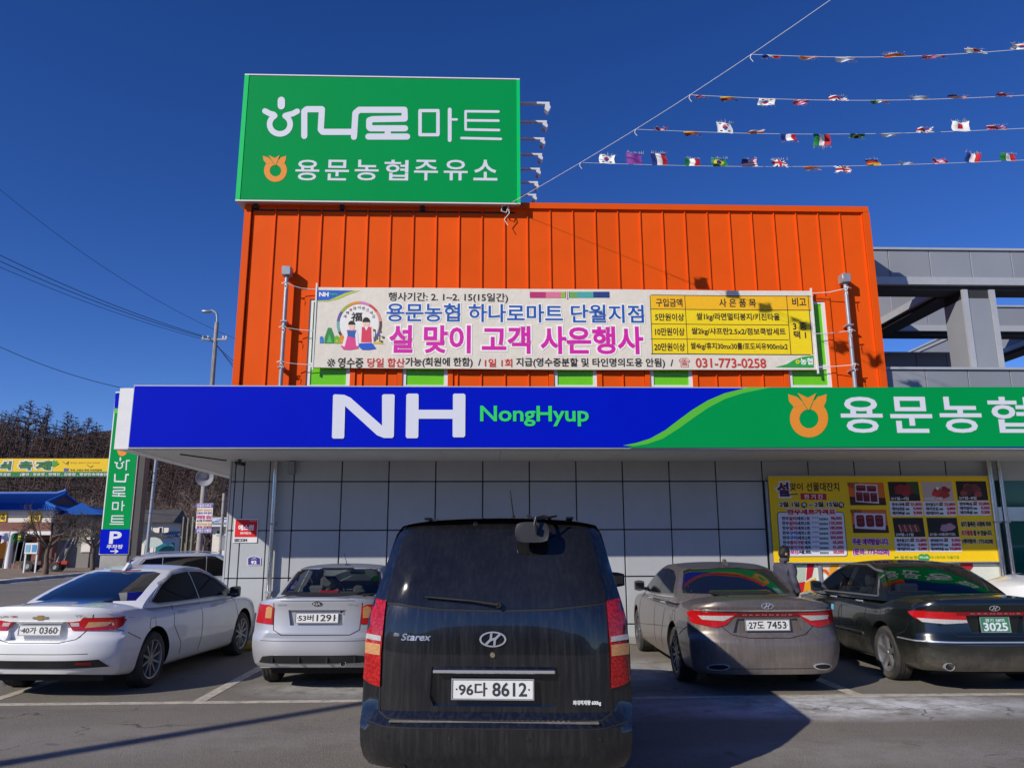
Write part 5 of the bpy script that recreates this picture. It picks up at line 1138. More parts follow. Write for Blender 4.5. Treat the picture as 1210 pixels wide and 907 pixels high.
# ---- black saloon with the green plate
cT = make_car(dict(name='parked_car', label='dusty black saloon car at the right with a green number plate', group='cars parked in front of the shop', x=6.12, y=9.30, heading=2.4, L=4.9, paint=PAINT_K, clear=True, glass=M_DGLASS,
    hw=[(0, .87), (.2, .915), (.9, .932), (3.6, .93), (4.4, .89), (4.9, .74)], top=[(0, .99), (.10, 1.045), (.7, 1.06), (1.2, .98), (3.6, .97), (4.1, .95), (4.7, .82), (4.9, .7)], bot=[(0, .25), (.6, .22), (4.2, .2), (4.9, .25)],
    rear=[(.2, .09), (.30, .03), (.5, 0), (.58, .0), (.63, .05), (.9, .08), (1.0, .06), (1.08, .08)], front=[(.2, .05), (.5, 0), (.7, .1), (1.0, .3)], sec=SEC, crown=.04, rc=.24, rp=6, fc=.45, edge=.04, sharp=42,
    gh=dict(yb0=.76, yr0=1.65, yr1=2.85, yb1=3.8, pr=1.3, roof=[(1.4, 1.43), (1.8, 1.475), (2.3, 1.495), (2.85, 1.455)], belt=[(.4, 1.05), (1.2, 1.02), (3.8, .98)], wb=.855, wt=.615, kr=.28, taper=[(.4, .93), (1.6, .99), (3, 1), (4, .95)]),
    r=.335, tw=.225, ya=1.05, wb=2.78, spokes=5, recess=([(-.30, .68), (.30, .68), (.34, .87), (-.34, .87)], .04),
    sidewin=[[(1.30, 1.07), (1.50, 1.06), (1.50, 1.30), (1.44, 1.26)], [(1.52, 1.06), (2.355, 1.045), (2.355, 1.407), (1.9, 1.40), (1.55, 1.325)], [(2.37, 1.04), (3.45, 1.02), (3.0, 1.27), (2.65, 1.40), (2.37, 1.408)]],
    rearglass=[(-.74, 1.10), (.74, 1.10), (.70, 1.18), (.58, 1.385), (.48, 1.425), (-.48, 1.425), (-.58, 1.385), (-.70, 1.18)], windshield=[(-.7, 1.02), (.7, 1.02), (.52, 1.41), (-.52, 1.41)],
    chrome_line=[(1.30, 1.035), (3.5, 1.0), (3.0, 1.30), (2.62, 1.43), (2.0, 1.435), (1.5, 1.34), (1.30, 1.05)], trimmat=mat('satin trim', (.22, .22, .22), rough=.35, metal=.5),
    seams=[('r', [(-.60, .99), (-.58, .72), (-.48, .645), (.48, .645), (.58, .72), (.6, .99)], .008), ('l', [(1.5, 1.0), (1.55, .72), (1.78, .42), (1.78, .3)], .008), ('l', [(2.33, 1.0), (2.33, .6), (2.3, .28)], .008), ('l', [(3.4, .96), (3.5, .6), (3.42, .28)], .008), ('l', [(.28, .80), (.45, .66), (.68, .60)], .008), ('l', [(.92, .78), (1.08, .78), (1.08, .92), (.92, .92), (.92, .78)], .006)],
    patches=[('tail_light', 'r', [[(-.91, .93), (-.36, .915), (-.34, .80), (-.60, .785), (-.82, .80), (-.88, .85)]], .014, M_RED), ('tail_light', 'r', [mirror([(-.91, .93), (-.36, .915), (-.34, .80), (-.60, .785), (-.82, .80), (-.88, .85)])], .014, M_RED),
             ('clear_lens', 'r', [[(-.86, .845), (-.35, .83), (-.345, .80), (-.60, .785), (-.82, .80)]], .019, M_CLEAR), ('clear_lens', 'r', [mirror([(-.86, .845), (-.35, .83), (-.345, .80), (-.60, .785), (-.82, .80)])], .019, M_CLEAR),
             ('tail_light', 'l', [[(.10, .925), (.34, .915), (.28, .86), (.10, .81)]], .014, M_RED), ('garnish', 'r', [sq(-.46, .885, .46, .925)], .018, M_REDD), ('chrome_strip', 'r', [[(-.88, .575), (.88, .575), (.88, .59), (-.88, .59)]], .012, M_CHROME), ('chrome_strip', 'l', [[(.1, .575), (.62, .57), (.62, .585), (.1, .59)]], .012, M_CHROME), ('side_moulding', 'l', [[(1.62, .50), (3.4, .48), (3.4, .51), (1.64, .53)]], .014, M_STAIN),
             ('sticker', 'l', [sq(2.62, .75, 2.70, .83)], .004, C(110, 180, 220))],
    mirror=(3.15, 1.07), mirmat=M_DARK, handles=[(1.80, .94), (2.72, .94)], exhaust=[(-.62, .30, .06, .045), (.62, .30, .06, .045)]))
plate(cT, 0, .775, .335, .165, cT['ry'](0, .78)+.02, '', [('경기 58머', .16, .84, .68, .92, .02), ('3025', .08, .92, .08, .62, .03)], green=True)
oval_emblem(cT, 0, .965, lambda z: cT['ry'](0, z), .065, .032, 'h'); badge(cT, 'G R A N D E U R', -.30, .30, .897, .911, lambda z: cT['ry'](0, z)-.018, M_CHROME, bold=0)
# ---- black van, centre
VSEC = [(0, .93), (.06, .985), (.2, 1.0), (.45, 1.0), (.58, .985), (.66, .955), (.78, .895), (.88, .85), (.94, .825), (.975, .805), (1.0, .775)]
glassV = [(-.795, 1.335), (-.4, 1.295), (0, 1.285), (.4, 1.295), (.795, 1.335), (.80, 1.37), (.705, 1.845), (.67, 1.875), (0, 1.895), (-.67, 1.875), (-.705, 1.845), (-.80, 1.37)]
lightV = [(-.945, 1.36), (-.80, 1.34), (-.815, .985), (-.812, .76), (-.90, .775), (-.958, .80), (-.962, 1.05)]
cV = make_car(dict(name='parked_van', label='large dusty black van in the middle with tall red tail lights', cat='van', x=.055, y=5.53, heading=5.4, L=5.1, paint=PAINT_V,
    hw=[(0, .89), (.12, .945), (.5, .968), (4, .96), (4.7, .88), (5.1, .76)], top=[(0, 1.82), (.25, 1.885), (.7, 1.915), (2.5, 1.925), (3.4, 1.86), (4.2, 1.25), (4.6, 1.08), (5.1, .75)], bot=[(0, .245), (.8, .24), (4.5, .22), (5.1, .25)],
    rear=[(.2, .10), (.30, .03), (.42, 0), (.54, .01), (.555, .085), (.8, .105), (1.1, .125), (1.32, .155), (1.6, .24), (1.82, .34), (1.93, .46)], front=[(.2, .05), (.5, 0), (.9, .1), (1.9, .4)], sec=VSEC, crown=.035, rc=.15, rp=6, fc=.4, edge=.03, sharp=35, glass=M_TINTV,
    r=.345, tw=.215, ya=1.15, wb=3.2, spokes=6, recess=([(-.42, .645), (.42, .645), (.45, .70), (.44, .90), (-.44, .90), (-.45, .70)], .035),
    sidewin=[[(.65, 1.26), (1.75, 1.24), (1.75, 1.72), (.75, 1.72)], [(1.82, 1.24), (3.0, 1.22), (3.0, 1.72), (1.82, 1.72)], [(3.07, 1.22), (4.1, 1.2), (3.7, 1.45), (3.35, 1.7), (3.07, 1.72)]],
    windshield=[(-.7, 1.3), (.7, 1.3), (.62, 1.75), (-.62, 1.75)], rearglass=glassV, goff=.006,
    seams=[('r', [(-.812, 1.34), (-.825, .95), (-.81, .60), (-.74, .565), (.74, .565), (.81, .60), (.825, .95), (.812, 1.34)], .009), ('r', [(-.81, 1.325), (-.4, 1.283), (0, 1.272), (.4, 1.283), (.81, 1.325)], .014), ('r', [(-.74, 1.86), (-.70, 1.895), (0, 1.912), (.70, 1.895), (.74, 1.86)], .010), ('r', [(-.93, .548), (-.76, .52), (.76, .52), (.93, .548)], .008)],
    patches=[('tail_light', 'r', [lightV], .016, M_REDV), ('tail_light', 'r', [mirror(lightV)], .016, M_REDV),
             ('clear_lens', 'r', [[(-.95, 1.075), (-.82, 1.065), (-.82, 1.10), (-.945, 1.11)]], .022, M_CLEAR), ('clear_lens', 'r', [mirror([(-.95, 1.075), (-.82, 1.065), (-.82, 1.10), (-.945, 1.11)])], .022, M_CLEAR),
             ('clear_lens', 'r', [[(-.95, .975), (-.822, .970), (-.822, 1.045), (-.952, 1.05)]], .020, M_AMBER), ('clear_lens', 'r', [mirror([(-.95, .975), (-.822, .970), (-.822, 1.045), (-.952, 1.05)])], .020, M_AMBER)],
    mirror=(3.75, 1.33), mirw=.24, mirx=1.0, mirmat=M_DARK, handles=[(2.9, .98), (3.3, .98)], hmat=PAINT_V))
ev = cV['e']; ry = cV['ry']
# garnish bar over the plate
q = MB(); q.box(-.425, .425, ry(0, .9)-.03, ry(0, .9)+.03, .862, .905, PAINT_V, .012); g_ = q.build('garnish', ev, smooth=40)
q = MB(); q.box(-.425, .425, ry(0, .9)-.036, ry(0, .9)-.020, .862, .884, M_CHROME, .004); q.build('chrome_strip', g_)
plate(cV, -.01, .755, .56, .122, ry(0, .755)+.008, '', [('96다', .08, .43, .15, .85, .02), ('8612', .50, .92, .15, .85, .02)])
oval_emblem(cV, -.01, 1.085, lambda z: ry(0, z), .095, .052, 'h')
M_DUSTCH = mat('dusty chrome', (.6, .6, .6), rough=.3, metal=.9)
badge(cV, 'Starex', -.665, -.46, 1.075, 1.12, lambda z: ry(-.6, z), M_DUSTCH, bold=.03, slant=.3)
q = MB(); q.box(-.725, -.68, ry(-.7, 1.11)-.008, ry(-.7, 1.11)+.01, 1.098, 1.122, M_DUSTCH, .004); q.build('badge', ev)
badge(cV, '최대적재량 600kg', .545, .735, .655, .688, lambda z: ry(.64, z)+.001, M_WHITE, bold=.04)
q = MB(); q.lathe([(.001, -.012), (.016, -.012), (.02, 0), (.02, .02)], mat('lock brass', (.4, .34, .22), rough=.4, metal=.7), (-.01, ry(0, .975), .98), 'y', 14); q.build('lock', ev)
# wiper, high rubber pivot
q = MB(); yz = lambda x, z: ry(x, z)-.035
q.tube([(.03, yz(0, 1.32), 1.318), (-.16, yz(-.16, 1.345), 1.345), (-.50, yz(-.5, 1.372), 1.372)], [.016, .011, .007], M_DARK, 8); q.tube([(.03, ry(0, 1.32)+.02, 1.318), (.03, yz(0, 1.32)-.01, 1.318)], .022, M_DARK, 12)
q.build('wiper', ev, smooth=50)
# round down-view mirror on its bracket under the roof edge
em = MB(); c0 = (.27, ry(.27, 1.82)-.16, 1.825)
vm, fm = boxmap(dense(6), dense(10), dense(8), lambda a, b, c: (c0[0]+.125*(2*b-1)*(1-.12*(2*c-1)**2), c0[1]-.02+.055*a*(1-.6*(2*b-1)**2)+.02*(2*c-1), c0[2]+.074*(2*c-1)*(1-.22*(2*b-1)**4)))
em.add(vm, fm, M_DARK); mo = em.build('rear_view_mirror', ev, smooth=60)
q = MB(); q.tube([(.30, c0[1]+.0, 1.84), (.285, c0[1]-.06, 1.87), (.30, c0[1]-.05, 1.925), (.35, c0[1]+.08, 1.945), (.40, c0[1]+.26, 1.935)], .012, M_DARK, 8); q.tube([(.24, c0[1]+.05, 1.945), (.30, c0[1]-.03, 1.915), (.45, c0[1]+.10, 1.945)], .009, M_DARK, 8); q.tube([(.295, c0[1]-.06, 1.83), (.295, c0[1]-.06, 1.875)], .021, M_DARK, 10); q.build('bracket', mo, smooth=50)
q = MB(); q.lathe([(.001, -.008), (.018, -.006), (.02, .01)], M_DARK, (-.17, ry(-.17, 1.89)-.002, 1.895), 'y', 12); q.build('washer_nozzle', ev)
# bumper: scuffed step pad, parking sensors
q = MB()
M_PAD = mat('dusty bumper step', (.12, .11, .10), rough=.8, dirt=(.38, .34, .28, .9), bump=.5, bscale=40)
q.box(-.72, .72, .035, .135, .545, .562, M_PAD, .006)
for k in range(16): q.box(-.02+k*.035, -.005+k*.035, .045, .125, .5625, .568, M_PAD)
q.build('step_pad', ev)
for k in (-.72, -.29, .24, .72):
    q = MB(); q.lathe([(.001, -.006), (.012, -.006), (.015, .004)], M_DARK, (k, ry(k, .46), .455), 'y', 12); q.build('parking_sensor', ev)
q = MB(); q.tube([(.07, 1.35, 1.94), (.045, 1.25, 2.20)], [.009, .004], M_DARK, 8); q.lathe([(.03, -.01), (.018, .03), (.008, .05)], M_DARK, (.07, 1.36, 1.94), 'z', 12); q.build('antenna', ev)
for sx in (-.55, 0, .55):
    q = MB(); q.box(sx-.03, sx+.03, .5, 2.6, 1.925, 1.945, PAINT_V, .006) if sx else None
    if sx: q.build('roof_rail', ev)
q = MB(); q.tube([(-.62, .25, .25), (-.62, .06, .25)], .025, M_DARK, 12); q.build('exhaust_tip', ev)
M_ROOFD = mat('grey slate roof', (.07, .065, .065), rough=.7, var=.2, vscale=1)
# ------------------------------------------------------------------ roadside, far side of the road
def tree_mesh(h, seed, kind, m, mb=None, off=(0, 0, 0), sc=1., detail=1.):
    """bare winter tree: tapered trunk, limbs and twigs as thin three-sided rods"""
    rn = random.Random(seed); mb = mb or MB(); V_ = []; F_ = []
    def rod(a, b, r0, r1, n=3):
        d = (b-a); 
        if d.length < 1e-4: return
        d.normalize(); u = d.cross(Vector((0, 0, 1))); u = u.normalized() if u.length > .05 else Vector((1, 0, 0)); w = d.cross(u); k = len(V_)
        for p, r in ((a, r0), (b, r1)):
            for i in range(n): t = 2*math.pi*i/n; q = p+(u*math.cos(t)+w*math.sin(t))*r; V_.append((off[0]+q.x*sc, off[1]+q.y*sc, off[2]+q.z*sc))
        for i in range(n): F_.append((k+i, k+(i+1) % n, k+n+(i+1) % n, k+n+i))
    def twig(a, d, l, r):
        b = a+d*l; i = len(V_); s = d.cross(Vector((rn.uniform(-1, 1), rn.uniform(-1, 1), rn.uniform(-1, 1)))).normalized()*r
        for p in (a-s, a+s, b): V_.append((off[0]+p.x*sc, off[1]+p.y*sc, off[2]+p.z*sc))
        F_.append((i, i+1, i+2))
    if kind == 'larch':
        top = Vector((rn.uniform(-.2, .2), rn.uniform(-.2, .2), h)); rod(Vector((0, 0, 0)), top*.6, h*.014, h*.009, 4); rod(top*.6, top, h*.009, h*.002, 3)
        for i in range(int(46*detail)):
            t = .22+.76*rn.random()**.8; a = rn.random()*6.283; l = h*.24*(1.05-t)**.7*rn.uniform(.6, 1.1); p = top*t; d = Vector((math.cos(a), math.sin(a), rn.uniform(.05, .5))).normalized(); q = p+d*l; rod(p, q, h*.006, h*.002)
            for j in range(int(7*detail)): s = rn.uniform(.2, 1); twig(p+d*l*s, (d+Vector((rn.uniform(-1, 1), rn.uniform(-1, 1), rn.uniform(-.3, .7)))).normalized(), l*.42, h*.006)
    else:
        def grow(p, d, l, r, lev):
            q = p+d*l; rod(p, q, r, r*.68, 5 if lev > 2 else 3)
            if lev == 0:
                for j in range(4): twig(p+d*l*rn.random(), (d+Vector((rn.uniform(-1, 1), rn.uniform(-1, 1), rn.uniform(-.6, .8)))).normalized(), l*.9, r*.6)
                return
            for j in range(3 if lev > 1 else 4):
                a = Vector((rn.uniform(-1, 1), rn.uniform(-1, 1), rn.uniform(-.25, .75))).normalized(); grow(q if j < 2 else p+d*l*rn.uniform(.5, .95), (d*.75+a*.75).normalized(), l*rn.uniform(.62, .85), r*.58, lev-1)
        grow(Vector((0, 0, 0)), Vector((rn.uniform(-.08, .08), 0, 1)).normalized(), h*.30, h*.025, 4)
    mb.add(V_, F_, m); return mb
def hz(x, y):
    f = pchip([(-400, 34), (-200, 29), (-125, 26), (-105, 22.5), (-80, 17.5), (-50, 10.5), (-20, 6), (100, 5), (400, 20)])(x); t = max(0, min(1, (y-78)/95)); return f*(t*t*(3-2*t))+.8*math.sin(x*.11+y*.07)*t-.02
M_HILL = mat('winter hillside', (.050, .034, .028), rough=.95, var=.45, vscale=.05, bump=.6, bscale=.8)
mb = MB(); nx, ny = 60, 30; vs = [(-420+840*i/nx, 70+260*j/ny, hz(-420+840*i/nx, 70+260*j/ny)) for j in range(ny+1) for i in range(nx+1)]
mb.add(vs, [(j*(nx+1)+i, j*(nx+1)+i+1, (j+1)*(nx+1)+i+1, (j+1)*(nx+1)+i) for j in range(ny) for i in range(nx)], M_HILL); tag(mb.build('hill', smooth=180), kind='structure')
# ring of hills out of view, added for horizon reflections
mb = MB(); n = 96; vs = []
for k in range(n):
    a = 2*math.pi*k/n; hh = 42+22*math.sin(a*3+1)+13*math.sin(a*7+.5)+7*math.sin(a*17)
    for r_, z_ in ((330, -.1), (430, .55*hh), (520, hh), (640, .4*hh)):
        vs.append((r_*math.cos(a), r_*math.sin(a), z_))
mb.add(vs, [(k*4+j, ((k+1) % n)*4+j, ((k+1) % n)*4+j+1, k*4+j+1) for k in range(n) for j in range(3)], M_HILL); tag(mb.build('unseen_hills', smooth=180), kind='structure')
larch = [tree_mesh(1, s, 'larch', M_TWIGD) for s in (3, 5, 8, 13)]
lm = [m.build('larch_mesh').data for m in larch]
for o in [o for o in COL.objects if o.name.startswith('larch_mesh')]: bpy.data.objects.remove(o)
rn = random.Random(5)
sky_trees = [(-6, 482, 52), (8, 476, 50), (19, 474, 52), (30, 472, 54), (41, 475, 48), (50, 479, 50), (60, 481, 48), (72, 487, 48), (83, 486, 46), (92, 491, 44), (101, 490, 42), (111, 492, 40), (119, 498, 38), (126, 496, 38), (134, 500, 36), (141, 503, 34), (150, 505, 32), (159, 508, 30), (168, 511, 28), (178, 515, 26)]
for i, (px, py, hp) in enumerate(sky_trees):
    Y_ = 158+rn.uniform(-6, 6); b = at(px, py+hp, Y_); h = hp/FOC*Y_*1.04; zb = hz(b.x, Y_); top = at(px, py, Y_).z; h = max(6.5, top-zb)
    lab = 'bare brown larch on the ridge, %s' % ['at the picture edge', 'second from the picture edge', 'third from the picture edge', 'fourth from the picture edge', 'fifth from the picture edge', 'sixth from the picture edge', 'where the ridge starts to fall', 'just past the highest part', 'above the letters of the yellow banner', 'right of the tallest ones', 'standing over the banner leaf', 'left of a sky gap', 'right of a sky gap', 'close beside the green pylon', 'touching the green pylon edge', 'hidden partly by the pylon', 'behind the white sign end', 'behind the blue fascia end', 'second behind the fascia', 'lowest one behind the fascia'][i]
    e = bpy.data.objects.new('larch_tree', lm[i % 4]); COL.objects.link(e); e.location = (b.x, Y_, zb-.2); e.scale = (h*1.35, h*1.35, h); e.rotation_euler = (0, 0, rn.random()*6); tag(e, lab, 'tree', 'bare larches along the ridge')
mb = MB()
for k in range(1300):
    y = 84+(75*rn.random()**.8 if k < 800 else rn.uniform(58, 85)); ang = rn.uniform(-.80, -.22); x = y*math.tan(ang)*1.0; tree_mesh(1, k % 9, 'larch', M_TWIGD, mb, (x, y, hz(x, y)-.1), rn.uniform(5.5, 9), .62)
for k in range(170):      # second rank along the crest
    y = rn.uniform(160, 172); x = y*math.tan(rn.uniform(-.62, -.36)); tree_mesh(1, k % 9, 'larch', M_TWIGD, mb, (x, y, hz(x, y)-.1), rn.uniform(4.5, 8.5), .8)
for k in range(60):
    y = 90+70*rn.random(); x = y*math.tan(rn.uniform(-.75, -.3)); h = rn.uniform(4, 7); z0 = hz(x, y)
    for j in range(60):
        t = rn.random(); a = rn.random()*6.28; r_ = (1-t)*h*.28*rn.uniform(.6, 1.1); c = Vector((x+r_*math.cos(a), y+r_*math.sin(a), z0+.15*h+t*h*.85)); s_ = .35
        mb.add([c+Vector((rn.uniform(-s_, s_), rn.uniform(-s_, s_), rn.uniform(-s_, s_)*.5)) for _ in range(3)], [(0, 1, 2)], M_PINE)
tag(mb.build('forest', recalc=False), kind='stuff')
# scrub at the foot of the hill, lighter and greyer
mb = MB()
for k in range(120):
    y = 72+22*rn.random(); x = y*math.tan(rn.uniform(-.72, -.30)); tree_mesh(1, 20+k % 6, 'round', M_TWIG if k % 3 else M_TWIGD, mb, (x, y, hz(x, y)-.1), rn.uniform(5, 8))
tag(mb.build('scrub', recalc=False), kind='stuff')

M_EARTH = mat('bare earth', (.26, .19, .13), rough=.95, var=.25, vscale=.7, bump=.5, bscale=6); M_SNOW = mat('old snow', (.72, .74, .78), rough=.7, var=.1, vscale=2)
k0, k1, k2 = atz(-120, 701, 0), atz(128, 676.5, 0), atz(262, 667, 0)
mb = MB(); far = 78
V_ = [(k0.x, k0.y, .10), (k1.x, k1.y, .10), (k2.x, k2.y, .10), (k2.x+4, far, .10), (-90, far, .10)]
mb.add(V_+[(x, y, 0) for x, y, z in V_], [(0, 1, 2, 3, 4), (0, 5, 6, 1), (1, 6, 7, 2)], M_EARTH); tag(mb.build('verge'), kind='structure')
mb = MB()
for a, b in ((k0, k1), (k1, k2)):
    d = (b-a).normalized(); nrm = Vector((-d.y, d.x, 0)); 
    V_ = [a-nrm*.18, b-nrm*.18, b-nrm*.01, a-nrm*.01]; mb.add([(p.x, p.y, .002) for p in V_]+[(p.x, p.y, .15) for p in V_], [(4, 5, 6, 7), (0, 1, 5, 4), (1, 2, 6, 5), (2, 3, 7, 6), (3, 0, 4, 7)], M_CONC)
tag(mb.build('kerb'), kind='structure')
mb = MB(); d = (k1-k0).normalized(); nrm = Vector((-d.y, d.x, 0))
for (s0, s1, w0, w1, z_) in ((.02, .62, .1, 1.3, .112), (.66, 1.0, .15, .9, .112), (.3, .98, -1.0, -.25, .006)):
    pts = []; L_ = (k1-k0).length
    for i in range(24): s = s0+(s1-s0)*i/23; w = w1*(.6+.4*math.sin(i*1.7)) if w1 > 0 else w1*(.8+.2*math.sin(i*2.1)); pts.append(k0+d*L_*s+nrm*(w if w1 > 0 else w1*.4-.4))
    for i in range(23, -1, -1): s = s0+(s1-s0)*i/23; pts.append(k0+d*L_*s+nrm*(w0+.1*math.sin(i*2.7) if w1 > 0 else w1-.3*math.sin(i*1.3)))
    v, f = cdt([[(p.x, p.y) for p in pts]], 1); mb.add([(p[0], p[1], z_) for p in v], f, M_SNOW)
tag(mb.build('snow', recalc=False), kind='stuff')

def S(px, py, Y): q = at(px, py, Y); return q.x, q.z
# blue-roofed hall
HY = 60; M_BRICK = mat('red brown brick', (.22, .10, .075), rough=.85, var=.2, vscale=3); M_CREAM = mat('cream render', (.78, .74, .66), rough=.8, var=.05); M_BROOF = W_('blue metal roof', (40, 92, 168), rough=.45, var=.06)
hx0, hx1 = S(-60, 600, HY)[0], S(63, 600, HY)[0]; ez = S(30, 603, HY)[1]; rz = S(50, 583.5, HY+4)[1]
hb = empty('town_hall', ((hx0+hx1)/2, HY, 0), 'two storey cream and brick hall with a bright blue Korean style roof', 'building')
def subm(mb, name, par, **k):
    o = mb.build(name, par, **k); r = par
    while r.parent: r = r.parent
    if par.type == 'EMPTY': o.matrix_parent_inverse = Matrix.Translation(-r.location)
    return o
bz = S(30, 627, HY)[1]
q = MB(); q.box(hx0, hx1, HY, HY+8, bz, ez+.1, M_CREAM); subm(q, 'upper_wall', hb)
q = MB(); q.box(hx0, hx1, HY+1.4, HY+8, 0, bz-.32, M_BRICK); q.box(hx0, hx1, HY-.02, HY+.3, bz-.02, bz+.65, M_BRICK); subm(q, 'brick_wall', hb)
q = MB(); q.box(hx0, hx1+.1, HY-.15, HY+1.4, bz-.3, bz-.025, M_WHITE); subm(q, 'porch_slab', hb)
for px in (-30, 12, 47, 62):
    q = MB(); x = S(px, 640, HY)[0]; q.tube([(x, HY+.05, 0), (x, HY+.05, bz-.31)], .22, M_WHITE if px < 40 else M_BRICK, 12); subm(q, 'column', hb, smooth=40)
for px in (-10, 22, 30, 55): 
    q = MB(); x = S(px, 640, HY+1.4)[0]; q.box(x-.5, x+.5, HY+1.33, HY+1.39, .5, 2.2, M_GLASSD); w_ = subm(q, 'window', hb)
q = MB(); x = S(4, 640, HY+1.3)[0]; q.box(x-.45, x+.45, HY+1.3, HY+1.38, .8, 2.1, C(230, 150, 30)); subm(q, 'orange_door_panel', hb)
for px in (18, 51, -18):
    q = MB(); x = S(px, 612, HY)[0]; q.box(x-.9, x+.9, HY-.03, HY-.002, bz+1.0, ez-.45, M_GLASSD); w_ = subm(q, 'window', hb)
for px in (1, 41):
    xa, za = S(px-7, 616, HY-.1); xb, zb = S(px+7, 605.5, HY-.1); q = MB(); q.box(xa, xb, HY-.1, HY-.035, za, zb, YEL); o_ = subm(q, 'yellow_sign', hb)
    sh = PxSheet(HY-.1, hb, step=.01); sh.text('경축', px-5, 607, px+5, 615, C(60, 50, 30), 1, .04); sh.flush()
# hip and gable roof
q = MB(); ov = .5; xa, xb, ya, yb = hx0-ov, hx1+ov, HY-ov, HY+8+ov; xr0, xr1 = S(22, 583, HY+4)[0]-12, S(77, 583, HY+4)[0]; ym = HY+4; zs = ez+(rz-ez)*.42
P_ = [(xa, ya, ez), (xb, ya, ez), (xb, yb, ez), (xa, yb, ez), (xr0, ya+2.0, zs), (xr1, ya+2.0, zs), (xr1, yb-2, zs), (xr0, yb-2, zs), (xr0, ym, rz), (xr1, ym, rz)]
q.add(P_, [(0, 1, 5, 4), (1, 2, 6, 5), (2, 3, 7, 6), (3, 0, 4, 7), (4, 5, 9, 8), (6, 7, 8, 9), (0, 3, 2, 1)], M_BROOF); q.add([P_[5], P_[6], P_[9]], [(0, 1, 2)], M_BRICK)
rf = subm(q, 'roof', hb)
q = MB(); q.tube([(xr0, ym, rz+.05), (xr1-.6, ym, rz+.05), (xr1+.1, ym, rz+.28)], .16, M_BROOF, 6)
for s_ in (0, 1): q.tube([(xr1+.0, ym, rz), (P_[5+s_][0], P_[5+s_][1], P_[5+s_][2]+.05), (xb, (ya, yb)[s_], ez+.2)], .12, M_BROOF, 6)
for k in range(40): x = xa+(xb-xa)*k/40; q.tube([(x, ya, ez+.03), (min(max(x, xr0), xr1), ya+2, zs+.03), (min(max(x, xr0), xr1), ym, rz+.02)], .035, M_BROOF, 4)
subm(q, 'roof_ribs', hb)
# lower annexe with the hipped blue roof to the right
ax0, ax1 = hx1+.05, S(102, 610, HY)[0]; az = S(80, 606, HY)[1]
an = empty('annexe', ((ax0+ax1)/2, HY, 0), 'grey annexe with hipped blue roof beside the blue roofed hall', 'building')
q = MB(); q.box(ax0, ax1, HY+1, HY+7, 0, az, mat('grey render', (.23, .22, .20), rough=.85, var=.1)); subm(q, 'wall', an)
q = MB(); P_ = [(ax0, HY+.2, az-.1), (ax1+1.1, HY+.2, az-.1), (ax1+1.1, HY+8, az-.1), (ax0, HY+8, az-.1), (ax0, HY+4, az+1.0), (ax1-2.6, HY+4, az+.75)]; q.add(P_, [(0, 1, 5, 4), (1, 2, 5), (2, 3, 4, 5), (0, 4, 3), (0, 3, 2, 1)], M_BROOF); subm(q, 'roof', an)
q = MB(); q.tube([(S(62, 652, HY)[0], HY+.6, .3), (S(80, 625, HY)[0], HY+.9, S(80, 625, HY)[1])], .09, M_STEEL, 6); q.tube([(S(66, 655, HY)[0], HY+.6, .1), (S(84, 628, HY)[0], HY+.9, S(84, 628, HY)[1])], .05, M_STEEL, 6); subm(q, 'stair_rail', an)
for a, b, c, d in ((74, 612, 82, 622), (88, 640, 100, 652), (95, 634, 104, 637)):
    q = MB(); x0_, z0_ = S(a, d, HY); x1_, z1_ = S(b and c, b, HY); q.box(x0_, x1_, HY+.9, HY+.99, z0_, z1_, M_CREAM if a > 80 else M_GLASSD); subm(q, 'window', an)
# notice board
NY = 50; x0_, z0_ = S(28.5, 654, NY); x1_, z1_ = S(45, 641, NY)
nb_ = empty('notice_board', ((x0_+x1_)/2, NY, 0), 'white framed notice board with blue posters in front of the hall', 'notice board')
q = MB(); q.box(x0_, x1_, NY, NY+.08, z0_, z1_, M_WHITE); subm(q, 'board', nb_)
for k in (0, 1):
    q = MB(); w2 = (x1_-x0_)/2; q.box(x0_+w2*k+.06, x0_+w2*(k+1)-.06, NY-.02, NY-.003, z0_+.12, z1_-.12, C(70, 150, 200) if k else C(120, 180, 210)); subm(q, 'poster', nb_)
for x in (x0_, x1_-.08): q = MB(); q.box(x, x+.08, NY+.081, NY+.16, 0, z1_, M_WHITE); subm(q, 'leg', nb_)
# three flags on poles
for i, (px, cc, lab) in enumerate(((10, (225, 225, 230), 'white flag on a leaning pole by the hall porch'), (22, (20, 110, 60), 'green flag on a pole beside the white flag'), (29, (30, 120, 70), 'green flag with yellow mark nearest the notice board'))):
    x, z = S(px, 628, 56); e = empty('flag', (x, 56, 0), lab, 'flag', 'flags in front of the hall')
    q = MB(); q.tube([(x-.1, 56, 0), (x+.12, 56, z+.1)], .035, M_STEEL, 6); subm(q, 'pole', e)
    q = MB(); V_ = []; 
    for j in range(7):
        for k in range(6): u, v = k/5, j/6; V_.append((x+.1-.5*u-.1*v, 56+.12*math.sin(u*6+v*2), z-.65*v-.15*u))
    q.add(V_, [(j*6+k, j*6+k+1, j*6+k+7, j*6+k+6) for j in range(6) for k in range(5)], C(*cc)); 
    if i == 2: q.add([(x-.1, 55.8, z-.25), (x-.3, 55.8, z-.3), (x-.28, 55.8, z-.55), (x-.1, 55.8, z-.5)], [(0, 1, 2, 3)], YEL)
    if i == 0: q.add([(x-.1, 55.8, z-.25), (x-.35, 55.8, z-.3), (x-.33, 55.8, z-.5), (x-.1, 55.8, z-.5)], [(0, 1, 2, 3)], C(60, 70, 150))
    subm(q, 'cloth', e)
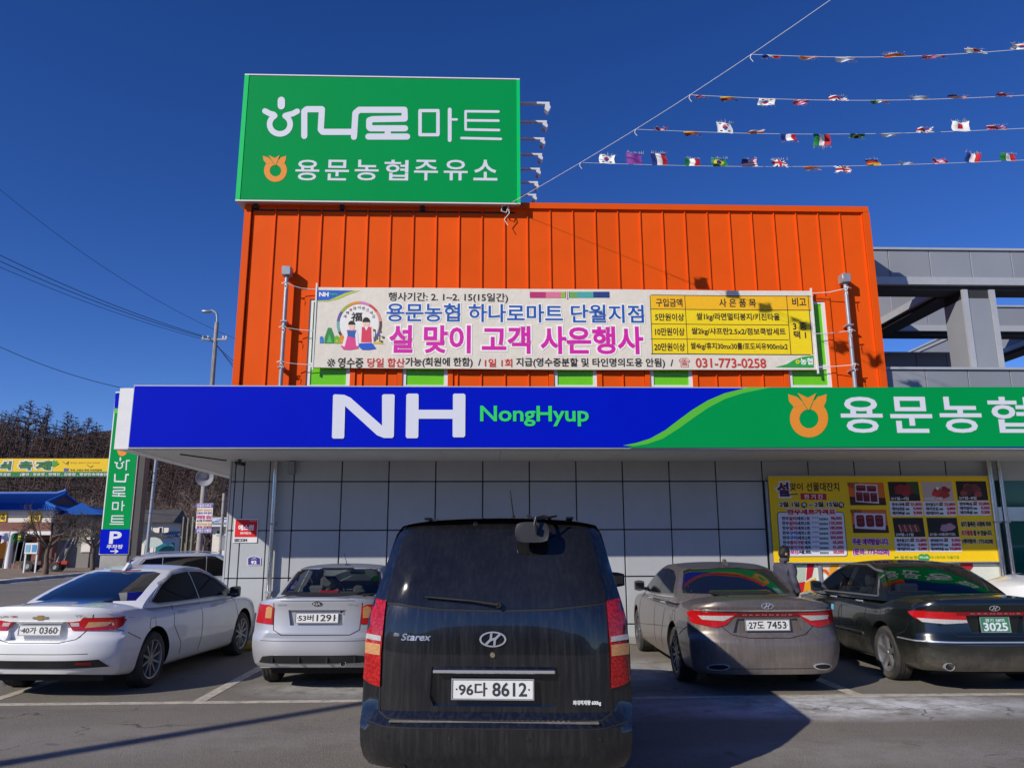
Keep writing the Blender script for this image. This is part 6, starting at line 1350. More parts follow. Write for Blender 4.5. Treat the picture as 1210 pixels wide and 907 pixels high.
# walking tractor with trailer
TY = 52; tx, _ = S(58, 668, TY); e = empty('walking_tractor', (tx, TY, .1), 'small orange walking tractor with a rusty trailer in front of the hall', 'tractor')
def wheel_simple(x, y, r, par, w_=.12): q = MB(); q.lathe([(r*.5, -w_), (r, -w_*.8), (r, w_*.8), (r*.5, w_)], M_TYRE, (0, 0, 0), 'y', 18); q.lathe([(.001, -w_*.6), (r*.55, -w_*.7)], M_STEEL, (0, 0, 0), 'y', 12); o = q.build('wheel', par, smooth=40); o.location = (x, y, r)
for x, y, r in ((-1.15, -.4, .36), (-1.15, .4, .36), (.55, -.3, .30), (.55, .3, .30)): wheel_simple(x, y, r, e)
q = MB(); q.box(-1.9, -.3, -.45, .45, .45, .52, M_BARK); q.box(-1.9, -.3, -.45, -.42, .52, .68, M_BARK); q.tube([(-.3, 0, .5), (.3, 0, .45)], .04, M_DARK, 6); q.build('trailer_bed', e)
q = MB(); q.box(.25, .75, -.18, .18, .4, .62, C(170, 50, 30), .04); q.box(.8, 1.25, -.16, .16, .42, .68, C(170, 50, 30), .05); q.build('engine_cover', e)
q = MB(); q.tube([(.3, -.15, .62), (-.1, -.25, .95), (-.35, -.28, .98)], .025, M_DARK, 6); q.tube([(.3, .15, .62), (-.1, .25, .95), (-.35, .28, .98)], .025, M_DARK, 6); q.build('handlebar', e)
# two street trees
for px, py, h, sd, lab in ((54, 671, 5.2, 41, 'bare roadside tree standing in front of the notice board'), (109, 668, 4.8, 44, 'bare roadside tree between the annexe and the green pylon')):
    b = at(px, py, 47); e = empty('street_tree', (b.x, 47, 0.05), lab, 'tree', 'bare trees along the kerb')
    q = MB(); q.tube([(0, 0, 0), (.03, 0, .5), (-.03, 0, 1.1), (.02, 0, 1.6)], [.20, .15, .13, .11], M_BARK, 8); q.build('trunk', e, smooth=50)
    q = MB(); rr = random.Random(sd)
    for k in range(5):
        a = k*1.256+rr.random(); 
        tree_mesh(h*.62, sd+k, 'round', M_BARK, q, (math.cos(a)*.02, math.sin(a)*.02, 1.45), .95)
        for i in range(0): pass
    # lean each limb outwards
    c_ = q.v; per = len(c_)//5
    for k in range(5):
        a = k*1.256+sd; R_ = Matrix.Rotation(R(38), 3, Vector((math.cos(a), math.sin(a), 0)))
        for i in range(k*per, min(len(c_), (k+1)*per)): p = R_ @ (Vector(c_[i])-Vector((0, 0, 1.45))); c_[i] = (p.x, p.y, p.z+1.45)
    q.build('crown', e, recalc=False)
# festival banner over the road
VY = 30; x0_, zt_ = S(-150, 541, VY); x1_, zb_ = S(131, 563, VY); zt_ = S(60, 541.5, VY)[1]; zb_ = S(60, 563, VY)[1]; zm_ = S(60, 557, VY)[1]
e = empty('festival_banner', (x1_, VY, zb_), 'yellow and green festival banner stretched over the road', 'banner')
q = MB(); q.box(x0_, x1_, VY, VY+.02, zm_, zt_, W_('banner yellow', (235, 200, 30), rough=.7)); subm(q, 'cloth', e)
q = MB(); q.box(x0_, x1_, VY, VY+.02, zb_, zm_-.001, C(20, 120, 60)); subm(q, 'green_strip', e)
sh = PxSheet(VY, e, step=.01); GG = C(20, 110, 60)
for t, a, b in (('쇠', 1, 13), ('축', 23, 38), ('제', 43, 60)):
    sh.text(t, a, 544.5, b, 555, WT, 1, .12); sh.text(t, a+.4, 545, b-.4, 554.6, GG, 2, .06)
for k in range(5): a = R(-90+(k-2)*36); sh.poly([(63.5, 551.5), (63.5+5*math.cos(a-.3), 549+5*math.sin(a-.3)*.9), (63.5+7*math.cos(a), 549+6*math.sin(a)), (63.5+5*math.cos(a+.3), 549+5*math.sin(a+.3)*.9)], C(70, 160, 50), 1+k*.1)
sh.text('맛있는 봄맞이 축제 한마당', 83, 545.5, 118, 547.5, C(190, 120, 40), 1); sh.text('주최: 고로쇠 축제 추진위원회', 83, 554, 120, 556.3, C(60, 50, 40), 1, .02); sh.rect(75.5, 553, 81, 556.4, C(70, 90, 160), 1)
sh.stroke([[(74, 545), (78, 548), (81, 545), (80, 549)], [(103, 549), (107, 552), (110, 550)]], .6, C(90, 60, 30), 1)
sh.text('레포츠공원', -10, 558.5, 12.5, 562, WT, 1, .02); sh.text('(출연 : 장윤정 , 한혜진 , 김용림 , 평양민속예술단', 24, 558.5, 127, 562.3, WT, 1, .02); sh.flush()
q = MB(); q.tube([(x1_, VY+.1, zt_), (x1_+.55, VY+.2, zt_+.1)], .012, M_ROPE, 4); q.tube([(x1_, VY+.1, zb_), (x1_+.55, VY+.2, zb_-.1)], .012, M_ROPE, 4); subm(q, 'rope', e)
q = MB(); q.tube([(x1_+.55, VY+.2, 0), (x1_+.55, VY+.2, 6.0)], .06, M_STEEL, 8); tag(q.build('banner_post'), 'grey steel post holding the end of the yellow festival banner', 'post')
# green and blue pylon sign
GY = 19.0; gx0, gx1 = X(118.5, GY, 655)+.28, X(151.5, GY, 655)+.36
gx0 = (X(135, GY, 463)+X(118.5, GY, 655))/2; gx1 = (X(160, GY, 538)+X(151.5, GY, 655))/2+.03; gz0, gz1 = Z(655, GY, 135), Z(462.5, GY, 135)
py = empty('pylon_sign', ((gx0+gx1)/2, GY, 0), 'tall green and blue pylon sign with white lettering at the roadside', 'sign')
q = MB(); q.box(gx0, gx1, GY, GY+.25, gz0, gz1, M_WHITE); subm(q, 'sign_box', py)
q = MB(); q.box(gx0+.03, gx1-.02, GY-.012, GY-.001, gz0+.02, gz1-.03, M_GREEN); subm(q, 'face_panel', py)
q = MB(); q.box(gx1+.004, gx1+.17, GY+.03, GY+.30, 0, gz1-.05, M_ROOFD); subm(q, 'post', py)
q = MB(); q.box(gx0+.02, gx1-.02, GY+.02, GY+.40, 0, gz0-.004, M_CONC, .02); subm(q, 'base', py)
sh = PxSheet(GY-.012, py); sh.crop(6.04, 120, 530)
xL, xR = 0, 200
sh.crop(1, 0, 0); sh.poly([(X_, Y_) for X_, Y_ in ((119.3, 625), (153.2, 625), (151.3, 654), (117.2, 654))], M_BLUE, 1)
sh.poly([(136.5, 464.5), (166, 464.5), (164, 492), (150, 484), (136, 482), (134.8, 487)], M_BLUE, 1); sh.poly([(136, 482), (150, 484), (164, 492), (163.6, 498), (146, 488), (134.9, 488)], M_LGREEN, 1.5)
sh.crop(6.04, 120, 530)
sh.stroke([[(136, 66), (135, 82)]], 12, M_SWHITE, 2); sh.stroke([[(96, 96), (106, 102), (112, 100)], [(160, 94), (152, 99)], arc(129, 118, 21, 230, -50, 18)], 9, M_SWHITE, 1.5); sh.stroke([[(176, 150), (180, 84), (200, 84)], ], 9, M_SWHITE, 1.5)
sh.stroke([[(97, 184), (95, 232), (170, 234), (176, 184), (192, 184)]], 11, M_SWHITE, 1.5)
sh.stroke([[(86, 276), (166, 276), (165, 296), (86, 298), (84, 316), (166, 318)], [(80, 334), (170, 338)], [(125, 318), (124, 334)]], 9, M_SWHITE, 1.5)
sh.stroke([[(82, 384), (120, 384), (117, 430), (79, 430), (82, 384)], [(150, 374), (146, 440)], [(150, 404), (162, 404)]], 9, M_SWHITE, 1.5)
sh.stroke([[(156, 478), (76, 478), (72, 520), (154, 522)], [(74, 499), (154, 500)], [(62, 536), (158, 537)]], 8, M_SWHITE, 1.5)
sh.polys([arc(148, 18, 34, 0, 360, 24)[:-1]], M_SORANGE, 1.5)
sh.text('P', 62, 592, 138, 674, M_SWHITE, 2, .03); sh.text('주차장', 38, 684, 152, 712, M_SWHITE, 2, .03); sh.stroke([[(66, 730), (116, 730)], [(96, 718), (118, 730), (96, 743)]], 7, M_SWHITE, 2)
sh.text('NH', 150, -400, 200, -350, M_SWHITE, 2, .04)
sh.flush()
# street lamp pole with loudspeaker, placard
LY = 30; lb = at(240.5, 655, LY); lx = X(247, LY, 500)
e = empty('street_lamp', (lx, LY, 0), 'grey street lamp pole behind the canopy with a curved arm and horn speaker', 'street lamp')
zt_ = Z(381, LY, 255); q = MB(); q.tube([(lx, LY, 0), (lx, LY, zt_)], [.12, .08], M_CONC, 12); q.build('pole', e, smooth=50).matrix_parent_inverse = Matrix.Translation((-lx, -LY, 0))
q = MB(); q.tube([(0, 0, zt_-.1), (0, 0, zt_+.2), (-.05, 0, zt_+.4), (-.2, 0, zt_+.5), (-.34, 0, zt_+.48)], .045, M_STEEL, 8); q.box(-.62, -.28, -.08, .08, zt_+.42, zt_+.5, M_STEEL, .02); q.build('lamp_arm', e, smooth=50)
z2 = Z(401, LY, 250); q = MB(); q.box(-.55, .45, -.05, .05, z2-.03, z2+.03, M_STEEL); 
for k in (-.5, -.3, .3, .42): q.lathe([(.03, 0), (.045, .04), (.025, .1), (.04, .13)], M_CREAM, (k, 0, z2+.03), 'z', 8)
q.build('crossarm', e)
z3 = Z(565, LY, 245); q = MB(); q.lathe([(.04, .3), (.06, .15), (.20, -.12), (.34, -.25), (.33, -.26), (.18, -.1), (.001, .1)], M_STEEL, (.18, -.25, z3), 'y', 24); q.tube([(.0, 0, z3), (.18, -.1, z3)], .04, M_DARK, 6); q.build('horn_speaker', e, smooth=50)
x0_, z0_ = S(230.5, 629.5, LY-.3); x1_, z1_ = S(252, 594.5, LY-.3)
e = empty('placard', ((x0_+x1_)/2, LY-.3, z0_), 'white placard with purple borders and coloured lettering on the lamp pole', 'sign')
q = MB(); q.box(x0_, x1_, LY-.3, LY-.27, z0_, z1_, M_WHITE); subm(q, 'board', e)
sh = PxSheet(LY-.3, e, step=.006); PUR = C(100, 90, 170)
sh.rect(231.2, 595, 251.6, 599.5, PUR, 1); sh.rect(230.7, 624, 251, 629.2, PUR, 1); sh.text('단월면사무소', 233, 595.8, 250, 598.8, WT, 2, .03); sh.text('양평군 단월면', 232.5, 624.8, 249.5, 628.4, WT, 2, .03)
for y0, t, c_ in ((601, '설맞이 행사안내', (225, 170, 40)), (604.5, '고로쇠 수액 판매', (80, 80, 160)), (608.5, '대명절 설날', (215, 60, 130)), (613.5, '농산물 직거래장터', (90, 90, 100)), (617.5, '주민여러분 환영', (225, 170, 40)), (621, '문의 단월면', (160, 60, 90))): sh.text(t, 232.5, y0, 249.8, y0+(2.6 if y0 != 608.5 else 4), C(*c_), 2, .03)
sh.flush()
# thin flag pole, houses, shelter, boards
x, z = S(184.5, 543, 42); q = MB(); q.tube([(x-.05, 42, 0), (x+.02, 42, z+2.2)], [.11, .07], M_STEEL, 10); tag(q.build('thin_pole', smooth=50), 'thin pale pole rising behind the bus shelter', 'pole')
x, z = S(264.5, 590, 38); e = empty('utility_pole', (x, 38, 0), 'short utility pole with fittings close to the shop corner', 'utility pole'); q = MB(); q.tube([(0, 0, 0), (0, 0, z+.3)], .08, M_CONC, 10); q.build('pole', e, smooth=50)
q = MB(); q.box(-.45, .35, -.05, .05, z-1.2, z-1.1, M_STEEL); q.box(.1, .4, -.15, .15, z-2.4, z-1.7, M_STEEL); q.build('transformer_bracket', e)
def house(nm, lab, p0, p1, ye, yr, Y, wall, roof, dep=6, wins_=()):
    x0, x1 = S(p0, ye, Y)[0], S(p1, ye, Y)[0]; z0 = S((p0+p1)/2, ye, Y)[1]; z1 = S((p0+p1)/2, yr, Y+dep/2)[1]
    e = empty(nm, ((x0+x1)/2, Y, 0), lab, 'house'); q = MB(); q.box(x0, x1, Y, Y+dep, 0, z0, wall); subm(q, 'wall', e)
    q = MB(); o = .5; q.add([(x0-o, Y-o, z0), (x1+o, Y-o, z0), (x1+o, Y+dep+o, z0), (x0-o, Y+dep+o, z0), (x0-o, Y+dep/2, z1), (x1+o, Y+dep/2, z1)], [(0, 1, 5, 4), (2, 3, 4, 5), (0, 4, 3), (1, 2, 5), (0, 3, 2, 1)], roof); subm(q, 'roof', e)
    for (a, b, c, d) in wins_:
        xa, zb2 = S(a, d, Y); xb2, za2 = S(c, b, Y); q = MB(); q.box(xa, xb2, Y-.06, Y-.002, zb2, za2, M_WHITE); w_ = subm(q, 'window', e); g_ = MB(); g_.box(xa+.08, xb2-.08, Y-.08, Y-.061, zb2+.08, za2-.08, M_TEAL if len(wins_) < 3 else M_GLASSD); g_.build('pane', w_)
M_ROOFD = mat('grey slate roof', (.07, .065, .065), rough=.7, var=.2, vscale=1)
house('house', 'white walled house with a dark roof behind the bus shelter', 158, 200, 617, 602, 66, M_CREAM, M_ROOFD, 2.6, ((163, 622, 168, 633), (174, 621, 180, 634), (187, 622, 193, 633)))
house('low_house', 'low dark roofed outbuilding just behind the bus shelter', 158, 192, 634, 629, 56, M_CREAM, M_ROOFD, 1.5)
house('shed', 'pale roofed shed by the shop corner under the hillside', 252, 275, 622, 611, 44, M_CREAM, M_SNOW, 2, ((255, 625, 264, 632), (266, 625, 272, 632)))
e0 = S(169, 645, 46); e = empty('bus_shelter', (S(190, 650, 46)[0], 46, 0), 'teal bus shelter with a fan shaped white sign and dark blue awning', 'bus shelter')
M_TEALP = W_('teal paint', (20, 110, 110), rough=.5)
for a, b, c, d, m_, nm in ((170, 641, 177, 656, M_TEALP, 'side_panel'), (183, 641, 206, 656, W_('blue glass', (40, 120, 140), rough=.1), 'back_panel'), (178.5, 641, 182, 656, M_WHITE, 'post')):
    xa, zz = S(a, d, 46); xb2, zt2 = S(c, b, 46); q = MB(); q.box(xa, xb2, 46, 46.1, 0, zt2, m_); subm(q, nm, e)
q = MB(); xa, zz = S(192, 645.5, 45.6); xb2, zt2 = S(212, 635.5, 45.6); q.add([(xa, 45.2, zt2-.05), (xb2, 45.2, zt2-.05), (xb2-.3, 45.2, zz+.2), (xa+.5, 45.2, zz-.0), (xa, 47, zt2), (xb2, 47, zt2)], [(0, 1, 2, 3), (0, 1, 5, 4)], W_('awning blue', (15, 60, 110), rough=.6)); subm(q, 'awning', e, recalc=False)
cxf, czf = S(180.5, 647, 45.4); q = MB(); q.prism([(cxf+p[0], czf+p[1]) for p in [(-.12, 0)]+[(-.0+.60*math.cos(t), .12+.48*math.sin(t)) for t in [R(165-k*15) for k in range(11)]]+[(.12, 0)]], 'y', 45.35, 45.43, mat('pale green sign', (.5, .58, .53), rough=.5)); subm(q, 'fan_sign', e)
q = MB(); xa, zz = S(190, 633, 50); xb2, zt2 = S(208, 627, 50); q.add([(xa, 50, zz), (xb2-.1, 50, zz), (xb2, 51, zt2), (xa+.1, 51, zt2)], [(0, 1, 2, 3)], M_GLASSD)
for k in range(7): q.box(xa+.05+k*(xb2-xa)/7, xa+.08+k*(xb2-xa)/7, 49.98, 50.0, zz, zz+.05, M_STEEL)
q.tube([((xa+xb2)/2, 50.6, 0), ((xa+xb2)/2, 50.6, zz+.1)], .06, M_STEEL, 6); tag(q.build('solar_panel'), 'small tilted solar panel above the bus shelter roof', 'solar panel')
for k, (a, b, lab) in enumerate(((213, 217.5, 'narrow grey green board standing left of its row by the lamp pole'), (218.5, 223, 'grey green board in the middle of the row by the lamp pole'), (224, 229, 'widest grey green board, nearest the lamp pole'))):
    xa, zz = S(a, 650, 44); xb2, zt2 = S(b, 610+k % 2*1.5, 44); q = MB(); q.box(xa, xb2, 44, 44.12, .3, zt2, mat('grey green board', (.24, .25, .20), rough=.7, var=.15)); q.box((xa+xb2)/2-.06, (xa+xb2)/2+.06, 44.13, 44.25, 0, zt2-.3, M_BARK); tag(q.build('tall_board'), lab, 'board', 'tall boards beside the lamp pole')
mb = MB()
for k in range(26): x, _ = S(238+k, 650, 40+k % 5); tree_mesh(1, 60+k % 6, 'round', mat('russet twigs', (.20, .07, .05), rough=.9), mb, (x, 40+k % 5, 0), random.uniform(.8, 1.3))
tag(mb.build('bushes', recalc=False), kind='stuff')
# overhead cables
def cable(pts, r, lab, n=20, sag=.6):
    q = MB(); P_ = []
    for a, b in zip(pts[:-1], pts[1:]):
        a, b = Vector(a), Vector(b)
        for k in range(n+1): t = k/n; p = a.lerp(b, t); p.z -= sag*4*t*(1-t); P_.append(p)
    q.tube(P_, r, M_WIRE, 5); tag(q.build('overhead_cable'), lab, 'cable', 'overhead cables at the left')
A0 = (lx-.5, LY, z2+.05); A1 = (lx+.42, LY, z2+.05)
for i, (py_, py1_, lab) in enumerate(((285, 400, 'uppermost of the three close cables dropping to the lamp pole'), (292, 402, 'middle of the three close cables dropping to the lamp pole'), (299, 405, 'lowest of the three close cables dropping to the lamp pole'))):
    a = at(0, py_, 25); b = at(251+i*3, py1_, LY); d = a-b; cable([b, a+d*.6], .012 if i < 2 else .009, lab, sag=.5)
b = at(251, 403, LY); c2 = at(330, 480, 34)
for i in range(3): cable([at(250+i*3, 403+i*2, LY), at(330, 470+i*16, 50)], .012, ['cable running from the lamp pole behind the orange wall, upper', 'cable running from the lamp pole behind the orange wall, middle', 'cable running from the lamp pole behind the orange wall, lower'][i], sag=.1)
cable([at(-40, 190, 32), at(290, 405, 40)], .010, 'single thin cable high in the sky left of the green sign', sag=.8)
cable([at(-40, 390, 24), at(165, 462, 26)], .010, 'single cable sloping down towards the blue fascia end', sag=.25)
cable([at(-30, 482, 40), at(140, 521, 40)], .03, 'upper dark cable crossing in front of the forested ridge', sag=.1)
cable([at(-30, 497, 40), at(140, 532, 40)], .03, 'lower dark cable crossing in front of the forested ridge', sag=.1)
for i, yy in enumerate((564, 571, 588, 604)): cable([at(160, yy, 36), at(268, yy+4, 36)], .010, ['topmost faint line under the canopy', 'second faint line under the canopy', 'third faint line under the canopy', 'lowest faint line under the canopy'][i], sag=.1)
# concrete pole standing behind the viewer to the left; its shadow crosses the aisle
pb = Vector((-1.2, 9.35, 0))-Vector((SUN.x/-SUN.z, SUN.y/-SUN.z, 0))*8.6
q = MB(); q.tube([(pb.x, pb.y, 0), (pb.x, pb.y, 8.6)], [.16, .10], M_CONC, 14); tag(q.build('concrete_pole', smooth=50), 'tall tapered concrete pole whose shadow crosses the parking aisle', 'pole')

# ------------------------------------------------------------------ remaining vehicles
# silver estate behind the white saloon
cW = make_car(dict(name='estate_car', label='pale silver estate car with black windows behind the white saloon', x=-8.95, y=18.6, heading=66, L=4.8, paint=PAINT_SI,
    hw=[(0, .80), (.25, .88), (.9, .92), (3.6, .92), (4.3, .87), (4.8, .74)], top=[(0, .98), (.12, 1.0), (.7, 1.0), (1.2, .98), (3.4, .98), (3.9, 1.0), (4.5, .88), (4.8, .72)], bot=[(0, .3), (.6, .22), (4.1, .2), (4.8, .25)],
    rear=[(.2, .1), (.4, .02), (.6, 0), (.8, .05), (1.0, .1)], front=[(.2, .05), (.5, 0), (.7, .1), (1.0, .3)], sec=SEC, crown=.04, rc=.25, rp=4, fc=.4, edge=.04,
    gh=dict(yb0=.12, yr0=.75, yr1=2.6, yb1=3.5, pr=1.1, roof=[(.6, 1.49), (1.4, 1.56), (2.0, 1.57), (2.6, 1.53)], belt=[(.1, 1.0), (1.2, .98), (3.5, .98)], wb=.86, wt=.66, kr=.15),
    r=.33, tw=.22, ya=.95, wb=2.75, spokes=5,
    sidewin=[[(.68, 1.12), (1.295, 1.05), (1.295, 1.464), (.95, 1.42)], [(1.31, 1.04), (2.245, 1.03), (2.245, 1.49), (1.31, 1.465)], [(2.26, 1.03), (3.15, 1.03), (2.8, 1.28), (2.45, 1.48), (2.26, 1.49)]],
    rearglass=[(-.66, 1.08), (.66, 1.08), (.56, 1.42), (-.56, 1.42)], windshield=[(-.7, 1.05), (.7, 1.05), (.55, 1.46), (-.55, 1.46)], chrome_line=[(.62, 1.10), (1.2, 1.03), (3.2, 1.015), (2.8, 1.31), (2.45, 1.505), (1.3, 1.485), (.9, 1.43), (.62, 1.10)],
    seams=[('R', [(1.28, 1.0), (1.35, .6), (1.5, .3)], .01), ('R', [(2.23, 1.0), (2.23, .3)], .01)], patches=[('tail_light', 'r', [sq(.5, .85, .86, 1.0)], .012, M_RED), ('tail_light', 'r', [sq(-.86, .85, -.5, 1.0)], .012, M_RED)],
    mirror=(3.0, 1.08), handles=[(1.6, .9), (2.5, .9)]))
q = MB(); q.prism([(.85, 1.50), (1.05, 1.52), (1.0, 1.585), (.96, 1.585)], 'x', -.02, .02, PAINT_SI); q.build('shark_fin_antenna', cW['e'])
q = MB(); 
for sx in (-.55, .55): q.tube([(sx, .95, 1.535), (sx, 1.2, 1.585), (sx, 2.2, 1.60), (sx, 2.5, 1.565)], .010, M_STEEL, 6)
q.build('roof_rail', cW['e'])
# white SUV, type and place guessed, mostly beyond the right edge
cX = make_car(dict(name='white_suv', label='white car mostly out of view beyond the black saloon at the right', cat='car', x=13.05, y=13.0, heading=-90, L=4.6, paint=PAINT_W,
    hw=[(0, .80), (.25, .88), (.9, .92), (3.6, .92), (4.2, .87), (4.6, .74)], top=[(0, 1.05), (.12, 1.1), (.7, 1.1), (1.2, 1.1), (3.1, 1.1), (3.6, 1.18), (4.3, 1.06), (4.6, .86)], bot=[(0, .3), (.6, .22), (4.1, .2), (4.6, .25)],
    rear=[(.2, .1), (.4, .02), (.6, 0), (.8, .05), (1.0, .1)], front=[(.2, .05), (.5, 0), (.7, .05), (1.0, .2), (1.2, .35)], sec=SEC, crown=.06, rc=.25, rp=4, fc=.4, edge=.05,
    gh=dict(yb0=.12, yr0=.6, yr1=2.3, yb1=3.15, pr=1.1, roof=[(.6, 1.62), (1.4, 1.68), (2.3, 1.64)], belt=[(.1, 1.1), (1.2, 1.1), (3.2, 1.1)], wb=.86, wt=.66, kr=.15),
    r=.34, tw=.22, ya=.9, wb=2.65, spokes=5, sidewin=[[(.6, 1.17), (2.0, 1.15), (2.0, 1.58), (.8, 1.56)], [(2.06, 1.15), (2.85, 1.15), (2.3, 1.56), (2.06, 1.58)]],
    rearglass=[(-.66, 1.2), (.66, 1.2), (.56, 1.52), (-.56, 1.52)], windshield=[(-.7, 1.2), (.7, 1.2), (.55, 1.55), (-.55, 1.55)], mirror=(2.75, 1.2)))
for o in [cX['e']]: o.location.y += 0

# ------------------------------------------------------------------ man walking to the shop
M_JACK = mat('slate jacket cloth', (.062, .06, .088), rough=.8, var=.12, vscale=14, bump=.5, bscale=18); M_SKIN = mat('skin', (.48, .28, .20), rough=.5, var=.06, vscale=30); M_HAIR = mat('black hair', (.014, .012, .011), rough=.5, bump=.8, bscale=180); M_TROU = mat('dark trousers', (.03, .032, .04), rough=.85, bump=.3, bscale=20)
def skin_body(name, verts, edges, m, parent, root=0, lev=2):
    me = bpy.data.meshes.new(name); me.from_pydata([v[0] for v in verts], edges, []); o = bpy.data.objects.new(name, me); COL.objects.link(o)
    md = o.modifiers.new('s', 'SKIN'); md.use_smooth_shade = True; sb = o.modifiers.new('u', 'SUBSURF'); sb.levels = lev; sb.render_levels = lev
    if not me.skin_vertices:
        bm = bmesh.new(); bm.from_mesh(me); bm.verts.layers.skin.verify(); bm.to_mesh(me); bm.free()
    for i, v in enumerate(verts): r = v[1]; me.skin_vertices[0].data[i].radius = (r, r) if not isinstance(r, tuple) else r; me.skin_vertices[0].data[i].use_root = (i == root)
    dg = bpy.context.evaluated_depsgraph_get(); dg.update(); m2 = bpy.data.meshes.new_from_object(o.evaluated_get(dg)); bpy.data.objects.remove(o); bpy.data.meshes.remove(me)
    m2.name = name; m2.materials.clear(); m2.materials.append(m)
    for p in m2.polygons: p.material_index = 0; p.use_smooth = True
    return link(name, m2, parent)
hd = at(926, 652, 13.15)
pe = empty('person', (hd.x, 13.15, 0), 'man with short dark hair in a slate jacket walking past the meat poster', 'person', rz=R(-76))
pe.scale = (.975, .975, .975)
body = [((0, 0, .93), (.15, .11)), ((0, .005, 1.08), (.15, .12)), ((0, .01, 1.22), (.175, .125)), ((0, .0, 1.36), (.185, .12)), ((0, -.01, 1.44), (.11, .09)), ((0, .0, 1.50), .062), ((0, .01, 1.55), .06),
        ((.10, 0, .88), .095), ((.11, .10, .50), .065), ((.11, .04, .10), .05), ((.12, .14, .05), .045), ((-.10, 0, .88), .095), ((-.11, -.08, .50), .065), ((-.11, -.20, .13), .05), ((-.11, -.12, .05), .045)]
be = [(0, 1), (1, 2), (2, 3), (3, 4), (4, 5), (5, 6), (0, 7), (7, 8), (8, 9), (9, 10), (0, 11), (11, 12), (12, 13), (13, 14)]
skin_body('trousers', [body[0]]+body[7:], [(0, 1), (1, 2), (2, 3), (3, 4), (0, 5), (5, 6), (6, 7), (7, 8)], M_TROU, pe)
jk = [((0, 0, .86), (.19, .14)), ((0, .005, 1.02), (.18, .135)), ((0, .01, 1.20), (.195, .14)), ((0, .0, 1.34), (.215, .145)), ((0, -.005, 1.43), (.13, .105)), ((0, -.005, 1.49), (.078, .075)),
      ((.20, 0, 1.39), .082), ((.27, -.03, 1.16), .062), ((.27, .05, .95), .05), ((-.20, 0, 1.39), .082), ((-.27, -.02, 1.16), .062), ((-.26, .08, .96), .05)]
jo = skin_body('jacket', jk, [(0, 1), (1, 2), (2, 3), (3, 4), (4, 5), (3, 6), (6, 7), (7, 8), (3, 9), (9, 10), (10, 11)], M_JACK, pe)
for v in jo.data.vertices:   # cloth folds
    c = v.co; k = .008*math.sin(c.z*38+c.x*9)+.006*math.sin(c.z*21-c.x*30+c.y*11); v.co = c+Vector((c.x, c.y, 0)).normalized()*k if (c.x or c.y) else c
q = MB(); q.lathe([(.074, -.02), (.085, .0), (.080, .035), (.070, .045), (.066, .02)], M_JACK, (0, -.0, 1.49), 'z', 20); q.build('collar', pe, smooth=60)
# head with face, ears and hair as one turned form
def head_pt(u, v):
    th, ph = u*2*math.pi, v*math.pi; x, y, z = math.sin(ph)*math.sin(th), math.sin(ph)*math.cos(th), math.cos(ph)
    X_, Y_, Z_ = x*.076, y*.095, z*.118
    if z < 0: X_ *= 1-.22*(-z)**1.3; Y_ += .012*(-z); 
    if y > .3: Y_ += .010*math.exp(-((z+.55)/.18)**2)+(.024*math.exp(-((z+.12)/.16)**2)*math.exp(-(x/.16)**2))-.010*math.exp(-((z-.12)/.10)**2)*math.exp(-((abs(x)-.38)/.18)**2)+.006*math.exp(-((z+.42)/.06)**2)*math.exp(-(x/.3)**2)
    return (X_, Y_, Z_)
V_ = [head_pt(i/28, j/22) for j in range(23) for i in range(28)]; F_ = [(j*28+i, j*28+(i+1) % 28, (j+1)*28+(i+1) % 28, (j+1)*28+i) for j in range(22) for i in range(28)]
q = MB(); q.add([(a, b+.012, c+1.605) for a, b, c in V_], F_, M_SKIN); q.tube([(0, -.005, 1.45), (0, .0, 1.56)], .055, M_SKIN, 16)
for sx in (-1, 1):
    q.lathe([(.001, .012), (.014, .012), (.026, .006), (.03, 0), (.02, -.01)], M_SKIN, (sx*.076, .0, 1.60), 'x', 14)
hh_ = q.build('head', pe, smooth=80)
V2 = []; F2 = []
rn = random.Random(2)
for j in range(23):
    for i in range(28):
        a, b, c = head_pt(i/28, j/22); k = 1.10+.03*rn.random(); V2.append((a*k, b*k+.010, c*k+1.607))
def hairy(j, i):
    a, b, c = head_pt(i/28, j/22); return c > (.045 if b > .045 else (-.055 if b < .01 else -.0))
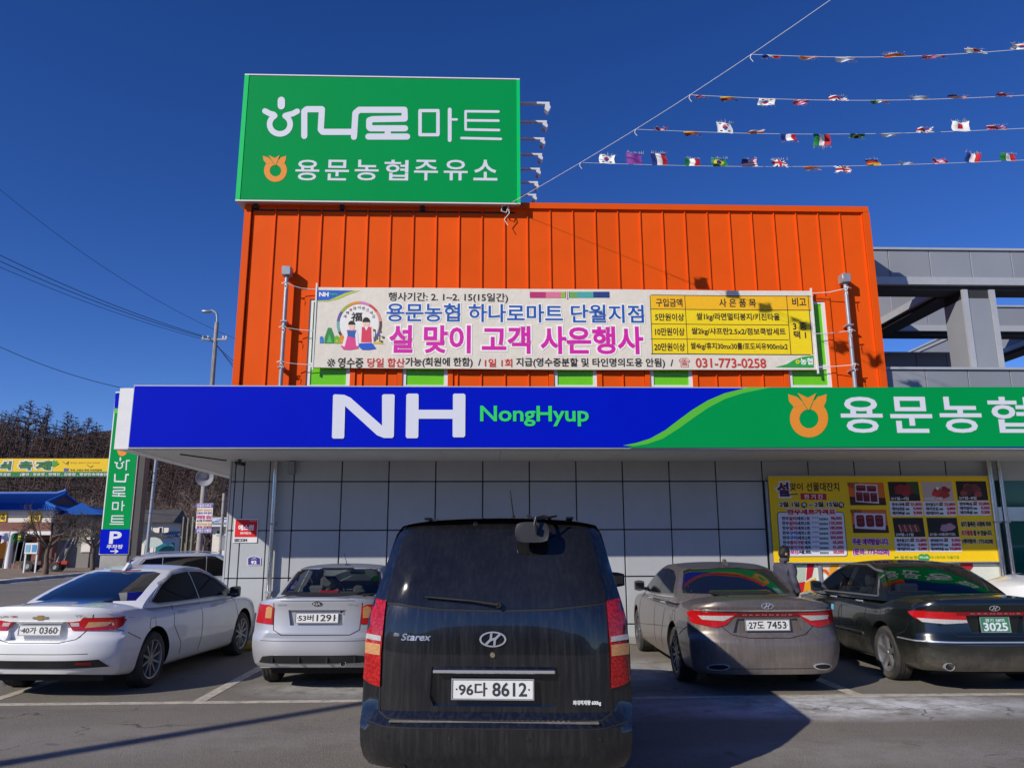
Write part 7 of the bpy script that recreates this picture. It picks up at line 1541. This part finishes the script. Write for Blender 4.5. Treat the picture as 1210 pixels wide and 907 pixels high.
for j in range(22):
    for i in range(28):
        if hairy(j, i) and hairy(j, (i+1) % 28): F2.append((j*28+i, j*28+(i+1) % 28, (j+1)*28+(i+1) % 28, (j+1)*28+i))
q = MB(); q.add(V2, F2, M_HAIR)
for k in range(420):      # short tufts
    i, j = rn.randrange(28), rn.randrange(1, 13)
    if not hairy(j, i): continue
    p = Vector(V2[j*28+i])+Vector((rn.uniform(-.01, .01), rn.uniform(-.01, .01), rn.uniform(-.01, .01))); d = (p-Vector((0, .01, 1.607))).normalized()+Vector((rn.uniform(-.5, .5), rn.uniform(-.7, .2), -.5)); d.normalize(); s = d.cross(Vector((0, 0, 1))).normalized()*.006
    q.add([p-s, p+s, p+d*.013], [(0, 1, 2)], M_HAIR)
q.build('hair', pe, smooth=80)
for sx in (-1, 1):
    q = MB(); q.lathe([(.001, .006), (.007, .004), (.01, 0)], M_WHITE, (sx*.030, .093, 1.617), 'y', 10); q.add([(sx*.030+.004*math.cos(t), .1005, 1.617+.004*math.sin(t)) for t in [k*math.pi/4 for k in range(8)]], [tuple(range(8))], M_HAIR); q.box(sx*.030-.014, sx*.030+.014, .094, .102, 1.633, 1.638, M_HAIR); q.build('eye', pe)
q = MB(); q.box(-.022, .022, .098, .107, 1.553, 1.559, mat('lips', (.32, .12, .10), rough=.5), .002); q.build('mouth', pe)
for sx in (-1, 1):
    w0 = Vector((sx*.265, .065 if sx > 0 else .095, .92)); V_ = [((0, 0, 0), .028), ((0, .01, -.05), (.036, .022)), ((0, .015, -.085), (.036, .018))]; E_ = [(0, 1), (1, 2)]
    for f in range(4):
        x = (f-1.5)*.018; l = (.062, .072, .068, .052)[f]; n0 = len(V_); V_ += [((x, .018, -.10), .0095), ((x, .026, -.10-l*.5), .0088), ((x, .046, -.10-l*.95), .0075)]; E_ += [(2, n0), (n0, n0+1), (n0+1, n0+2)]
    n0 = len(V_); V_ += [((-sx*.030, .022, -.05), .011), ((-sx*.045, .038, -.085), .009)]; E_ += [(1, n0), (n0, n0+1)]
    skin_body('hand', [(Vector(a)+w0, r_) for a, r_ in V_], E_, M_SKIN, pe, lev=1)
